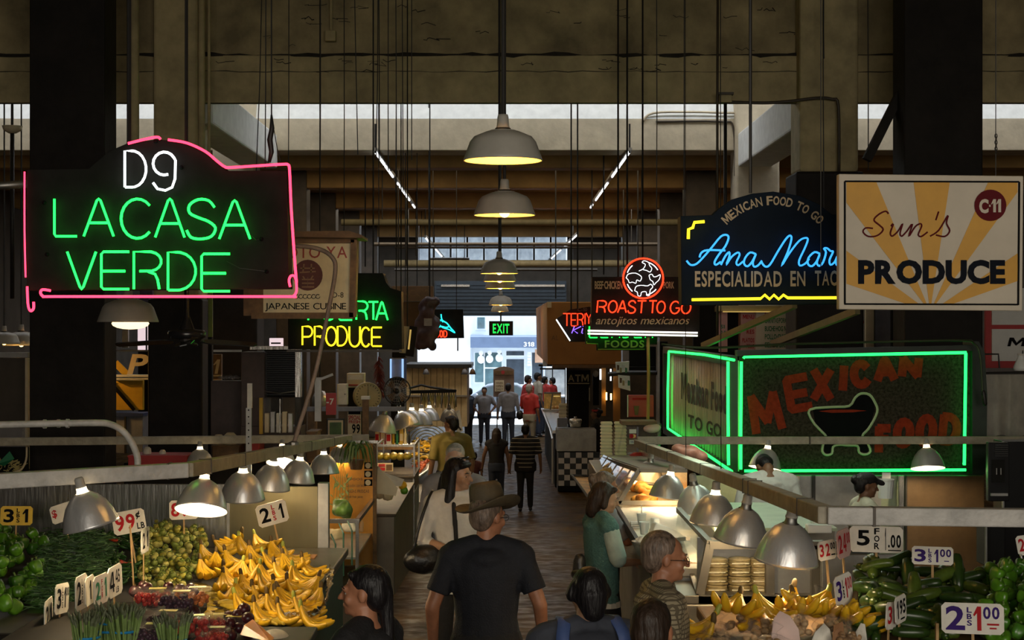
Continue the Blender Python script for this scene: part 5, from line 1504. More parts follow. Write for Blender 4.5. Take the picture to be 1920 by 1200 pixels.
# dark cabinet with louvred shutter and steel frame
c = unit('shutter_cabinet', 'tall dark cabinet with black louvres in a steel frame', 'cabinet', 452, 660, 496, 800, 19, .5, 'maroon_panel')
for k in range(24):
    z = P(0, 660 + k * 3.5, 19).z
    MB().box((P(524, 0, 19).x, 19.12, z), (P(553, 0, 19).x - P(496, 0, 19).x, .05, .012)).build('louvre', MATS['black_gloss'], c)
rect(c, 'louvre_back', 496, 655, 553, 745, 19.2, .3, 'near_black')
fr = MB()
slab(fr, 468, 649, 564, 656, 18.9, .12); slab(fr, 553, 656, 564, 745, 18.9, .12)
fr.build('frame', MATS['steel'], c, bev=.004)
MB().tube([P(497, 734, 18.9), P(525, 738, 18.85), P(553, 734, 18.9)], .008, 5).build('pull_chain', MATS['steel_dull'], c)
stand(c, 452, 564, 800, 19, .45, 'maroon_panel', 'lower_case'); rect(c, 'side_case', 553, 656, 562, 800, 19.05, .4, 'near_black')
d = unit('display_box', 'clear plastic display box with a yellow edge under the louvres', 'box', 488, 748, 555, 812, 18.3, .4, 'film')
rect(d, 'edge_strip', 486, 746, 492, 814, 18.25, .05, 'yellow_board')
rect(d, 'divider', 524, 748, 526, 812, 18.28, .02, 'steel')
for k in range(5):
    rect(d, 'jar', 496 + 11 * k, 775 - 3 * (k % 2), 504 + 11 * k, 811, 18.5, .08, ['cream', 'steel_dull', 'card_white'][k % 3], .004)
c = unit('maroon_partition', 'broad dark maroon panel beside the louvred cabinet', 'panel', 395, 714, 452, 880, 19.6, .2, 'maroon_panel')
rect(c, 'top_rail', 400, 656, 452, 660, 19.6, .05, 'steel_dull')
o = MB()
for k in range(7):
    o.cap(P(412 + 5 * k, 707 + (k % 3), 19.3), .02, P(418 + 5 * k, 708 - (k % 2) * 3, 19.25), .018, 6)
tag(o.build('crumpled_wrap', MATS['film'], loc=P(425, 712, 19.3), smooth=True), 'crumpled clear wrap on the ledge under the figure one', 'wrap')
s = unit('number_sign', 'cream figure one on a brown plate beside the dark post', 'sign', 398, 664, 415, 718, 23, .1, 'wood_frame', 'plate')
T(s, '1', (400, 674, 413, 701), 22.99, MATS['cream'], 1, shear=.2)
stand(s, 400, 413, 718, 23.02, .06); rect(s, 'line', 398, 703, 415, 706, 22.96, .03, 'cream'); rect(s, 'line', 398, 711, 415, 714, 22.96, .03, 'cream')
s = thing('letter_sign', 'big cream letter P standing on a pale ledge', 'sign', P(258, 704, 23.5))
T(s, 'P', (238, 664, 279, 702), 23.5, MATS['cream'], 1, shear=.2, name='letter')
slab(slab(MB(), 205, 703, 280, 707, 23.4, .2), 205, 709, 280, 712, 23.4, .2).build('ledge', MATS['card_white'], s)
y_ = unit('yellow_board', 'mustard yellow board with dark diagonal strokes behind the black pillar', 'sign', 205, 713, 268, 769, 23.6, .1, 'yellow_board', 'board')
MB().bar(P(205, 715, 23.55), P(252, 769, 23.55), .02, .05).build('stroke', MATS['ink_black'], y_)
MB().bar(P(216, 680, 23.55), P(238, 702, 23.55), .02, .1).build('stroke', MATS['yellow_board'], y_)
for k, (x, y, mt) in enumerate(((222, 690, 'red_paint'), (228, 682, 'yellow_board'), (240, 690, 'ink_green'), (243, 682, 'n_violet'))):
    pass
c = unit('low_cabinet', 'grey low cabinet with a dark blue rim under the yellow board', 'cabinet', 205, 778, 268, 850, 23.5, .4, 'blue_grey')
rect(c, 'rim', 205, 775, 268, 781, 23.45, .45, M('rim_blue', (.03, .05, .16), .4).name)
rect(c, 'divider', 233, 781, 236, 850, 23.45, .05, 'iron')
w = unit('bright_panel', 'pale pink and white lit window panel behind the fat globe pendant', 'window', 258, 611, 281, 657, 30, .1, M('lit_window', (1, .8, .85), emit=.8).name, 'pane')
stand(w, 259, 280, 657, 30.02, .06); rect(w, 'mullion', 273, 611, 275.5, 657, 29.95, .05, 'iron'); rect(w, 'rail', 258, 640, 281, 642, 29.95, .05, 'iron')
rect(w, 'side_post', 229, 600, 240, 652, 29.9, .1, 'steel_dull'); rect(w, 'sill', 215, 656, 282, 659, 29.9, .1, 'steel_dull')
c = unit('grey_screen', 'tall grey brown screen between the picture edge and the black pillar', 'screen', -60, 671, 51, 800, 19.5, .1, 'wall_dark', 'panel')
rect(c, 'edge_post', 47, 671, 52, 880, 19.4, .1, 'cream'); rect(c, 'top_rail', -60, 661, 52, 670, 19.4, .12, 'steel_dull')
t = thing('glass_bin', 'bin of dried husks behind glass near the picture edge', 'bin', P(20, 885, 17.6))
rect(t, 'back', -60, 838, 52, 886, 18, .05, 'near_black')
m = MB()
for k in range(60):
    p = P(random.uniform(-10, 45), random.uniform(866, 886), 17.7)
    m.tube([p, p + Vector((random.uniform(-.08, .08), 0, random.uniform(-.02, .06)))], .006, 4)
h_ = m.build('husks', M('husk', (.4, .33, .12), .7, var=.3), t); h_['kind'] = 'stuff'
MB().add([P(-5, 870, 17.65), P(18, 846, 17.7), P(27, 860, 17.68), P(8, 874, 17.6)], [(0, 1, 2, 3)]).build('leaf', MATS['ink_green'], t)
MB().tube(smooth_path([P(50, 838, 17.5), P(49, 862, 17.5), P(40, 880, 17.5), P(25, 886, 17.5)], 4), .012, 6).build('rim_hoop', MATS['cream'], t, smooth=True)
rect(t, 'glass', -20, 800, 49, 820, 17.6, .02, 'film')
# goods on the counter behind the white rail
ct = unit('back_counter', 'dark back counter behind the white conduit arm', 'counter', 232, 868, 640, 990, 18.4, .9, 'near_black')
for i, (x0, y0, x1, y1, mt, lab) in enumerate([(240, 856, 350, 884, 'red_paint', 'red crate behind the bend of the white conduit'), (470, 829, 486, 869, 'red_paint', 'small red tub between the crossing rails'), (575, 811, 594, 869, 'wood_frame', 'brown carton behind the bent pole'), (398, 837, 448, 869, 'wood_frame', 'dark crate under the round white melons')]):
    b = unit('storage_tub', lab, 'tub', x0, y0, x1, y1, 18.42 if i else 18.0, .4, mt, 'tub')
    rect(b, 'rim', x0 - 1, y0 - 2, x1 + 1, y0 + 1.5, 18.39 if i else 17.97, .46, mt)
for i, (x, y, r_, lab) in enumerate([(276, 846, .048, 'white jug on the red crate'), (305, 850, .04, 'white cup on the red crate'), (410, 826, .07, 'round white melon beside the strut'), (432, 824, .08, 'largest round white melon beside the strut')]):
    m = MB().lathe([(0, -r_), (r_ * .8, -r_), (r_, -r_ * .2), (r_ * .9, r_ * .6), (r_ * .5, r_), (0, r_)], 14, Matrix.Translation(P(x, y, 18.2 if i < 2 else 18.6)))
    tag(m.build('jug' if i < 2 else 'melon', MATS['card_white' if i < 2 else 'cream'], loc=P(x, y, 18.2 if i < 2 else 18.6), smooth=True), lab, 'jug' if i < 2 else 'melon')
# perforated strut, bent pole, ceiling fan
t = thing('perforated_strut', 'pale steel strut with round holes standing behind the rail', 'strut', P(468, 860, 16.2))
rect(t, 'strut', 463.5, 719, 472.5, 765, 16.2, .03, 'card_white'); rect(t, 'strut', 461, 765, 471.5, 850, 16.2, .03, 'steel_dull'); stand(t, 461, 471, 850, 16.2, .03, 'steel_dull', 'strut')
m = MB()
for k in range(6):
    m.lathe([(0, 0), (.008, 0)], 8, Matrix.Translation(P(466, 769 + 12.5 * k, 16.19)) @ Matrix.Rotation(R(90), 4, 'X'))
m.build('hole', MATS['ink_black'], t)
t = thing('bent_pole', 'rusty bent pole hooking over the beige restaurant board', 'pole', P(551, 832, 12.4))
MB().tube(smooth_path([P(548, 461, 12.4), P(580, 463, 12.4), P(608, 471, 12.4), P(624, 484, 12.4), P(629, 500, 12.4), P(625, 535, 12.4), P(610, 610, 12.4), P(596, 680, 12.4), P(578, 745, 12.4), P(562, 795, 12.4), P(551, 832, 12.4)], 4), .017, 8).build('pole', M('rust', (.26, .20, .165), .6, var=.3, scale=14), t, smooth=True)
MB().lathe([(0, 0), (.04, 0), (.04, .02), (.02, .03)], 10, Matrix.Translation(P(551, 834, 12.4))).build('foot', MATS['steel_dull'], t)
fan = thing('ceiling_fan', 'black ceiling fan with broad flat blades below the LA CASA VERDE sign', 'fan', P(350, 625, 12))
c0 = P(350, 625, 12)
MB().lathe([(0, .05), (.03, .05), (.04, .03), (.13, .022), (.14, .01), (.14, -.03), (.12, -.04), (0, -.042)], 24, Matrix.Translation(c0)).build('motor', MATS['black_gloss'], fan, smooth=True)
MB().lathe([(.018, .4), (.02, .14), (.05, .06), (.06, .03)], 14, Matrix.Translation(c0)).build('canopy', MATS['black_gloss'], fan, smooth=True)
MB().tube([c0 + Vector((0, 0, .38)), P(350, -60, 12)], .012, 6).build('downrod', MATS['iron'], fan)
MB().lathe([(.05, -.04), (.05, -.06), (.02, -.08), (0, -.08)], 14, Matrix.Translation(c0)).build('hub', MATS['iron'], fan)
for k in range(4):
    a = R(188 + 90 * k)
    q = Matrix.Translation(c0 + Vector((0, 0, -.05))) @ Matrix.Rotation(a, 4, 'Z') @ Matrix.Rotation(R(3.5), 4, 'Y') @ Matrix.Rotation(R(13), 4, 'X')
    MB().add([(.1, -.03, 0), (.18, -.07, 0), (.5, -.06, 0), (.52, -.02, 0), (.52, .03, 0), (.5, .06, 0), (.18, .07, 0), (.1, .03, 0)] + [(.1, -.03, -.008), (.18, -.07, -.008), (.5, -.06, -.008), (.52, -.02, -.008), (.52, .03, -.008), (.5, .06, -.008), (.18, .07, -.008), (.1, .03, -.008)],
             [tuple(range(8)), tuple(range(8, 16))[::-1]] + [(i, i + 8, (i + 1) % 8 + 8, (i + 1) % 8) for i in range(8)], q).build('blade', MATS['black_gloss'], fan)
# cross rail with posts, scale, wire fan, signs
r3 = thing('grey_rail', 'grey cross rail on brown posts in front of the dial scale', 'rail', P(685, 830, 20))
rect(r3, 'beam', 566, 763, 760, 771, 20, .06, 'blue_grey')
rect(r3, 'post', 679, 748, 691, 850, 19.9, .08, 'wood_frame'); rect(r3, 'post_cap', 677, 743, 693, 749, 19.88, .12, 'white_paint')
rect(r3, 'post', 577, 772, 593, 812, 19.95, .1, 'wood_frame')
rect(r3, 'upright', 590, 708, 602, 790, 19.8, .06, 'steel_dull')
MB().bar(P(598, 712, 19.8), P(624, 702, 19.8), .04, .03).build('arm', MATS['steel_dull'], r3)
u = thing('hanging_dome', 'polished metal dome bowl hanging behind the grey upright', 'bowl', P(600, 760, 20.5))
MB().lathe([(.0, .17), (.06, .16), (.1, .08), (.11, -.03), (.105, -.03), (.0, .15)], 18, Matrix.Translation(P(600, 757, 20.5))).build('dome', MATS['alu'], u, smooth=True)
MB().tube([P(600, 735, 20.5), P(600, YT(20.5), 20.5)], .008, 5).build('hanger', MATS['iron'], u)
s = unit('number_sign', 'red sign with a white minus seven', 'sign', 611, 737, 630, 778, 19.96, .04, 'red_paint', 'board', .002)
T(s, '-7', (612, 747, 626, 759), 19.95, MATS['white_paint'])
b = unit('wall_box', 'beige metal wall box beside the red minus seven sign', 'box', 633, 720, 651, 759, 20.6, .15, 'card_white'); 
MB().ell(P(647, 739, 20.59), (.012, .01, .012), n=8, m=5).build('latch', MATS['steel_dull'], b)
rect(b, 'hinge_edge', 632, 720, 634, 759, 20.58, .03, 'cream')
p = unit('framed_picture', 'green leafy picture in a dark frame below the minus seven sign', 'picture', 612, 785, 646, 830, 20.4, .04, 'iron', 'frame')
stand(p, 622, 636, 830, 20.42, .03, 'wood_frame'); rect(p, 'mat_board', 615, 788, 643, 828, 20.38, .02, 'cream'); rect(p, 'print', 618, 792, 640, 828, 20.36, .02, 'leaf')
s = unit('price_sign', 'SPECIAL 99 poster with red and black print', 'price sign', 652, 772, 677, 824, 20.2, .02, 'cream', 'card', .002)
T(s, 'SPECIAL', (653, 779, 676, 787), 20.19, MATS['ink_red'], 1, .03); T(s, 'FRESH', (654, 788, 675, 794), 20.19, MATS['ink_red'], 1, .03); T(s, '99', (660, 795, 675, 813), 20.19, MATS['ink_black']); T(s, 'LB', (664, 815, 674, 821), 20.19, MATS['ink_black'])
rect(s, 'header', 653, 770, 676, 777, 20.17, .02, 'ink_black')
t = thing('dial_scale', 'round cream dial scale behind the brown post', 'scale', P(690, 770, 20.8))
q = Matrix.Translation(P(690, 743, 20.8)) @ Matrix.Rotation(R(90), 4, 'X') @ Matrix.Rotation(R(14), 4, 'Y')
MB().lathe([(0, 0), (.178, 0), (.182, -.02), (.182, -.12), (0, -.12)], 28, q).build('case', M('scale_olive', (.36, .3, .14), .5, .2), t, smooth=False)
MB().lathe([(0, .004), (.16, .004)], 28, q).build('dial', M('dial_tan', (.33, .27, .13), .5), t)
MB().lathe([(.16, .0), (.162, .012), (.178, .01), (.18, 0)], 28, q).build('rim', MATS['scale_olive'], t, smooth=True)
MB().add([(-.004, 0, .008), (.004, 0, .008), (.002, .13, .008), (-.002, .13, .008)], [(0, 1, 2, 3)], q).build('needle', MATS['ink_black'], t)
m = MB()
for k in range(24):
    a = k * PI / 12
    m.add([(.135 * math.cos(a), .135 * math.sin(a), .006), (.155 * math.cos(a), .155 * math.sin(a), .006), (.155 * math.cos(a + .05), .155 * math.sin(a + .05), .006), (.135 * math.cos(a + .05), .135 * math.sin(a + .05), .006)], [(0, 1, 2, 3)], q)
m.build('tick_marks', MATS['ink_black'], t)
t = thing('wire_fan', 'round wire cage fan tilted beside the dial scale', 'fan', P(745, 765, 21))
q = Matrix.Translation(P(745, 733, 21)) @ Matrix.Rotation(R(90), 4, 'X') @ Matrix.Rotation(R(-12), 4, 'Y')
MB().tube([q @ Vector((.18 * math.cos(k * PI / 14), .18 * math.sin(k * PI / 14), 0)) for k in range(29)], .009, 6).build('rim', MATS['iron'], t, smooth=True)
m = MB()
for k in range(28):
    a = k * PI / 14
    m.tube([q @ Vector((.04 * math.cos(a), .04 * math.sin(a), .06)), q @ Vector((.13 * math.cos(a), .13 * math.sin(a), .05)), q @ Vector((.18 * math.cos(a), .18 * math.sin(a), 0))], .0025, 4)
for r_ in (.06, .1, .14):
    m.tube([q @ Vector((r_ * math.cos(k * PI / 12), r_ * math.sin(k * PI / 12), .055)) for k in range(25)], .0025, 4)
m.build('cage', MATS['steel_dull'], t)
for k in range(4):
    a = k * PI / 2 + .4
    MB().add([q @ Vector((.03 * math.cos(a), .03 * math.sin(a), 0)), q @ Vector((.16 * math.cos(a), .16 * math.sin(a), .02)), q @ Vector((.16 * math.cos(a + .7), .16 * math.sin(a + .7), -.02)), q @ Vector((.05 * math.cos(a + .9), .05 * math.sin(a + .9), -.01))], [(0, 1, 2, 3)]).build('blade', MATS['brown_board'], t)
MB().ell(P(745, 733, 21), (.045, .06, .045), n=10, m=6).build('motor', MATS['iron'], t, smooth=True)
MB().tube([P(747, 745, 21.05), P(749, 772, 21.05)], .014, 6).build('stand', MATS['iron'], t)
t = thing('chilli_string', 'long string of dried red chillies hanging above the dial scale', 'chillies', P(711, 665, 21.5))
m = MB()
for k in range(170):
    f = random.random()
    p = P(709 + 5 * f, 668 + 72 * f, 21.5)
    a = random.uniform(0, 6.28)
    d_ = Vector((math.cos(a) * .07, math.sin(a) * .05, -.07)) * (1.2 - .5 * abs(f - .5))
    m.tube([p, p + d_ * .5 + Vector((0, 0, .01)), p + d_], [.008, .008, .002], 4)
o = m.build('chillies', M('dried_chilli', (.13, .018, .012), .45, var=.4, scale=9), t); o['kind'] = 'stuff'
MB().tube([P(709, YT(21.5), 21.5), P(711, 740, 21.5)], .006, 5).build('string', MATS['wire'], t)
c = unit('white_machine', 'cream countertop machine behind the beige wall box', 'machine', 650, 700, 682, 727, 22, .3, 'cream')
stand(c, 652, 680, 727, 22.02, .25); rect(c, 'grille', 652, 703, 680, 712, 21.97, .04, 'card_white'); rect(c, 'slot', 652, 721, 680, 723, 21.97, .02, 'ink_red')
s = unit('light_screen', 'cold blue lit glass panel behind the wire fan', 'light', 731, 673, 760, 709, 24, .1, 'blue_grey', 'panel')
stand(s, 733, 758, 709, 24, .1); rect(s, 'light_strip', 731, 673, 734, 709, 23.95, .05, 'screen_blue'); rect(s, 'light_strip', 753, 673, 757, 709, 23.95, .05, 'screen_blue')
rect(s, 'side_board', 757, 672, 762, 712, 23.95, .05, M('board_blue', (.02, .06, .3), .4).name)
for (x0, y0, x1, y1, Y, mt, lab) in [(735, 536, 812, 566, 27, 'brown_board', 'brown fascia board with faded letters beside the dark shutter'), (752, 566, 790, 640, 27.3, 'brown_board', 'plain brown wall panel below the faded fascia board'), (735, 640, 760, 672, 21.8, 'near_black', 'dark stall canopy end above the blue lit panel')]:
    u = unit('fascia_board', lab, 'panel', x0, y0, x1, y1, Y, .3, mt, 'board')
    rect(u, 'edge_trim', x0, y1 - 1.5, x1, y1, Y - .02, .03, 'pipe_dark')
    hang(u, x0 + 8, y0, Y + .1); hang(u, x1 - 8, y0, Y + .1)
    if 'faded' in lab: T(u, 'TACOS', (740, 543, 804, 556), Y - .01, MATS['wood_frame'], 1)
t = LB = thing('light_box', 'yellowish lit slotted box hanging beside the black stepped neon sign', 'light', P(766, 665, 20))
MB().bar(P(762, 612, 20), P(758, 662, 20), .12, .12).build('box', MATS['scale_olive'], t)
hang(LB, 764, 612, 20); MB().bar(P(776, 612, 19.95), P(768, 668, 19.95), .1, .1).build('box', MATS['near_black'], t)
MB().bar(P(770, 618, 19.88), P(766, 655, 19.88), .03, .02).build('diffuser', M('box_glow', (.8, .55, .15), emit=.5), t)
t = thing('hanging_bundle', 'big dark plum coloured bundle hanging before the seafood neon sign', 'bundle', P(803, 560, 25))
m = MB()
for k in range(40):
    f = random.random()
    w_ = .13 + .06 * math.sin(f * 3.1)
    m.ell(P(806 - 8 * f + random.uniform(-14, 14), 562 + 92 * f, 25 + random.uniform(-.08, .08)), (w_ * .55, w_ * .5, w_ * .6), n=8, m=6)
m.build('bundle', M('plum_wrap', (.055, .03, .035), .5, var=.5, scale=7), t, voxel=.03)
rect(t, 'tag_label', 795, 597, 810, 611, 24.74, .01, 'blue_grey')
MB().tube([P(806, 562, 25), P(806, YT(25), 25)], .01, 5).build('cord', MATS['wire'], t)
# cream kiosk
k_ = thing('cream_kiosk', 'cream beadboard kiosk wall under a dark roof strip', 'kiosk', P(820, 790, 46))
for i in range(10):
    x0 = 762 + i * 11.4
    rect(k_, 'plank', x0 + .35, 690, x0 + 11.05, 800, 46, .1, 'beadboard', .006)
rect(k_, 'wall', 762, 690, 876, 800, 46.06, 2.5, 'brown_board'); rect(k_, 'roof_strip', 757, 683, 884, 690, 45.7, 3, 'iron')
rect(k_, 'ledge', 762, 741, 876, 744, 45.9, .1, 'steel_dull')
for x, lab in ((799, 'small grey spotlight on the middle of the cream kiosk wall'), (871, 'small grey spotlight at the corner of the cream kiosk'), (886, 'small bronze spotlight past the corner of the cream kiosk')):
    t = thing('spot_lamp', lab, 'lamp', P(x, 698, 45.6))
    MB().lathe([(.02, .1), (.06, .06), (.1, -.06), (.095, -.06), (.05, .05)], 12, Matrix.Translation(P(x, 698, 45.6))).build('shade', MATS['blue_grey' if x < 880 else 'brown_board'], t, smooth=True)
    MB().tube([P(x, 691, 45.6), P(x, 686, 45.75)], .012, 5).build('stem', MATS['iron'], t)
# small lamps along the plantain stall
for i, (x, y, Y, on, tl) in enumerate([(722, 773, 20.8, False, (0, 8)), (750, 768, 22.2, True, (0, -20)), (772, 764, 24, True, (0, 0)), (790, 766, 25.5, True, (0, 0)), (805, 760, 27, True, (0, 0)), (842, 764, 32, False, (20, 0))]):
    lamp(x, y, Y, ('lit' if on else 'unlit') + ' reflector lamp over the plantain stall, ' + ordn[i] + ' counting away from the dial scale', tl, on, power=.9, s=1.2)
t = thing('utensil_rack', 'rack of pale dried pods hanging above the plantain stall', 'rack', P(825, 740, 27))
MB().tube([P(767, 728, 27), P(790, 722, 27), P(806, 726, 27), P(856, 733, 27)], .02, 6).build('bar', MATS['iron'], t)
MB().bar(P(768, 735, 27), P(855, 733, 27), .1, .05).build('shelf', MATS['near_black'], t)
for k in range(16):
    x = 790 + 4.3 * k
    MB().tube([P(x, 736, 27), P(x + random.uniform(-1, 1), 748, 27), P(x + random.uniform(-2, 2), 756 + random.uniform(0, 10), 27)], [.012, .02, .008], 5).build('pod', MATS['husk' if k % 3 else 'steel_dull'], t, smooth=True)
# ---- counters on the vegetable side of the aisle
def cabinet(name, label, X0, X1, Y0, Y1, h, mat, top='pillar_brown'):
    z0, z1_ = fl(Y1), fl(Y0) + h
    t = thing(name, label, 'counter', ((X0 + X1) / 2, Y0, fl(Y0)))
    MB().bx(X0, X1, Y0, Y1, z0 - .0, z1_ - .03).build('body', MATS[mat], t, bev=.008)
    MB().bx(X0 - .01, X1 + .015, Y0 - .015, Y1, z1_ - .03, z1_).build('top', MATS[top], t, bev=.004)
    MB().bx(X0 + .03, X1 - .02, Y0 + .02, Y1, z0 - .0, fl(Y0) + .08).build('plinth', MATS['near_black'], t)
    return t
M('cab_grey', (.17, .15, .12), .4, .7, var=.2, scale=3)
a = cabinet('steel_counter', 'plain grey steel counter end facing the aisle, before the white paper cone', -1.85, -1.24, 17.7, 21.3, .9, 'cab_grey')
b = cabinet('steel_counter', 'second steel counter along the aisle under the glass case of yellow rolls', -1.9, -1.25, 21.4, 22.8, 1.15, 'cab_grey')
MB().bx(-1.249, -1.244, 21.5, 22.7, fl(21) + .3, fl(21) + .9).build('door_panel', MATS['steel_dull'], b)
MB().bx(-1.249, -1.23, 21.3, 21.36, fl(21) + .1, fl(21) + 1.1).build('edge_post', MATS['steel'], b)
c = cabinet('steel_counter', 'plantain stall counter past the yellow rolls', -2.0, -1.22, 22.85, 33, .72, 'cab_grey')
# glass counter beside the banana stall
g = thing('glass_counter', 'tall glass counter with green edged panes beside the banana stall', 'counter', (-1.75, 13.6, fl(13.6)))
zt = P(0, 944, 16.6).z
MB().bx(-2.4, -1.42, 15.2, 17.2, fl(15.2), fl(15.2) + .3).build('base', MATS['cab_grey'], g, bev=.01)
fr = MB()
for X in (-1.42, -2.4):
    for Yq in (15.2, 17.2):
        fr.bx(X - .015, X + .015, Yq - .015, Yq + .015, fl(15.2), zt)
for Yq in (15.2, 17.2):
    fr.bx(-2.4, -1.42, Yq - .02, Yq + .02, zt - .03, zt + .01)
fr.bx(-1.44, -1.4, 15.2, 17.2, zt - .03, zt + .01)
fr.build('frame', MATS['steel'], g)
for v in ([(-2.4, 15.2), (-1.42, 15.2)], [(-1.42, 15.2), (-1.42, 17.2)]):
    (xa, ya), (xb, yb) = v
    MB().add([(xa, ya, fl(15) + .3), (xb, yb, fl(15) + .3), (xb, yb, zt), (xa, ya, zt)], [(0, 1, 2, 3)]).build('pane', MATS['glass'], g)
MB().bx(-2.4, -1.44, 15.25, 17.15, fl(15) + .62, fl(15) + .64).build('shelf', MATS['steel_dull'], g)
for i, (x, y, r_, mt, lab) in enumerate([(640, 955, .14, 'leaf', 'dark green lettuce head on the glass counter'), (655, 985, .09, 'card_white', 'pale cauliflower inside the glass counter'), (628, 1000, .09, 'cream', 'pale squash inside the glass counter')]):
    rr = random.Random(i)
    m = MB()
    p = P(x, y, 16.2)
    for q in range(14):
        m.ell(p + Vector((rr.uniform(-1, 1), rr.uniform(-1, 1), rr.uniform(-.6, .5))) * r_ * .6, (r_ * .45,) * 3, n=8, m=5)
    tag(m.build(['lettuce', 'cauliflower', 'squash'][i], MATS[mt], loc=p, voxel=.018), lab, 'vegetable')
m = MB()
for k, (x, y0, y1) in enumerate(((629, 1020, 1110), (644, 1000, 1080), (660, 995, 1060))):
    m.tube([P(x, y0, 14), P(x, y1, 14)], .008, 6).tube([P(x, y0, 14), P(x - 8, y0 - 18, 14.3)], .008, 6)
tag(m.build('glass_edge_frame', M('edge_green', (.06, .16, .12), .2), loc=P(644, 1060, 14)), 'green edged loose glass frame standing behind the foil rim', 'frame')
# orange menu board
s = board('menu_board', 'orange yellow menu board with food pictures beside the spider plant', [(618, 1060), (618, 832), (704, 829), (706, 1060)], 17.0, .06, MATS['orange_board'])
rect(s, 'top_rail', 616, 827, 708, 831, 16.95, .1, 'steel'); rect(s, 'edge_strip', 699, 832, 706, 1060, 16.97, .04, 'wood_frame')
for k in range(3):
    f = rect(s, 'photo', 683, 867 + 16 * k, 698, 879 + 16 * k, 16.98, .01, 'ink_black')
    MB().lathe([(0, 0), (.03, 0)], 12, Matrix.Translation(P(690, 873 + 16 * k, 16.97)) @ Matrix.Rotation(R(90), 4, 'X')).build('plate_print', MATS['cream'], f)
for k, w_ in enumerate(('JUGOS', 'Licuados con leche', 'AGUAS FRESCAS', 'fresh fruit juices')):
    T(s, w_, (650, 896 + 11 * k, 650 + 30 + 6 * (k % 3), 902 + 11 * k), 16.99, MATS['wood_frame'], 1)
# spider plant
t = thing('spider_plant', 'spider plant with striped arching leaves on top of the menu board', 'plant', P(668, 850, 16.6))
MB().lathe([(0, -.1), (.06, -.1), (.08, 0), (0, 0)], 12, Matrix.Translation(P(668, 862, 16.6))).build('pot', MATS['brown_board'], t)
M('leaf_pale', (.33, .42, .16), .5)
rr = random.Random(3)
for k in range(46):
    a, l_ = rr.uniform(0, 6.28), rr.uniform(.1, .26)
    p = P(668, 850, 16.6)
    d_ = Vector((math.cos(a), math.sin(a) * .7, 0))
    pts = [p, p + d_ * l_ * .4 + Vector((0, 0, l_ * .55)), p + d_ * l_ * .85 + Vector((0, 0, l_ * .3)), p + d_ * l_ * 1.1 + Vector((0, 0, -l_ * .5))]
    pts = smooth_path(pts, 2)
    sd = Vector((-d_.y, d_.x, 0)).normalized()
    m = MB()
    vs = []
    for i, q in enumerate(pts):
        w_ = .011 * math.sin(PI * (i + .5) / len(pts))
        vs += [q - sd * w_, q + Vector((0, 0, -.003)), q + sd * w_]
    m.add(vs, [(3 * i + j, 3 * i + j + 1, 3 * i + j + 4, 3 * i + j + 3) for i in range(len(pts) - 1) for j in (0, 1)])
    m.build('leaf', MATS['leaf_pale' if k % 3 == 0 else 'leaf'], t)
t = thing('hanging_vine', 'yellow green trailing vine in front of the orange menu board', 'plant', P(640, 880, 16.3))
for k in range(40):
    p = P(rr.uniform(622, 655), rr.uniform(895, 950), 16.4 + rr.uniform(-.1, .2))
    d_ = Vector((rr.uniform(-.05, .05), 0, rr.uniform(.0, .07)))
    MB().add([p, p + d_ * .5 + Vector((.012, -.01, 0)), p + d_, p + d_ * .5 - Vector((.012, 0, 0))], [(0, 1, 2, 3)]).build('leaf', MATS['leaf_pale'], t)
m = MB()
for k in range(6):
    m.tube([P(640, 860, 16.4), P(628 + 5 * k, 905, 16.4), P(624 + 6 * k, 948, 16.4)], .003, 4)
m.build('stems', MATS['leaf'], t)
# paper cone, wrapped rolls, goods
t = thing('paper_cone', 'white paper sheets folded to a cone over pale fruit', 'paper', P(730, 935, 17.8))
MB().add([P(704, 875, 17.9), P(709, 874, 17.8), P(746, 915, 17.75), P(742, 930, 17.75), P(704, 925, 17.8)], [(0, 1, 2, 3, 4)]).build('sheet', MATS['styro'], t)
MB().add([P(720, 886, 17.95), P(758, 899, 17.9), P(752, 912, 17.9), P(735, 912, 17.9)], [(0, 1, 2, 3)]).build('sheet', MATS['card_white'], t)
for i, (x, y, r_, mt, lab) in enumerate([(712, 925, .07, 'cream', 'pale melon under the paper cone'), (727, 928, .07, 'cream', 'second pale melon under the paper cone'), (755, 910, .05, 'banana', 'yellow fruit poking out beside the paper cone'), (758, 920, .045, 'pepper', 'green fruit at the case corner by the paper cone')]):
    rr = random.Random(i)
    m = MB().lathe([(0, -r_ * .95), (r_ * .7, -r_ * .75), (r_, 0), (r_ * .75, r_ * .7), (r_ * .15, r_), (.012, r_ * 1.15)], 14, Matrix.Translation(P(x, y, 18.0)))
    tag(m.build('melon', MATS[mt], loc=P(x, y, 18), smooth=True), lab, 'fruit')
t = thing('glass_case', 'glass case of yellow wrapped rolls above the aisle counter', 'case', P(740, 940, 21.4))
zc0, zc1 = fl(21.4) + 1.15, P(0, 835, 21.4).z
fr = MB()
for X in (-1.74, -1.24):
    for Yq in (21.45, 22.6):
        fr.bx(X - .012, X + .012, Yq - .012, Yq + .012, zc0, zc1)
    fr.bx(X - .012, X + .012, 21.45, 22.6, zc1 - .02, zc1 + .01)
fr.bx(-1.74, -1.24, 21.43, 21.47, zc1 - .02, zc1 + .01)
fr.build('frame', MATS['steel'], t)
MB().add([(-1.24, 21.45, zc0), (-1.24, 22.6, zc0), (-1.24, 22.6, zc1), (-1.24, 21.45, zc1)], [(0, 1, 2, 3)]).build('pane', MATS['glass'], t)
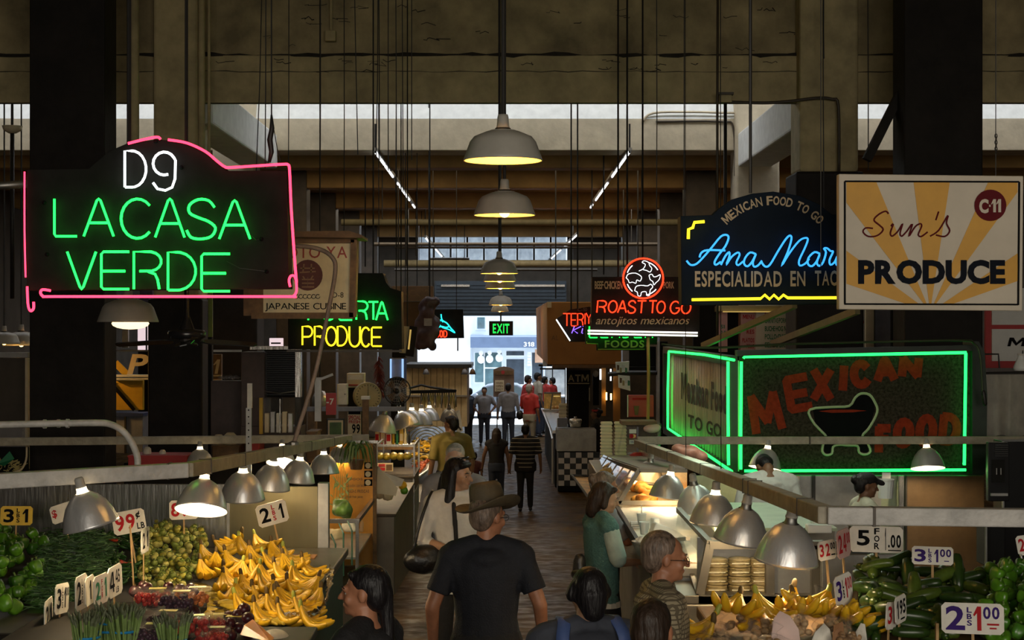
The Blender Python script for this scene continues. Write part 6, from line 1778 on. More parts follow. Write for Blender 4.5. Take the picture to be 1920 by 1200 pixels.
for k in range(5):
    p = P(712 + 13 * k, 855 + (k % 2), 21.8)
    m = MB().ell(p, (.06, .12, .055), n=12, m=8)
    o = m.build('wrapped_roll', M('roll_yellow', (.5, .36, .04), .25, var=.35, scale=16), loc=p, smooth=True)
    tag(o, 'yellow wrapped roll inside the glass case', 'roll', 'yellow rolls in the glass case')
s = unit('photo_card', 'small card with food photographs under the yellow rolls', 'card', 708, 868, 737, 884, 21.3, .01, 'cream', 'card', 0)
rect(s, 'print', 710, 870, 722, 875, 21.29, .01, 'red_paint'); rect(s, 'print', 724, 871, 735, 882, 21.29, .01, 'brown_board'); rect(s, 'print', 710, 877, 722, 882, 21.29, .01, 'ink_red')
sh = thing('goods_shelf', 'shelf board under the cartons and bottles', 'shelf', P(735, 838, 23))
MB().bx(P(700, 0, 22.8).x, P(778, 0, 22.8).x, 22.8, 23.6, P(0, 838, 22.8).z - .04, P(0, 838, 22.8).z).build('board', MATS['wood_frame'], sh)
for i, (x0, x1, y0, mt) in enumerate([(703, 711, 806, 'cream'), (713, 723, 803, 'red_paint'), (724, 733, 807, 'card_white'), (735, 740, 800, 'yellow_board'), (742, 747, 803, 'ink_green'), (749, 756, 805, 'yellow_board'), (757, 763, 800, 'cream'), (765, 769, 806, 'iron')]):
    kind = 'bottle' if x1 - x0 < 7 else 'carton'
    p = P((x0 + x1) / 2, 838, 22.95 + .05 * (i % 2))
    w_, h_ = (x1 - x0) * 23 / F / 2, (838 - y0) * 23 / F
    t = thing(kind, ['cream carton at the end of the goods shelf nearest the spider plant', 'red printed carton on the goods shelf', 'white carton on the goods shelf', 'yellow bottle beside the white carton on the goods shelf', 'green bottle on the goods shelf', 'yellow carton on the goods shelf', 'cream bottle on the goods shelf', 'thin black bottle at the end of the goods shelf'][i], kind, p)
    if kind == 'bottle':
        MB().lathe([(0, 0), (w_, 0), (w_, h_ * .6), (w_ * .4, h_ * .78), (w_ * .4, h_ * .95), (0, h_ * .95)], 10, Matrix.Translation(p)).build('bottle', MATS[mt], t, smooth=True)
        MB().lathe([(w_ * .5, h_ * .93), (w_ * .5, h_), (0, h_)], 8, Matrix.Translation(p)).build('cap', MATS['red_paint'], t)
    else:
        MB().box(p + Vector((0, .05, h_ / 2)), (2 * w_, .1, h_)).build('carton', MATS[mt], t, bev=.004)
        MB().box(p + Vector((0, -.003, h_ * .55)), (1.6 * w_, .006, h_ * .4)).build('label', MATS['ink_red' if i % 2 == 0 else 'cream'], t)
# plantain and pepper slope
m = thing('display_slope', 'sloping display tray of plantains and chillies facing the aisle', 'tray', (-1.5, 26, 1.2))
A = [P(776, 825, 27.5), P(846, 815, 28), P(790, 905, 25.4), P(772, 880, 25.4)]
zz = .0
MB().add([P(772, 828, 28.2) , P(822, 822, 28.2), P(800, 880, 25.6), P(775, 898, 25.4), P(772, 828, 28.2) + Vector((0, 0, -.06)), P(822, 822, 28.2) + Vector((0, 0, -.06)), P(800, 880, 25.6) + Vector((0, 0, -.06)), P(775, 898, 25.4) + Vector((0, 0, -.06))], [(0, 1, 2, 3), (7, 6, 5, 4), (0, 4, 5, 1), (1, 5, 6, 2), (2, 6, 7, 3), (3, 7, 4, 0)]).build('tray', MATS['steel_dull'], m)
MB().tube([P(823, 820, 28.2), P(801, 882, 25.6), P(776, 900, 25.4)], .02, 6).build('rim', MATS['alu'], m)
pp_ = loose(MATS['banana'], .022); pd_ = loose(MATS['banana_tip'], .022)
fc = MB().ell((0, 0, 0), (.035, .035, .032), n=9, m=6).build('red_fruit', M('fruit_red', (.5, .09, .02), .35, var=.2), None, False, True)
us = set()
for k in range(120):
    f, g_ = random.random(), random.random()
    if f + g_ * .2 > 1.05: continue
    base = P(773, 828, 28.2).lerp(P(821, 822, 28.2), g_).lerp(P(776, 896, 25.4).lerp(P(800, 880, 25.6), g_), f)
    pr = fc if f > .72 else (pd_ if random.random() < .3 else pp_)
    loc, rot = base + Vector((0, 0, .02 + .03 * random.random())), (random.uniform(-.3, .3) + .3, random.uniform(-.3, .3), random.uniform(0, 6.28))
    lab, cat = ('small orange red fruit at the low end of the sloping tray', 'fruit') if pr is fc else (('blackened plantain on the sloping tray', 'plantain') if pr is pd_ else ('yellow plantain on the sloping tray', 'plantain'))
    if pr not in us:
        us.add(pr); pr.location = loc; pr.rotation_euler = rot; tag(pr, lab, cat, cat + 's on the sloping tray, ' + lab.split()[0]); pr.scale = (.9,) * 3
    else:
        dup(pr, loc, rot, scale=.9)
t = thing('coiled_rack', 'curved shiny wire rack behind the plantain tray', 'rack', P(800, 812, 27))
for k in range(5):
    MB().tube([P(800 + (10 + 7 * k) * math.cos(a), 826 - (8 + 5.5 * k) * math.sin(a), 28.5) for a in [i * PI / 10 for i in range(11)]], .009, 5).build('hoop', MATS['scale_olive'], t, smooth=True)
t = thing('cloth_bundle', 'bright white cloth hanging at the corner beside the far doorway', 'cloth', P(858, 800, 34))
MB().add([P(850, 772, 34), P(862, 768, 34), P(868, 808, 33.8), P(858, 812, 33.9), P(846, 790, 34.1)], [(0, 1, 2, 3, 4)]).build('cloth', MATS['white_paint'], t)
MB().tube([P(846, 772, 34), P(852, 790, 33.9), P(864, 806, 33.8)], .02, 5).build('strap', MATS['iron'], t)

# ------------------------------------------------------------------ food counter side of the aisle
cX = .92
for i, (Ya, Yb) in enumerate(((9.35, 9.9), (9.92, 13.4), (13.42, 18.3))):
    t = thing('food_counter', ['steel food counter end nearest the mushroom bags', 'steel food counter with the cups and the rice plate', 'steel food counter under the warm food case'][i], 'counter', (1.6, Ya, fl(Ya)))
    zt = (2.17, 2.243, fl(Ya) + 1.04)[i]
    MB().bx(cX + .05, 1.9, Ya, Yb, fl(Yb), zt - .05).build('body', MATS['steel_dull' if i else 'cab_grey'], t, bev=.01)
    MB().bx(cX, 1.9, Ya, Yb, zt - .05, zt).build('top', MATS[['cab_grey', 'card_white', 'steel'][i]], t, bev=.004)
    MB().bx(cX - .02, cX + .01, Ya, Yb, zt - .06, zt + .012).build('edge_trim', MATS['iron'], t)
    if i == 0: ZC0 = zt
    if i == 1: ZC1 = zt
    if i == 2: ZC2 = zt
# tortilla case
M('tortilla_bag', (.24, .18, .085), .5, var=.35, scale=10, bump=.5, bscale=18)
t = thing('glass_case', 'glass case packed with stacked tortilla bags', 'case', P(1380, 1118, 9.4))
zb, zt = P(0, 1113, 9.4).z, P(0, 1022, 9.4).z
fr = MB()
fr.bar(P(1312, 1113, 9.4), P(1331, 1020, 9.4), .05, .05)
for x in (1443, 1528):
    fr.bx(P(x, 0, 9.4).x - .025, P(x, 0, 9.4).x + .025, 9.37, 9.43, zb, zt)
fr.bx(P(1330, 0, 9.4).x, P(1620, 0, 9.4).x, 9.37, 9.43, zt - .02, zt + .025)
fr.bx(P(1308, 0, 9.4).x, P(1600, 0, 9.4).x, 9.35, 9.43, zb - .05, zb)
fr.bar(P(1331, 1018, 9.4), P(1272, 955, 11.2), .035, .03)
fr.bar(P(1310, 1117, 9.4), P(1276, 1014, 11.0), .03, .03)
fr.bar(P(1290, 1010, 10.6), P(1270, 1012, 11.0), .025, .025)
fr.build('frame', MATS['wood_frame' if False else 'cab_grey'], t)
MB().add([P(1312, 1113, 9.4), P(1331, 1020, 9.4), P(1272, 955, 11.2), P(1264, 1008, 11.2)], [(0, 1, 2, 3)]).build('pane', MATS['glass'], t)
MB().bx(P(1320, 0, 9.4).x, P(1440, 0, 9.4).x, 9.72, 9.75, zb, zt).build('back_panel', MATS['steel_dull'], t)
MB().bx(P(1449, 0, 9.4).x, P(1524, 0, 9.4).x, 9.42, 9.45, zb, zt - .05).build('steel_panel', MATS['steel_dull'], t)
tag(MB().bx(P(1530, 0, 9.4).x, P(1700, 0, 9.4).x, 9.22, 9.27, fl(9.4), zt - .03).build('steel_screen', MATS['steel_dull'], loc=(2, 9.25, fl(9.25)), bev=.004), 'plain steel screen between the tortilla case and the brown pillar', 'panel')
lt = light('assumed_case_light', 'AREA', (P(1385, 0, 9.4).x, 9.5, zt - .05), .08, (1, .95, .7), parent=None, shape='RECTANGLE', size=.35, size_y=.1)  # unseen area light assumed inside the case, no fixture built
proto = None
for cI, x in enumerate((1342, 1386, 1426)):
    for r_ in range(4):
        h_ = (1112 - 1046) / 4
        p = P(x, 1112 - h_ * r_ - h_ * .5, 9.55)
        if proto is None:
            m = MB()
            rr = random.Random(2)
            w_ = .072
            for q in range(5):
                m.ell((rr.uniform(-.006, .006), 0, -.018 + .009 * q), (w_ * rr.uniform(.93, 1.03), w_ * .95, .015), n=14, m=6)
            o = proto = m.build('tortilla_bag', MATS['tortilla_bag'], None, False, True)
            o.location = p
            MB().tube([(-.05, -.055, .0), (0, -.066, .002), (.05, -.055, 0)], .004, 5).build('bag_tie', MATS['styro'], o, False)
        else:
            o = dup(proto, p)
        o['label'] = 'tortilla bag, ' + ['bottom', 'second', 'third', 'top'][r_] + ' in the ' + ['stack by the slanted post', 'middle stack', 'stack by the upright post'][cI]
        tag(o, None, 'tortillas', 'tortilla bags in the glass case')
# goods inside and on the counter
M('plate_white', (.85, .86, .84), .4, var=.03)
M('food_orange', (.62, .25, .05), .5, var=.5, scale=9)
M('food_gold', (.75, .45, .12), .4, var=.4, scale=9)
t = thing('rice_plate', 'white plate with a heap of white rice on the counter edge', 'plate', P(1208, 1022, 10.9))
q = Matrix.Translation(P(1208, 1020, 10.9))
MB().lathe([(0, 0), (.05, 0), (.085, .018), (.088, .02), (.05, .008), (0, .006)], 20, q).build('plate', MATS['plate_white'], t, smooth=True)
m = MB()
for k in range(18):
    m.ell(P(1208, 1016, 10.9) + Vector((random.uniform(-.045, .045), random.uniform(-.035, .035), random.uniform(0, .03))), (.02, .02, .014), n=8, m=5)
o = m.build('rice', MATS['white_paint'], t, voxel=.007); o['kind'] = 'stuff'
for i, (x, y, Y, lab) in enumerate([(1203, 985, 11.8, 'white foam cup with a straw behind the other cup'), (1208, 1002, 11.3, 'white foam cup in front, nearer the rice plate')]):
    t = thing('foam_cup', lab, 'cup', P(x, y, Y))
    q = Matrix.Translation(P(x, y, Y))
    MB().lathe([(0, 0), (.026, 0), (.036, .085), (.039, .088), (.036, .09), (.033, .086), (.024, .006), (0, .006)], 18, q).build('cup', MATS['plate_white'], t, smooth=True)
    if i == 0: MB().tube([P(x, y - 2, Y), P(x, y - 40, Y)], .0035, 6).build('straw', MATS['white_paint'], t)
t = thing('napkin_stack', 'stack of white napkins beside the foam cups', 'napkins', P(1190, 996, 11.9))
for k in range(5):
    MB().box(P(1191, 996 - 4 * k, 11.9), (.07, .09, .012)).build('napkin', MATS['plate_white'], t)
t = thing('clear_bag', 'crumpled clear bags below the rice plate', 'bag', P(1190, 1030, 10.7))
m = MB()
for k in range(9):
    m.ell(P(1183 + 4 * k, 1032 - (k % 3) * 4, 10.7), (.03, .03, .03), n=8, m=6)
m.build('bag', MATS['film'], t, voxel=.015)
for i, (x, y, Y, w_, h_, tl, mt, lab) in enumerate([(1245, 1000, 11.2, .2, .1, .4, 'plate_white', 'tilted white foam tray behind the slanted glass'), (1228, 985, 11.8, .05, .11, 0, 'plate_white', 'white paper roll on the counter'), (1300, 1040, 10.3, .16, .12, -.4, 'film', 'plastic wrapped pack inside the tortilla case glass')]):
    o = MB().box((0, 0, 0), (w_, .08, h_)).build('tray' if i != 1 else 'paper_roll', MATS[mt], None, False, bev=.012)
    o.location = P(x, y, Y); o.rotation_euler = (0, tl, .3)
    tag(o, lab, 'tray' if i != 1 else 'paper')
for i, (x, y, Y, r_, mt) in enumerate([(1302, 1068, 10.1, .06, 'food_orange'), (1290, 1045, 10.6, .05, 'food_gold')]):
    rr = random.Random(i); m = MB()
    for q in range(10):
        m.ell(P(x, y, Y) + Vector((rr.uniform(-1, 1), rr.uniform(-1, 1), rr.uniform(-.4, .5))) * r_ * .7, (r_ * .45,) * 3, n=8, m=5)
    tag(m.build('cooked_food', MATS[mt], loc=P(x, y, Y), voxel=.014), ['orange cooked food in the glass case beside the tortillas', 'golden bread inside the slanted glass'][i], 'food')
light('assumed_counter_light', 'AREA', (1.35, 11.3, 3.0), 4.5, (.74, 1, .78), shape='RECTANGLE', size=.25, size_y=1.6)  # unseen area light assumed over the counter for its greenish light
# warm food case
t = thing('warm_case', 'slanted glass food case glowing golden over cooked food', 'case', (1.1, 13.5, ZC2))
def wp(X, Y, dz): return Vector((X, Y, fl(Y) + 1.0 + dz))
Yf, Yr = 13.3, 18.2
fr = MB()
for a, b in ((wp(.93, Yf, .29), wp(1.1, Yf, .56)), (wp(.93, Yr, .25), wp(1.1, Yr, .5)), (wp(.93, Yf, .29), wp(.93, Yr, .25)), (wp(1.1, Yf, .56), wp(1.1, Yr, .5)), (wp(1.1, Yf, .56), wp(1.5, Yf, .56)), (wp(.93, Yf, .29), wp(1.5, Yf, .29))):
    fr.bar(a, b, .035, .035)
for k in range(1, 6):
    f = k / 6
    fr.bar(wp(.93, Yf + (Yr - Yf) * f, .28), wp(1.1, Yf + (Yr - Yf) * f, .54), .015, .015)
fr.build('frame', MATS['cab_grey'], t)
for k in range(6):
    ya, yb = Yf + (Yr - Yf) * k / 6 + .02, Yf + (Yr - Yf) * (k + 1) / 6 - .02
    MB().add([wp(.93, ya, .29), wp(.93, yb, .29), wp(1.1, yb, .54), wp(1.1, ya, .54)], [(0, 1, 2, 3)]).build('pane', MATS['glass'], t)
MB().bx(.93, 1.5, Yf, Yr, ZC2, ZC2 + .2).build('warming_base', MATS['cab_grey'], t, bev=.01)
MB().add([wp(1.5, Yf, .2), wp(1.5, Yr, .2), wp(1.5, Yr, .6), wp(1.5, Yf, .6)], [(0, 1, 2, 3)]).build('mirror_back', MATS['steel'], t)
MB().bar(wp(1.3, Yf, .575), wp(1.3, Yr, .52), .4, .02).build('roof', MATS['cab_grey'], t)
light('assumed_warm_light', 'AREA', (1.3, 14.1, fl(14) + 1.5), 7, (1, .58, .2), shape='RECTANGLE', size=.3, size_y=1.4)  # unseen area lights assumed for the golden glow of the warm case
light('assumed_warm_light', 'AREA', (1.3, 16.6, fl(16.6) + 1.42), 7, (1, .62, .25), shape='RECTANGLE', size=.3, size_y=2.2)
rr = random.Random(9)
for k in range(14):
    p = Vector((rr.uniform(1.0, 1.4), 13.5 + .3 * k, ZC2 + .23))
    m = MB()
    for q in range(7):
        m.ell(p + Vector((rr.uniform(-.06, .06), rr.uniform(-.08, .08), rr.uniform(-.01, .05))), (.05, .05, .035), n=8, m=5)
    tag(m.build('cooked_food', MATS['food_gold' if k % 2 else 'food_orange'], loc=p, voxel=.016), 'heap of golden cooked food lit inside the warm case', 'food', 'cooked food in the warm case')
t = thing('side_ledge', 'dark edged ledge of golden glass hanging off the warm case over the aisle', 'ledge', P(1090, 905, 17.6))
MB().add([P(1073, 893, 17.9), P(1122, 896, 17.9), P(1130, 925, 17), P(1103, 932, 16.8)], [(0, 1, 2, 3)]).build('glass_top', MATS['food_gold'], t)
MB().tube([P(1122, 893, 17.9), P(1072, 891, 17.9), P(1088, 912, 17.3), P(1103, 933, 16.8)], .014, 6).build('edge', MATS['iron'], t)
# foam box towers, wrapped bread, stickers
def boxes(label, grp, x, ybot, Y, n, w_, h_, d_=.23):
    p0 = P(x, ybot, Y)
    first_ = None
    for k in range(n):
        loc = p0 + Vector((random.uniform(-.004, .004), 0, h_ * k))
        if first_ is None:
            o = first_ = thing('foam_box', label, 'box', loc, grp)
            MB().loft([(0, 0, 0, w_ * .46 * 1.2, d_ * .46 * 1.2), (0, 0, h_ * .5, w_ * .5 * 1.3, d_ * .5 * 1.3)], 4, Matrix.Rotation(R(45), 4, 'Z')).build('tray', MATS['styro'], o, False)
            MB().loft([(0, 0, h_ * .5, w_ * .5 * 1.33, d_ * .5 * 1.33), (0, 0, h_ * .96, w_ * .44 * 1.3, d_ * .44 * 1.3)], 4, Matrix.Rotation(R(45), 4, 'Z')).build('lid', MATS['styro'], o, False)
        else:
            o = dup(first_, loc)
        o['label'] = label.replace('box ', 'box, %s from the bottom ' % ['first', 'second', 'third', 'fourth', 'fifth', 'sixth', 'seventh', 'eighth', 'ninth', 'tenth', 'eleventh', 'twelfth', 'topmost'][k], 1)
boxes('white foam takeout box in the tower nearest the checkered counter', 'foam boxes, tower nearest the checkered counter', 1137, 873, 18.9, 13, .15, .04, .15)
boxes('white foam takeout box in the tower beside the card stickers', 'foam boxes, tower beside the card stickers', 1163, 873, 18.9, 13, .15, .04, .15)
t = thing('steel_shelf', 'steel shelf under the foam box towers', 'shelf', P(1150, 880, 18.7))
rect(t, 'top', 1118, 873, 1260, 877, 18.65, .8, 'steel_dull'); rect(t, 'front', 1120, 877, 1258, 960, 18.7, .7, 'cab_grey')
t = thing('plastic_bin', 'clear slanted bin of wrapped bread with card stickers', 'bin', P(1205, 850, 18.2))
MB().prism([(P(x, y, 18.2).x, P(x, y, 18.2).z) for x, y in ((1160, 852), (1172, 796), (1240, 794), (1238, 852))], 18.2, 18.5).build('bin', MATS['film'], t)
rect(t, 'lid', 1166, 790, 1232, 797, 18.15, .4, 'wood_frame')
for y, a, b_ in ((805, 'white_paint', None), (814, 'red_paint', None), (825, 'white_paint', 'VISA')):
    o = rect(t, 'sticker', 1180, y, 1193, y + 7.5, 18.12, .01, a)
    if b_: T(t, b_, (1182, y + 2, 1191, y + 5.5), 18.11, MATS['rim_blue'])
    if a == 'red_paint':
        MB().lathe([(0, 0), (.022, 0)], 12, Matrix.Translation(P(1184.5, y + 3.7, 18.11)) @ Matrix.Rotation(R(90), 4, 'X')).build('disc', MATS['ink_red'], t)
        MB().lathe([(0, 0), (.022, 0)], 12, Matrix.Translation(P(1188.5, y + 3.7, 18.112)) @ Matrix.Rotation(R(90), 4, 'X')).build('disc', MATS['food_gold'], t)
rr = random.Random(4)
for i, (x, y, mt, lab) in enumerate([(1180, 862, 'pink_paper', 'pink wrapped bread loaf below the clear bin'), (1195, 856, 'red_paint', 'red wrapped loaf below the clear bin'), (1190, 874, 'plate_white', 'white bread bag with a red label below the clear bin'), (1222, 804, 'pink_paper', 'pink wrapped loaf on top of the clear bin')]):
    t = thing('bread_bag', lab, 'bread', P(x, y, 17.9))
    m = MB().ell(P(x, y, 17.9), (.1, .07, .05)).ell(P(x + 8, y - 2, 17.9), (.06, .06, .045))
    m.build('loaf', MATS[mt], t, voxel=.015)
    if i == 2:
        rect(t, 'label', 1186, 871, 1207, 882, 17.8, .01, 'red_paint'); T(t, 'Reina', (1188, 874, 1204, 879), 17.79, MATS['white_paint'])
t = thing('foam_clamshell', 'open white foam clamshell on the rail side of the green neon', 'box', P(1322, 880, 13.4))
MB().loft([(0, 0, 0, .09, .09), (0, 0, .03, .11, .11)], 14, Matrix.Translation(P(1322, 884, 13.4))).build('tray', MATS['plate_white'], t)
MB().lathe([(.11, 0), (.1, .03), (0, .035)], 14, Matrix.Translation(P(1318, 872, 13.5)) @ Matrix.Rotation(R(18), 4, 'Y')).build('lid', MATS['styro'], t, smooth=True)
t = thing('meat_tray', 'pink meat joint behind the lamp rail below the green neon', 'meat', P(1290, 850, 14.5))
MB().ell(P(1290, 848, 14.5), (.12, .1, .07)).ell(P(1310, 856, 14.5), (.09, .08, .06)).ell(P(1272, 842, 14.5), (.07, .07, .05)).build('meat', M('meat', (.4, .17, .12), .4, var=.35, scale=10), t, voxel=.016)
# kitchen behind the green neon
kw = thing('kitchen_wall', 'pale green lit steel kitchen wall below the green neon sign', 'wall panel', P(1500, 1100, 16.8))
M('kitchen_green', (.33, .38, .26), .4, .4, var=.15)
rect(kw, 'panel', 1295, 892, 1478, 1120, 16.9, .05, 'kitchen_green'); rect(kw, 'panel', 1480, 892, 1652, 1120, 16.95, .05, 'steel_dull'); rect(kw, 'panel', 1652, 892, 1700, 1120, 16.95, .05, 'kitchen_green')
rect(kw, 'post', 1480, 892, 1499, 1000, 16.8, .08, 'cream'); rect(kw, 'post', 1524, 892, 1529, 1000, 16.85, .05, 'iron'); rect(kw, 'post', 1686, 892, 1695, 1000, 16.8, .05, 'steel')
o = MB().lathe([(0, 0), (.07, 0), (.085, .17), (0, .17)], 16, Matrix.Translation(P(1660, 934, 15.5))).build('bucket', MATS['plate_white'], loc=P(1660, 934, 15.5), smooth=False)
tag(o, 'white plastic bucket behind the woman in the black cap', 'bucket')
MB().lathe([(.085, .165), (.09, .175), (.085, .185)], 16, Matrix.Translation(P(1660, 934, 15.5))).build('rim', MATS['white_paint'], o, smooth=True)
o = rect(None, 'paper_sheet', 1654, 886, 1670, 902, 16.7, .004, 'plate_white'); tag(o, 'white paper sheet pinned above the bucket', 'paper')
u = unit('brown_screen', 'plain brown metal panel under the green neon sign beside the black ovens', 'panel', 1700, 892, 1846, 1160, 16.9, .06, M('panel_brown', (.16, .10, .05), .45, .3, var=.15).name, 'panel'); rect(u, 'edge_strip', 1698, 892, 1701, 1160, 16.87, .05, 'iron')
t = thing('work_table', 'pale worktop with white packs under the lamp rail corner', 'table', P(1500, 1020, 11))
rect(t, 'top', 1340, 990, 1570, 996, 10.4, 1.5, 'kitchen_green'); rect(t, 'cabinet', 1345, 996, 1565, 1060, 10.5, 1.4, 'cab_grey')
for i, (x0, y0, x1, y1, Y) in enumerate([(1378, 996, 1392, 1010, 10.3), (1515, 985, 1560, 1000, 10.2), (1525, 972, 1540, 986, 10.6)]):
    o = rect(None, 'white_pack', x0, y0, x1, y1, Y, .1, 'plate_white', .006); tag(o, ['small white pack beside the second unlit lamp', 'long pale green pack under the rail corner', 'upright white pack beside the nearest lamp'][i], 'pack')
light('assumed_kitchen_light', 'AREA', (2.2, 13.8, 3.9), 28, (.85, 1, .8), shape='RECTANGLE', size=1.6, size_y=.3)  # area light without a fixture, assumed for the pale green kitchen
# boards behind the navy sign
bw = unit('stall_back_wall', 'black stall back wall behind the menu boards and the green neon', 'panel', 1300, 560, 1720, 900, 25.4, .1, 'near_black', 'panel')
rect(bw, 'top_rail', 1300, 556, 1720, 561, 25.3, .25, 'iron')
mb_ = thing('menu_board', 'white menu board listing carnitas and pork beef', 'menu', P(1450, 652, 25))
rect(mb_, 'board', 1418, 566, 1491, 665, 25, .38, 'white_paint'); rect(mb_, 'side_strip', 1491, 566, 1504, 665, 24.98, .4, 'red_paint')
for k, w_ in enumerate(('CARNITAS·PORK BEEF', 'BUCHE·HOG MAW', 'POLLO·CHICKEN', 'SESOS·BRAIN')):
    T(mb_, w_, (1434, 596 + 15.2 * k, 1487, 606 + 15.2 * k), 24.97, MATS['ink_green'], 1, .05)
T(mb_, 'TACOS', (1432, 582, 1465, 590), 24.97, MATS['ink_red'])
M('menu_pink', (.6, .35, .36), .5, var=.1)
mb2 = unit('menu_board', 'pink menu board with red print beside the white one', 'menu', 1389, 566, 1417, 665, 25.1, .28, 'menu_pink', 'board', .002)
for y0, w_, x0 in ((590, 'MENU', 1393), (618, 'RES', 1400), (634, 'PLATOS', 1392), (645, 'POLLO', 1400)):
    T(mb2, w_, (x0, y0, 1414, y0 + 8), 25.07, MATS['ink_red'])
mb3 = unit('menu_strip', 'narrow pink board with green marks behind the roast sign', 'menu', 1350, 580, 1364, 660, 25.2, .18, 'menu_pink', 'board', .002)
T(mb3, 'SI', (1351, 609, 1359, 616), 25.17, MATS['ink_green']); T(mb3, '24', (1351, 620, 1361, 628), 25.17, MATS['ink_green'])
tub = unit('shelf_hood', 'olive lit hood above the white menu board', 'hood', 1352, 573, 1466, 584, 24.6, .79, 'scale_olive', 'hood')
rect(tub, 'light_edge', 1356, 583.5, 1462, 585.5, 24.55, .04, 'box_glow')
s = unit('wall_sign', 'white wall sign ending in red letters under the sunray sign', 'sign', 1560, 575, 1622, 660, 23, .05, 'white_paint', 'board', .002)
T(s, 'Barrito', (1566, 592, 1620, 612), 22.98, MATS['ink_red'], 1, shear=.2)
for (x0, x1, mt, lab) in ((1623, 1641, 'cream', 'tan wall strip beside the red lettered sign'), (1641, 1672, 'blue_grey', 'grey wall strip beside the tan one')):
    u = unit('wall_strip', lab, 'panel', x0, 575, x1, 660, 23.1, .05, mt, 'panel', .002); rect(u, 'edge', x1 - 1, 575, x1, 660, 23.05, .05, 'iron')
s = unit('wall_sign', 'white panel sign in a red frame at the picture edge', 'sign', 1848, 560, 1990, 690, 20, .06, 'red_paint', 'frame', .002)
rect(s, 'panel', 1860, 540, 1985, 609, 19.97, .04, 'white_paint'); rect(s, 'panel', 1860, 617, 1985, 677, 19.97, .04, 'white_paint')
T(s, 'Mole', (1889, 633, 1975, 650), 19.95, MATS['ink_black'], 1, shear=.15)
T(s, 'la', (1917, 657, 1927, 664), 19.95, MATS['ink_black'], 0)
t = thing('plastic_jug', 'white plastic jug on the shelf below the red framed sign', 'jug', P(1915, 695, 17.4))
MB().lathe([(0, 0), (.08, 0), (.085, .04), (.05, .12), (.035, .15), (.04, .17), (0, .17)], 16, Matrix.Translation(P(1915, 695, 17.4))).build('jug', MATS['plate_white'], t, smooth=True)
MB().lathe([(.04, .165), (.042, .185), (0, .187)], 12, Matrix.Translation(P(1915, 695, 17.4))).build('cap', MATS['card_white'], t)
t = thing('plastic_curtain', 'wrinkled clear plastic sheet draped below the jug', 'sheet', P(1890, 700, 17.2))
m = MB()
vs = []
for i in range(22):
    x = 1840 + i * 7
    dy = .03 * math.sin(i * 1.1) + .02 * math.sin(i * 2.7)
    for j, y in enumerate((702, 740, 780, 818)):
        vs.append(P(x + 2 * math.sin(i + j), y + (3 * math.sin(i * .9) if j == 3 else 0), 17.2 + dy * (1 + .4 * j)))
m.add(vs, [(4 * i + j, 4 * i + 4 + j, 4 * i + 5 + j, 4 * i + 1 + j) for i in range(21) for j in range(3)])
m.build('sheet', M('sheet_plastic', (.45, .42, .36), .3, var=.25, trans=.3, scale=4), t, smooth=True)
MB().tube([P(1838, 700, 17.2), P(1995, 697, 17.2)], .014, 6).build('rod', MATS['iron'], t)
MB().tube([P(1845, 664, 17.2), P(1872, 664, 17.2), P(1874, 690, 17.2)], .01, 6).build('hook', MATS['iron'], t)
for i, (x0, y0, x1, y1, Y, lab) in enumerate([(1853, 830, 1893, 940, 14.6, 'black tilted oven door hanging open by the picture edge'), (1880, 828, 1990, 1062, 15.2, 'black oven body at the picture edge'), (1848, 975, 1885, 1062, 14.9, 'black lower appliance with a chrome edge behind the cucumber stall')]):
    u = unit('oven_unit' if i else 'oven', lab, 'oven', x0, y0, x1, y1, Y, .3 if i else .08, 'black_gloss')
    if i == 0:
        rect(u, 'window', 1860, 862, 1884, 905, Y - .02, .02, 'near_black')
        for yy in range(6): rect(u, 'vent_slat', 1866, 834 + 4 * yy, 1890, 835.5 + 4 * yy, Y - .03, .02, 'iron')
        rect(u, 'handle', 1858, 925, 1890, 930, Y - .04, .03, 'steel_dull')
        for xx in (1868, 1876): rect(u, 'knob', xx, 878, xx + 1.5, 890, Y - .03, .02, 'steel_dull')
    else:
        rect(u, 'edge', x0, y0, x0 + 3, y1, Y - .02, .03, 'steel_dull')
u = unit('steel_splash', 'plain steel splash panel behind the green bell peppers', 'panel', 1845, 1064, 1990, 1160, 13.8, .04, 'steel_dull', 'panel'); rect(u, 'rim', 1845, 1063, 1990, 1066, 13.78, .06, 'steel')
t = thing('hanging_scale_hook', 'small chrome scale hook at the picture edge', 'hook', P(1915, 1000, 8.3))
MB().tube(smooth_path([P(1914, 1040, 8.3), P(1918, 1062, 8.3), P(1916, 1080, 8.3), P(1912, 1090, 8.3), P(1918, 1092, 8.3)], 3), .006, 6).build('hook', MATS['alu'], t, smooth=True)
# ---- farther counters on this side
t = thing('checkered_counter', 'food counter with a black and white checkered tile front', 'counter', (P(1080, 0, 36).x, 36, 0))
Yk = 36
rect(t, 'body', 1046, 848, 1118, 921, Yk + .02, .85, 'cab_grey'); rect(t, 'steel_front', 1044, 806, 1118, 846, Yk - .02, .9, 'steel_dull'); rect(t, 'kick_plate', 1046, 911, 1118, 921, Yk - .03, .1, 'near_black')
M('tile_white', (.66, .62, .62), .35, var=.08); M('tile_black', (.012, .012, .014), .3)
for r_ in range(6):
    for c_ in range(7):
        x0, y0 = 1047 + c_ * 10.9 - (5 if False else 0), 848 + r_ * 10.6
        mt = 'tile_black' if (r_ + c_) % 2 == 0 else 'tile_white'
        rect(t, 'tile', x0 + .3, y0 + .3, x0 + 10.6, y0 + 10.3, Yk - .02, .04, mt)
side = thing('display_counter', 'long counter with a steel rail running from the checkered front toward the street', 'counter', (1.2, 40, 0))
MB().bx(1.12, 1.5, 37.0, 47, 0, 1.25).build('body', MATS['near_black'], side, bev=.01)
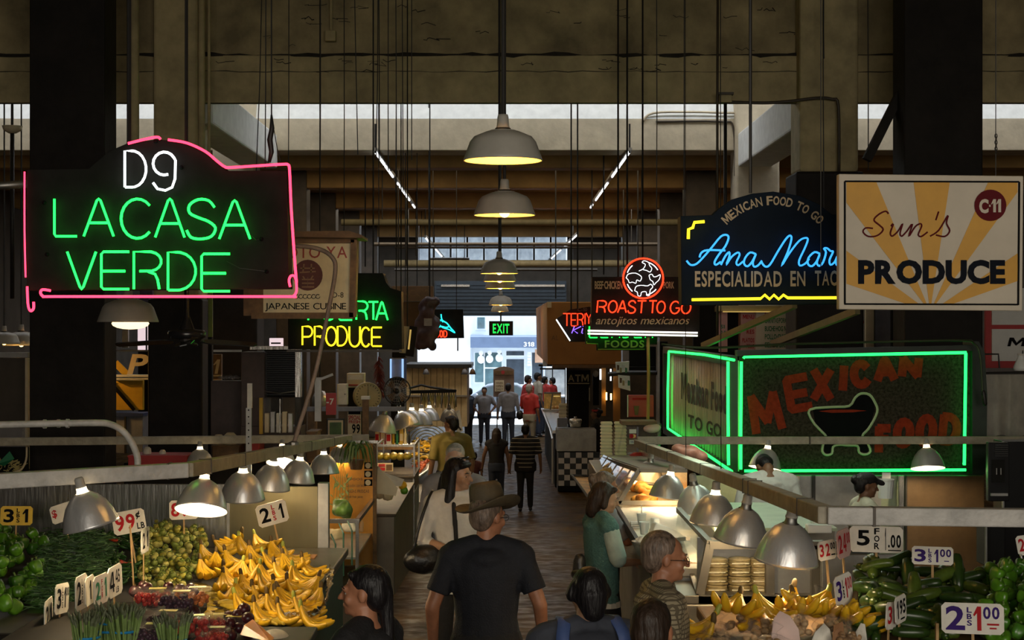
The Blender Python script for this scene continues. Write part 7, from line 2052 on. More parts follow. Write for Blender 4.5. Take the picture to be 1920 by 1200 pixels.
MB().bx(1.06, 1.5, 37.0, 47, 1.25, 1.32).build('top', MATS['steel'], side)
MB().tube([(1.03, 35.9, .2), (1.03, 35.9, 1.2), (1.03, 38, 1.3), (1.03, 47, 1.3)], .025, 6).build('rail', MATS['alu'], side)
t = thing('far_case', 'small lit glass food case on the far counter', 'case', P(1040, 772, 45))
rect(t, 'base', 1018, 768, 1052, 775, 45, .8, 'steel_dull'); rect(t, 'glass_side', 1034, 740, 1050, 768, 45.02, .02, 'film'); rect(t, 'back', 1020, 736, 1052, 770, 45.6, .05, 'food_gold')
rect(t, 'shelf_light', 1038, 742, 1050, 744, 45.2, .05, 'box_glow')
for k in range(5): MB().ell(P(1036 + 3 * k, 764, 45.3), (.05, .05, .05), n=8, m=5).build('food', MATS['food_orange' if k % 2 else 'food_gold'], t, smooth=True)
fr = MB().bar(P(1032, 768, 45), P(1036, 738, 45), .04, .04).bar(P(1020, 737, 45), P(1052, 737, 45), .05, .05)
fr.build('frame', MATS['cab_grey'], t)
boxes('cream takeout box stacked on the checkered counter', 'takeout boxes on the checkered counter', 1055, 783, 38, 4, .22, .085, .2)
boxes('cream takeout box stacked beside the first stack on the checkered counter', 'takeout boxes beside the first stack', 1072, 783, 38, 4, .22, .085, .2)
for (x0, y0, x1, y1, Y, mt, lab, nm) in [(1083, 753, 1100, 780, 39, 'blue_grey', 'dark grey till behind the takeout boxes', 'cash_register'), (1046, 784, 1064, 801, 36.6, 'blue_grey', 'small white and grey napkin dispenser on the checkered counter', 'napkin_dispenser'), (1178, 741, 1226, 782, 24, 'red_paint', 'red poster board with a cup picture behind the yellow post', 'poster_board')]:
    u = unit(nm, lab, 'board' if 'poster' in nm else 'machine', x0, y0, x1, y1, Y, .12, mt, 'body')
    rect(u, 'edge', x0 - 1.5, y0, x0, y1, Y - .02, .05, 'white_paint')
    if 'poster' in nm:
        MB().prism([(P(x, y, Y).x, P(x, y, Y).z) for x, y in ((1190, 778), (1188, 761), (1198, 761), (1196, 778))], Y - .03, Y).build('cup_print', MATS['brown_board'], u)
        rect(u, 'caption', 1186, 746, 1216, 750, Y - .02, .02, 'ink_red')
    if 'till' in lab: rect(u, 'display', 1086, 756, 1097, 762, Y - .02, .02, 'ink_black')
t = thing('glowing_pot', 'shiny foil pot catching bright sparks of light on the checkered counter', 'pot', P(1079, 800, 36.8))
MB().lathe([(0, 0), (.12, 0), (.15, .14), (.13, .18), (0, .2)], 14, Matrix.Translation(P(1079, 800, 36.8))).build('pot', MATS['foil'], t, smooth=True)
MB().ell(P(1079, 783, 36.8), (.04, .04, .03), n=8, m=5).build('knob', MATS['steel'], t)
# brown fascia soffit and what hangs under it
f = thing('brown_fascia', 'orange brown stall fascia with faded letters beside the doorway', 'fascia', P(1100, 685, 33))
MB().prism([(P(x, y, 33).x, P(x, y, 33).z) for x, y in ((1027, 684), (1025, 566), (1165, 566), (1165, 684))], 33, 45).build('panel', MATS['brown_fascia'], f, bev=.02)
rect(f, 'bright_edge', 1018, 570, 1026, 686, 45.1, .1, 'facade_frame'); rect(f, 'vent', 1026, 566, 1034, 577, 32.95, .05, 'cream')
rect(f, 'lower_board', 1036, 684, 1165, 690, 32.98, .3, 'brown_board')
T(f, 'AL', (1034, 629, 1047, 638), 32.98, MATS['wood_frame'], 0); T(f, 'TORTA', (1058, 626, 1096, 640), 32.98, MATS['wood_frame'], 0)
bk = thing('back_wall_panel', 'dark back wall below the orange brown fascia', 'panel', P(1120, 800, 40))
rect(bk, 'panel', 1062, 690, 1250, 800, 44, .1, 'pillar_brown'); rect(bk, 'orange_post', 1128, 686, 1136, 780, 39.8, .1, 'brown_fascia'); rect(bk, 'orange_post', 1150, 684, 1163, 790, 39.8, .1, 'brown_fascia')
rect(bk, 'light_strip', 1124.5, 692, 1127.5, 712, 39.7, .05, 'tube_white'); rect(bk, 'light_strip', 1144, 692, 1146.5, 714, 39.7, .05, 'tube_white')
rect(bk, 'lamp_strip', 1136, 736, 1138.5, 750, 39.7, .05, 'bulb_pendant'); rect(bk, 'lamp_strip', 1144.5, 738, 1147, 750, 39.7, .05, 'bulb_pendant')
s = unit('atm_sign', 'black sign reading ATM in tan letters', 'sign', 1062, 694, 1107, 723, 37.5, .1, 'near_black', 'board'); stand(s, 1066, 1104, 723, 37.52, .4)
T(s, 'ATM', (1065, 702, 1104, 716), 37.48, M('atm_tan', (.42, .33, .14), .5))
rect(s, 'line', 1064, 718, 1105, 720, 37.48, .02, 'atm_tan')
s = unit('paper_notice', 'yellowish notices on the wall below the ATM sign', 'notice', 1066, 727, 1106, 752, 38.5, .02, 'cream', 'sheet', 0)
for k in range(3): rect(s, 'print', 1069 + 12 * k, 731, 1078 + 12 * k, 748, 38.48, .01, 'brown_board')
t = thing('globe_bollard', 'dark post topped by a pale globe beside the ATM sign', 'lamp', P(1118, 760, 38))
rect(t, 'post', 1112, 700, 1123, 760, 38, .14, 'near_black'); MB().ell(P(1117, 701, 38), (.065, .065, .08)).build('globe', MATS['card_white'], t, smooth=True)
for i, (pts, lab) in enumerate([([(1154, 679), (1180, 677), (1179, 697), (1156, 699)], 'upper bright picture board on the black bracket'), ([(1159, 703), (1181, 705), (1182, 733), (1160, 727)], 'lower bright picture board tilted on the black bracket')]):
    s = board('picture_board', lab, pts[::-1], 26, .05, MATS['plate_white'])
    for k in range(4):
        x, y = pts[0][0] + 3 + 5 * k, pts[0][1] + 6 + (k % 2) * 5
        poly(s, [(x, y + 9), (x + 4, y + 9), (x + 4, y), (x, y - 1)], 25.98, [MATS['brown_board'], MATS['scale_olive'], MATS['steel_dull'], MATS['ink_green']][k], 'photo_print')
t = thing('black_bracket', 'black bracket arm holding the two bright picture boards', 'bracket', P(1190, 698, 26.2))
MB().tube([P(1140, 702, 26.09), P(1170, 699, 26.09), P(1236, 699, 26.12)], .04, 6).build('arm', MATS['iron'], t)
rect(t, 'post', 1231, 640, 1236, 800, 26.1, .08, 'steel_dull'); rect(t, 'shelf', 1172, 688, 1230, 702, 26.4, .2, 'near_black')
rect(t, 'dark_frame', 1180, 650, 1236, 690, 26.6, .1, 'near_black')
u = unit('dark_partition', 'tall black partition beside the green neon side wing', 'partition', 1237, 640, 1252, 900, 26, .1, 'near_black', 'panel'); rect(u, 'strip', 1233, 640, 1237, 900, 25.95, .05, 'steel_dull')
# far doorway furniture
s = thing('kiosk_board', 'brown directory board on a pole before the street doorway', 'sign', P(945, 835, 51.5))
MB().prism([(P(x, y, 51.5).x, P(x, y, 51.5).z) for x, y in ((925, 744), (925, 693), (934, 689), (945, 687), (956, 689), (964, 693), (964, 744))], 51.5, 51.6).build('board', M('kiosk_brown', (.22, .14, .1), .6, var=.15), s)
rect(s, 'header', 927, 695, 962, 703, 51.46, .02, 'wood_frame'); rect(s, 'notice', 928, 713, 945, 734, 51.46, .02, 'cream')
MB().lathe([(0, 0), (.06, 0)], 12, Matrix.Translation(P(943, 698, 51.45)) @ Matrix.Rotation(R(90), 4, 'X')).build('logo_disc', MATS['red_paint'], s)
for k in range(3): T(s, ['HOURS', 'OPEN', 'DAILY'][k], (930, 716 + 6 * k, 943, 720 + 6 * k), 51.44, MATS['wood_frame'])
rect(s, 'pole', 931, 744, 933, 835, 51.5, .04, 'iron'); rect(s, 'pole', 951, 744, 953, 835, 51.5, .04, 'iron'); rect(s, 'foot', 926, 832, 964, 835, 51.4, .3, 'iron')
t = thing('outdoor_cart', 'bright glass food cart by the doorway with a black frame', 'cart', P(1040, 790, 57))
rect(t, 'body', 1022, 745, 1060, 797, 57.5, 1.2, 'steel_dull'); rect(t, 'glass', 1022, 692, 1060, 740, 57.6, .03, 'frost'); rect(t, 'roof', 1010, 683, 1062, 687, 57, 1.6, 'near_black'); rect(t, 'awning_rail', 1012, 690, 1060, 693, 57.2, .1, 'iron')
for x in (1015, 1036, 1060): rect(t, 'post', x - 1, 687, x + 1, 797, 57.3, .05, 'iron')
# ------------------------------------------------------------------ people
M('skin', (.40, .22, .13), .5, var=.1, scale=20)
M('skin_red', (.40, .17, .09), .5, var=.15, scale=14)
M('skin_pale', (.52, .33, .24), .5, var=.1, scale=20)
M('skin_dark', (.22, .11, .06), .5, var=.1, scale=20)
M('lips', (.32, .11, .09), .45)
M('hair_black', (.012, .010, .011), .45, var=.4, scale=60, spec=.3, bump=.5, bscale=60, stretch=(1, 1, .18))
M('hair_dark', (.03, .018, .012), .5, var=.4, scale=60, spec=.3, bump=.5, bscale=60, stretch=(1, 1, .18))
M('hair_grey', (.36, .33, .30), .5, var=.3, scale=60, bump=.6, bscale=60, stretch=(1, 1, .2))
M('hair_mixed', (.16, .11, .08), .5, var=.7, scale=50, bump=.5, bscale=60, stretch=(1, 1, .3))
M('eye_dark', (.015, .01, .008), .2)
M('eye_white', (.3, .26, .22), .3)
M('cloth_navy', (.011, .012, .018), .8, var=.2, scale=30, bump=.3, bscale=120)
M('cloth_black', (.012, .011, .012), .8, var=.2, scale=30, bump=.25, bscale=100)
M('cloth_white', (.62, .60, .56), .8, var=.08, scale=14, bump=.5, bscale=14)
M('cloth_teal', (.075, .18, .17), .85, var=.2, scale=60, bump=.5, bscale=90)
M('cloth_mint', (.42, .52, .46), .8, var=.1, bump=.4, bscale=16)
M('cloth_olive', (.14, .105, .018), .8, var=.15, bump=.4, bscale=14)
M('cloth_grey', (.24, .24, .27), .8, var=.15, bump=.3, bscale=14)
M('cloth_slate', (.05, .055, .075), .8, var=.2, bump=.3, bscale=20)
M('cloth_denim', (.035, .045, .075), .8, var=.2, scale=16)
M('cloth_red', (.5, .035, .03), .7, var=.15, bump=.3, bscale=14)
M('cloth_tan', (.4, .36, .28), .8, var=.1)
M('strap_blue', (.08, .13, .33), .6, var=.15)
M('leather_black', (.013, .012, .013), .32, var=.3, scale=12, bump=.4, bscale=25)
M('hat_brown', (.085, .062, .032), .75, var=.3, scale=9, bump=.25, bscale=50)
M('hat_band', (.035, .022, .012), .7)
def striped(name, c1, c2, freq, width, axis=2):
    m = bpy.data.materials.new(name)
    m.use_nodes = True
    nt = m.node_tree
    b = nt.nodes['Principled BSDF']
    b.inputs['Roughness'].default_value = .85
    tc = nt.nodes.new('ShaderNodeTexCoord')
    sp = nt.nodes.new('ShaderNodeSeparateXYZ')
    nt.links.new(tc.outputs['Object'], sp.inputs[0])
    def node(op, a, bb):
        n = nt.nodes.new('ShaderNodeMath')
        n.operation = op
        for i, q in enumerate((a, bb)):
            if isinstance(q, (int, float)): n.inputs[i].default_value = q
            else: nt.links.new(q, n.inputs[i])
        return n.outputs[0]
    f = node('LESS_THAN', node('FRACT', node('MULTIPLY', sp.outputs[axis], freq), 0), width)
    if axis == 0:      # woven check
        g_ = node('LESS_THAN', node('FRACT', node('MULTIPLY', sp.outputs[2], freq * .8), 0), width)
        f = node('MAXIMUM', f, g_)
    mx = nt.nodes.new('ShaderNodeMix')
    mx.data_type = 'RGBA'
    nt.links.new(f, mx.inputs[0])
    mx.inputs[6].default_value = tuple(c1) + (1,)
    mx.inputs[7].default_value = tuple(c2) + (1,)
    nt.links.new(mx.outputs[2], b.inputs['Base Color'])
    MATS[name] = m
striped('cloth_stripe', (.014, .014, .018), (.42, .38, .3), 12.5, .17)
striped('cloth_check', (.36, .30, .19), (.13, .10, .06), 62, .35, 0)

def hand(m, w, d, up, s=1., curl=.5):
    """palm, four fingers and a thumb from wrist w along d; up is the back of the hand"""
    d = d.normalized()
    up = (up - d * up.dot(d)).normalized()
    sd = d.cross(up)
    m.cap(w, .024 * s, w + d * .045 * s, .03 * s, 8)
    for k, (o, ln) in enumerate(((-.03, .062), (-.011, .074), (.009, .07), (.028, .055))):
        a = w + d * .07 * s + sd * o * s * .95
        b = a + (d * (1 - curl * .35) - up * curl * .45 + sd * o * 1.2).normalized() * ln * .5 * s
        c = b + (d * (1 - curl) - up * curl * 1.1 + sd * o).normalized() * ln * .55 * s
        m.cap(w + d * .04 * s + sd * o * s * .7, .012 * s, a, .0095 * s, 7)
        m.cap(a, .0095 * s, b, .0088 * s, 7)
        m.cap(b, .0088 * s, c, .0075 * s, 7)
    for q in (1,):
        a = w + d * .02 * s - sd * .026 * s
        b = a + (d * .6 - sd * .75 - up * .2).normalized() * .04 * s
        m.cap(a, .014 * s, b, .011 * s, 7)
        m.cap(b, .011 * s, b + (d * .9 - sd * .2 - up * .3).normalized() * .035 * s, .0085 * s, 7)

def person(label, x, y, Y, face, skin='skin', shirt=('cloth_grey', .55, .9), legs=('pants', 'cloth_denim'), hair=('short', 'hair_black'), arms=((None, None), (None, None)),
           yaw=0, pitch=0, w=1., vox=.012, group=None, hmin=None, z=None, head=1., detail=True, stride=0, curl=.5, name='person'):
    """x, y: photo pixel of the top of the head at distance Y; face: degrees the body turns from facing away"""
    fz = fl(Y) if z is None else z
    top = P(x, y, Y)
    k = max((top.z - fz) / 1.72, .5)
    t = thing(name, label, 'person', (top.x, Y, fz), group, (0, 0, R(face)))
    V = lambda a, b, c: Vector((a, b, c)) * k
    def E(c, r): return (V(*c), (r[0] * k, r[1] * k, r[2] * k))
    HP = V(0, -.01, 1.5)
    HT = Matrix.Translation(HP) @ Matrix.Rotation(R(yaw), 4, 'Z') @ Matrix.Rotation(R(pitch), 4, 'X') @ Matrix.Scale(head, 4) @ Matrix.Translation(-HP)
    b = MB()
    tor = [(.86, .165, .105, 0), (.94, .168, .108, 0), (1.06, .145, .10, .0), (1.18, .158, .108, .0), (1.30, .172, .112, -.004), (1.38, .165, .1, -.008), (1.435, .115, .075, -.012), (1.47, .06, .055, -.012)]
    def torso(m, inf, z0, z1):
        s = []
        zs = [q[0] for q in tor]
        for zz, rx, ry, yo in tor:
            if z0 <= zz <= z1: s.append((0, yo * k, zz * k, (rx * w + inf) * k, (ry * (.5 + .5 * w) + inf) * k))
        if s and s[0][2] / k > z0 + .01:
            s.insert(0, (0, s[0][1], z0 * k, s[0][3] * (1.04 if z0 < .86 else 1), s[0][4] * (1.04 if z0 < .86 else 1)))
        m.loft(s, 18)
    torso(b, 0, .8, 1.5)
    b.cap(V(0, -.012, 1.44), .056 * k, V(0, .0, 1.53), .054 * k, 12)
    for sx in (-1, 1):
        b.ell(V(sx * .165 * w, -.01, 1.395), (.058 * k, .056 * k, .056 * k))
        b.cap(V(sx * .04, -.014, 1.46), .045 * k, V(sx * .16 * w, -.012, 1.4), .052 * k, 10)
    # head
    for c, r in (((0, -.012, 1.63), (.074, .094, .088)), ((0, .03, 1.585), (.06, .066, .085)), ((0, .045, 1.535), (.045, .045, .04))):
        b.ell(*E(c, r), T=HT, n=16, m=10)
    b.cap(V(-.034, .086, 1.625), .013 * k, V(.034, .086, 1.625), .013 * k, 7, HT)
    b.cap(V(0, .095, 1.612), .010 * k, V(0, .114, 1.578), .015 * k, 8, HT)
    b.cap(V(-.018, .088, 1.548), .010 * k, V(.018, .088, 1.548), .010 * k, 7, HT)
    b.ell(*E((0, .078, 1.518), (.022, .02, .018)), T=HT, n=8, m=6)
    for sx in (-1, 1):
        b.ell(*E((sx * .076, -.012, 1.598), (.011, .021, .034)), T=HT, n=8, m=6)
        b.ell(*E((sx * .04, .062, 1.575), (.025, .022, .026)), T=HT, n=8, m=6)
    # arms
    AJ = []
    for i, sx in enumerate((-1, 1)):
        e, wr = arms[i]
        sh = V(sx * .185 * w, -.01, 1.39)
        e = V(*e) if e else V(sx * (.225 * w + .02), -.04, 1.10)
        wr = V(*wr) if wr else V(sx * (.235 * w + .025), .02, .86)
        b.cap(sh, .052 * k, e, .04 * k); b.cap(e, .041 * k, wr, .027 * k)
        hand(b, wr, (wr - e), Vector((sx, .3, .2)) if abs((wr - e).normalized().z) > .6 else Vector((0, 0, 1)), k, curl)
        AJ.append((sh, e, wr))
    # legs
    LJ = []
    for sx in (-1, 1):
        st = stride * sx
        hp, kn, an = V(sx * .088, 0, .88), V(sx * .095, st * .5 + .015, .48), V(sx * .1, st, .075)
        b.cap(hp, .082 * k, kn, .056 * k); b.cap(kn, .055 * k, an, .036 * k)
        b.cap(an + V(0, -.02, -.035), .032 * k, an + V(sx * .02, .15, -.045), .028 * k)
        LJ.append((hp, kn, an))
    b.build('body', MATS[skin], t, False, voxel=vox * k, sm=3)
    # clothes
    if shirt:
        c, sl, hem = shirt[:3]
        m = MB()
        torso(m, .016, hem, 1.44)
        m.ell(V(0, -.014, 1.385), (.125 * w * k, (.118 * (.5 + .5 * w) + .012) * k, .075 * k), n=16, m=8)
        for sh, e, wr in AJ:
            sg = 1 if sh.x > 0 else -1
            m.ell(sh, (.074 * k, .076 * k, .072 * k))
            m.cap(V(sg * .05, -.015, 1.452), .064 * k, V(sg * .17 * w, -.012, 1.405), .074 * k, 12)
            m.cap(V(sg * .12 * w, -.005, 1.3), .09 * k, V(sg * .165 * w, -.01, 1.38), .076 * k, 12)
            if sl > 0:
                if sl <= 1:
                    m.tube([sh, sh.lerp(e, sl * .5), sh.lerp(e, sl)], [.066 * k, .064 * k, .064 * k * (1.05)], 12)
                else:
                    m.cap(sh, .066 * k, e, .056 * k); m.tube([e, e.lerp(wr, (sl - 1) * .94)], [.056 * k, .04 * k], 10)
        if len(shirt) > 3:
            m.loft([(0, -.012 * k, 1.40 * k, .10 * k, .088 * k), (0, -.008 * k, 1.485 * k, .071 * k, .069 * k)], 14)
        m.build('shirt', MATS[c], t, False, voxel=vox * k, sm=5)
    if legs:
        kind, c = legs[:2]
        m = MB()
        if kind == 'skirt':
            m.loft([(0, 0, legs[2] * k, .2 * k, .17 * k), (0, 0, .7 * k, .19 * k, .15 * k), (0, 0, .9 * k, .18 * w * k, .125 * k), (0, 0, 1.02 * k, .158 * w * k, .115 * k)], 18)
        else:
            m.loft([(0, 0, .80 * k, .184 * w * k, .128 * k), (0, 0, .95 * k, .190 * w * k, .132 * k), (0, 0, 1.0 * k, .172 * w * k, .12 * k)], 16)
            for hp, kn, an in LJ:
                m.cap(hp, .095 * k, kn, .07 * k); m.cap(kn, .07 * k, an + V(0, 0, .03), .058 * k)
        m.build('skirt' if kind == 'skirt' else 'trousers', MATS[c], t, False, voxel=vox * 1.2 * k, sm=4)
        for hp, kn, an in LJ:
            MB().cap(an + V(0, -.03, -.03), .042 * k, an + V(.0, .15, -.042), .033 * k).build('shoe', MATS['leather_black'], t, False, voxel=.014 * k)
    # hair
    st, hc = hair
    m = MB()
    if st == 'crop':
        m.ell(*E((0, -.034, 1.645), (.0835, .094, .089)), T=HT, n=18, m=10)
        m.ell(*E((0, -.062, 1.605), (.077, .058, .082)), T=HT, n=14, m=8)
    elif st != 'none':
        m.ell(*E((0, -.028, 1.648), (.082, .097, .088)), T=HT, n=18, m=10)
        m.ell(*E((0, -.062, 1.605), (.078, .062, .088)), T=HT, n=14, m=8)
    if st != 'none':
        if st in ('long', 'bob', 'nape', 'wavy'):
            low = {'long': 1.36, 'bob': 1.49, 'nape': 1.545, 'wavy': 1.33}[st]
            m.cap(V(0, -.055, 1.6), .085 * k, V(0, -.075, low), .062 * k, 12, HT)
            for sx in (-1, 1):
                m.cap(V(sx * .07, -.015, 1.64), .03 * k, V(sx * .082, -.015, low + .06), (.046 if st == 'wavy' else .034) * k, 9, HT)
            m.cap(V(-.045, .055, 1.688), .022 * k, V(.05, .055, 1.688), .022 * k, 8, HT)
        if st == 'bun':
            m.ell(*E((0, -.125, 1.65), (.045, .04, .045)), T=HT)
        if st == 'ponytail':
            m.cap(V(0, -.1, 1.62), .035 * k, V(.0, -.12, 1.25), .025 * k, 9, HT)
        if st in ('short', 'bun', 'ponytail'):
            m.cap(V(-.04, .052, 1.69), .018 * k, V(.04, .052, 1.69), .018 * k, 8, HT)
        m.build('hair', MATS[hc], t, False, voxel=.011 * k, sm=2)
    if detail:
        for sx in (-1, 1):
            q = HT @ V(sx * .031, .0735, 1.603)
            e_ = MB().ell(q, (.013 * k, .01 * k, .008 * k), n=8, m=6).build('eye', MATS['eye_white'], t, False, True)
            MB().ell(HT @ V(sx * .031, .080, 1.603), (.0065 * k, .0055 * k, .0065 * k), n=8, m=5).build('iris', MATS['eye_dark'], e_, False, True)
            MB().tube([HT @ V(sx * .015, .096, 1.628), HT @ V(sx * .033, .093, 1.632), HT @ V(sx * .05, .08, 1.626)], [.003 * k, .005 * k, .002 * k], 5).build('eyebrow', MATS[hc if st != 'none' else 'hair_dark'], t, False)
        MB().tube([HT @ V(-.024, .086, 1.548), HT @ V(0, .096, 1.549), HT @ V(.024, .086, 1.548)], [.003 * k, .0065 * k, .003 * k], 6).build('lips', MATS['lips'], t, False, True)
    return t, k, HT, V

def glasses(t, k, HT, V):
    m = MB()
    for sx in (-1, 1):
        c = (sx * .033, .102, 1.6)
        m.tube([HT @ V(c[0] + .024 * math.cos(a), c[1], c[2] + .018 * math.sin(a)) for a in [i * PI / 8 for i in range(17)]], .0016 * k, 5)
        m.tube([HT @ V(sx * .057, .106, 1.603), HT @ V(sx * .078, .06, 1.605), HT @ V(sx * .08, -.02, 1.602)], .0018 * k, 5)
    m.tube([HT @ V(-.01, .104, 1.603), HT @ V(.01, .104, 1.603)], .0016 * k, 5)
    m.build('glasses', MATS['iron'], t, False)

# man in the brown hat
t, k, HT, V = person('man seen from behind in a brown brimmed hat and navy polo shirt', 912, 928, 8.2, 2, 'skin_red', ('cloth_navy', .72, .78, 1), ('pants', 'cloth_black'), ('crop', 'hair_mixed'),
                     (((-.29, -.05, 1.13), (-.285, .05, .89)), ((.285, -.06, 1.14), (.31, .04, .91))), yaw=-42, pitch=-4, w=1.04, vox=.009)
q = HT @ Matrix.Translation(V(0, -.005, 1.655)) @ Matrix.Rotation(R(-13), 4, 'Y') @ Matrix.Rotation(R(3), 4, 'X')
hat = MB()
n = 36
vs, fs = [], []
prof = [(.088, .0), (.105, -.004), (.14, .0), (.165, .012), (.17, .014), (.165, .006), (.14, -.008), (.105, -.012), (.086, -.008)]
for r_, z in prof:
    for j in range(n):
        a = 2 * PI * j / n
        lift = .03 * abs(math.cos(a)) ** 2 * max(0, (r_ - .1) / .07) - .022 * abs(math.sin(a)) ** 2 * max(0, (r_ - .1) / .07)
        vs.append(Vector((r_ * .98 * math.cos(a), r_ * 1.16 * math.sin(a), z + lift)) * k)
for i in range(len(prof) - 1):
    for j in range(n):
        fs.append((i * n + j, i * n + (j + 1) % n, (i + 1) * n + (j + 1) % n, (i + 1) * n + j))
hat.add(vs, fs, q)
h = hat.build('hat', MATS['hat_brown'], t, False, True)
cr = MB()
vs, fs = [], []
prof = [(.094, -.01), (.092, .04), (.089, .085), (.083, .118), (.07, .134), (.04, .13), (.012, .118)]
for r_, z in prof:
    for j in range(n):
        a = 2 * PI * j / n
        dent = -.02 * math.exp(-((math.cos(a)) / .35) ** 2) * (1 if r_ < .07 else 0) + (-.012 * max(0, math.sin(a)) ** 3 if z > .07 else 0)
        vs.append(Vector((r_ * .94 * math.cos(a), r_ * 1.14 * math.sin(a), z + dent)) * k)
for i in range(len(prof) - 1):
    for j in range(n):
        fs.append((i * n + j, i * n + (j + 1) % n, (i + 1) * n + (j + 1) % n, (i + 1) * n + j))
fs.append(tuple((len(prof) - 1) * n + j for j in range(n)))
cr.add(vs, fs, q).build('crown', MATS['hat_brown'], h, False, True)
MB().lathe([(.089 * k, .006 * k), (.0905 * k, .012 * k), (.0895 * k, .026 * k), (.088 * k, .03 * k)], 36, q @ Matrix.Diagonal((.97, 1.17, 1, 1))).build('band', MATS['hat_band'], h, False, True)
glasses(t, k, HT, V)
# woman with the long black hair and white blouse
t, k, HT, V = person('woman with long black hair and white blouse clutching a black handbag', 856, 861, 11.9, 190, 'skin', ('cloth_white', 1.35, .72, 1), ('pants', 'cloth_black'), ('wavy', 'hair_black'),
                     (((-.25, .0, 1.12), (-.06, .2, 1.08)), ((.26, .02, 1.12), (.06, .2, 1.06))), yaw=52, pitch=-6, w=.98, vox=.009)
MB().cap(V(.04, .13, 1.4), .02 * k, V(.015, .142, 1.02), .02 * k, 8).build('black_top', MATS['cloth_black'], t, False, voxel=.012)
b_ = MB().ell(V(.26, .1, .98), (.16 * k, .09 * k, .105 * k)).ell(V(.24, .1, 1.05), (.12 * k, .07 * k, .05 * k)).build('handbag', MATS['leather_black'], t, False, voxel=.014)
MB().tube(smooth_path([V(.34, .09, 1.04), V(.29, .09, 1.25), V(.2, .02, 1.46), V(.17, -.06, 1.43), V(.2, .05, 1.1)], 4), .012 * k, 6).build('strap', MATS['leather_black'], b_, False, True)
MB().tube([HT @ V(-.07, .03, 1.735), HT @ V(0, .06, 1.745), HT @ V(.07, .03, 1.735)], .01 * k, 6).build('sunglasses', MATS['black_gloss'], t, False, True)
# grey haired person behind her
t, k, HT, V = person('grey haired person with a dark shoulder strap behind the white blouse', 853, 834, 13.6, 172, 'skin_pale', ('cloth_grey', 1.9, .8), ('pants', 'cloth_denim'), ('short', 'hair_grey'), yaw=8, w=1.12, vox=.012)
MB().tube([V(.13, .12, 1.1), V(.12, .13, 1.3), V(.1, .03, 1.47), V(.11, -.1, 1.35)], .02 * k, 6).build('strap', MATS['cloth_black'], t, False)
# woman in the teal vest and her neighbour
t, k, HT, V = person('woman in a teal knitted vest and mint blouse at the food counter', 1128, 905, 11.3, -72, 'skin', ('cloth_teal', 0, .8), ('skirt', 'cloth_black', .35), ('bob', 'hair_dark'),
                     (((-.26, .04, 1.14), (-.18, .26, 1.08)), ((.24, .05, 1.13), (.1, .27, 1.1))), yaw=-8, pitch=-14, w=1.08, vox=.009)
for sx, e in ((-1, V(-.26, .04, 1.14)), (1, V(.24, .05, 1.13))):
    sh = V(sx * .2, -.01, 1.39)
    m = MB().cap(sh, .07 * k, sh.lerp(e, .9), .072 * k)
    m.build('sleeve', MATS['cloth_mint'], t, False, voxel=.011)
MB().loft([(0, 0, .765 * k, .2 * k, .145 * k), (0, 0, .81 * k, .198 * k, .142 * k)], 18).build('lace_hem', MATS['cloth_white'], t, False)
MB().cap(V(.04, -.2, 1.02), .06 * k, V(.04, -.2, 1.14), .05 * k).build('shoulder_bag', MATS['leather_black'], t, False, voxel=.014)
t, k, HT, V = person('woman with grey streaked hair pulled back, reaching over the counter', 1132, 886, 12.4, -78, 'skin_red', ('cloth_grey', .9, .8), ('pants', 'cloth_black'), ('bun', 'hair_mixed'),
                     (((-.24, .1, 1.14), (-.12, .36, 1.14)), ((.22, .14, 1.16), (.08, .43, 1.19))), yaw=-6, pitch=-10, w=1.02, vox=.011)
# man with glasses, heads at the bottom edge
t, k, HT, V = person('grey haired man with thin glasses and a checked shirt, in profile', 1243, 1004, 7.1, -84, 'skin_red', ('cloth_check', .9, .8, 1), ('pants', 'cloth_denim'), ('crop', 'hair_mixed'), yaw=4, pitch=-6, w=1.14, vox=.008, head=1.06)
glasses(t, k, HT, V)
t, k, HT, V = person('person with wet black hair and blue backpack straps, seen from behind', 1102, 1066, 6.3, 10, 'skin', ('cloth_slate', .7, .8, 1), ('pants', 'cloth_denim'), ('nape', 'hair_black'), yaw=8, w=1.22, vox=.009)
for sx in (-1, 1):
    m = MB()
    pts = smooth_path([V(sx * .1, .1, 1.36), V(sx * .115, .04, 1.48), V(sx * .125, -.06, 1.475), V(sx * .15, -.135, 1.38), V(sx * .15, -.15, 1.1)], 4)
    vs = []
    for p in pts: vs += [p + V(-.03, 0, .012), p + V(.03, 0, .008), p + V(.03, -.004, -.004), p + V(-.03, -.004, 0)]
    m.add(vs, [(4 * i + j, 4 * i + (j + 1) % 4, 4 * i + 4 + (j + 1) % 4, 4 * i + 4 + j) for i in range(len(pts) - 1) for j in range(4)])
    m.build('backpack_strap', MATS['strap_blue'], t, False, True)
person('person with short dark hair, only the crown showing at the bottom edge', 1222, 1117, 5.0, -14, 'skin_red', ('cloth_slate', .7, .8, 1), ('pants', 'cloth_denim'), ('short', 'hair_dark'), yaw=0, vox=.009, head=.92)
person('dark haired woman in a black top, in profile at the bottom edge', 684, 1063, 6.2, 62, 'skin_red', ('cloth_black', .8, .8), ('pants', 'cloth_black'), ('ponytail', 'hair_black'), yaw=16, w=.98, vox=.0085)
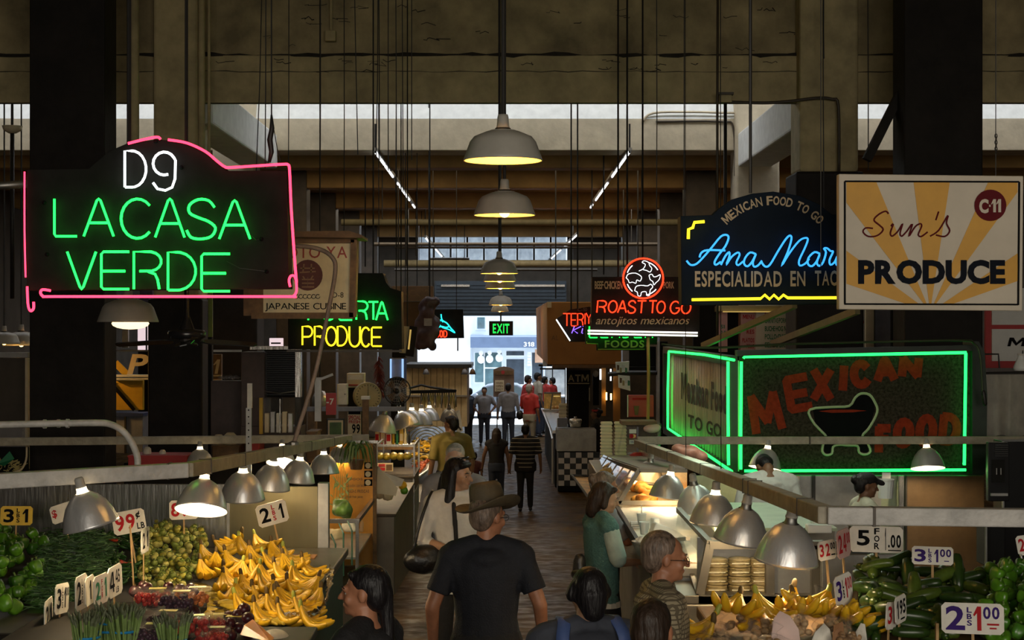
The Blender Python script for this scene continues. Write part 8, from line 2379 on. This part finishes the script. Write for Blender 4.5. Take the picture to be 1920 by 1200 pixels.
# workers behind the counters
t, k, HT, V = person('woman in a black cap with her hair in a bun behind the rail corner', 1622, 888, 13.6, -80, 'skin_dark', ('cloth_tan', .7, .8), ('pants', 'cloth_black'), ('bun', 'hair_black'), yaw=-6, pitch=-8, vox=.011)
MB().ell(V(0, -.01, 1.675), (.087 * k, .1 * k, .066 * k), T=HT, n=16, m=8).cap(V(0, .08, 1.668), .03 * k, V(0, .15, 1.648), .028 * k, 10, HT).build('cap', MATS['cloth_black'], t, False, voxel=.01)
person('cook in a white shirt stooping behind the lamp rail', 1440, 840, 15.2, 10, 'skin_dark', ('cloth_white', 1.5, .8), ('pants', 'cloth_white'), ('short', 'hair_black'), pitch=-72, w=1.3, vox=.013)
# aisle walkers
person('man in an olive shirt beside the plantain tray', 846, 780, 24.5, 20, 'skin_dark', ('cloth_olive', .9, .8), ('pants', 'cloth_black'), ('short', 'hair_black'), yaw=30, vox=.014, w=1.18, detail=False)
person('woman in a black tank top with long dark hair, walking away', 931, 803, 32.5, 0, 'skin_dark', ('cloth_black', 0, .92), ('pants', 'cloth_denim'), ('long', 'hair_dark'), (((-.27, 0, 1.13), (-.3, .06, .9)), (None, None)), vox=.016, detail=False, stride=.08)
person('man in a black and cream striped shirt, walking away', 985, 796, 31.7, 0, 'skin_dark', ('cloth_stripe', .85, .84), ('pants', 'cloth_black'), ('short', 'hair_black'), vox=.016, w=1.2, detail=False, stride=.06)
person('small child in dark red holding the hand of the woman in the tank top', 889, 851, 33, 0, 'skin_dark', ('cloth_red' if False else 'cloth_maroon', .7, .8) if M('cloth_maroon', (.07, .014, .014), .8) else None, ('pants', 'cloth_black'), ('short', 'hair_black'), vox=.018, detail=False, head=1.25)
person('man in a dark cap and blue shirt standing at the doorway', 879, 728, 50, 60, 'skin_dark', ('cloth_denim', .9, .84), ('pants', 'cloth_black'), ('short', 'hair_black'), vox=.018, w=1.1, detail=False)
t, k, HT, V = None, None, None, None
person('man in a pale shirt with hands at his hips facing the market', 908, 726, 50, 178, 'skin_dark', ('cloth_grey', .8, .9), ('pants', 'cloth_denim'), ('short', 'hair_black'), (((-.34, -.02, 1.16), (-.2, .1, 1.0)), ((.34, -.02, 1.16), (.2, .1, 1.0))), vox=.018, w=1.12, detail=False)
person('man in a grey shirt seen from behind beside the directory board', 953, 719, 49, -6, 'skin_dark', ('cloth_grey', 1.6, .9), ('pants', 'cloth_denim'), ('short', 'hair_black'), vox=.018, w=1.1, detail=False, stride=.05)
t, k, HT, V = person('woman in a red blouse and pale trousers with a dark bag', 993, 721, 47, -30, 'skin_red', ('cloth_red', .9, .8), ('pants', 'cloth_tan'), ('short', 'hair_grey'), (((-.25, .05, 1.13), (-.2, .25, 1.1)), (None, None)), vox=.018, w=1.02, detail=False)
MB().ell(V(-.27, -.02, .95), (.1 * k, .08 * k, .12 * k)).build('bag', MATS['leather_black'], t, False, True)
for x, y, Y, f, c, hc, lab in ((991, 704, 52.6, -60, 'cloth_red', 'hair_dark', 'person in red with a cap, first of those at the far food cart'), (1009, 699, 53.8, -70, 'cloth_tan', 'hair_black', 'person in a pale shirt at the far food cart'), (1022, 706, 55.2, -50, 'cloth_red', 'hair_black', 'person in red leaning beside the pale shirt at the food cart'), (1035, 708, 56.4, 60, 'cloth_red', 'hair_black', 'person in dark red reaching over the food cart')):
    person(lab, x, y, Y, f, 'skin_dark', (c, .8, .84), ('pants', 'cloth_denim'), ('short', hc), vox=.02, detail=False)
t, k, HT, V = person('counter worker with a visor behind the checkered counter', 1117, 766, 37.2, 80, 'skin_dark', ('cloth_black', .7, .84), ('pants', 'cloth_black'), ('bun', 'hair_black'), (((-.25, .12, 1.12), (-.1, .34, 1.05)), ((.25, .1, 1.12), (.1, .34, 1.05))), vox=.016, detail=False)
MB().lathe([(.088 * k, 1.66 * k), (.092 * k, 1.7 * k)], 16, HT).build('visor', MATS['red_paint'], t, False, True)
person('server in a tan shirt reaching an arm across the far counter', 1078, 738, 44.5, 70, 'skin_dark', ('cloth_tan', 1.2, .84), ('pants', 'cloth_black'), ('short', 'hair_black'), (((-.2, .2, 1.3), (-.16, .48, 1.22)), (None, None)), vox=.018, detail=False)
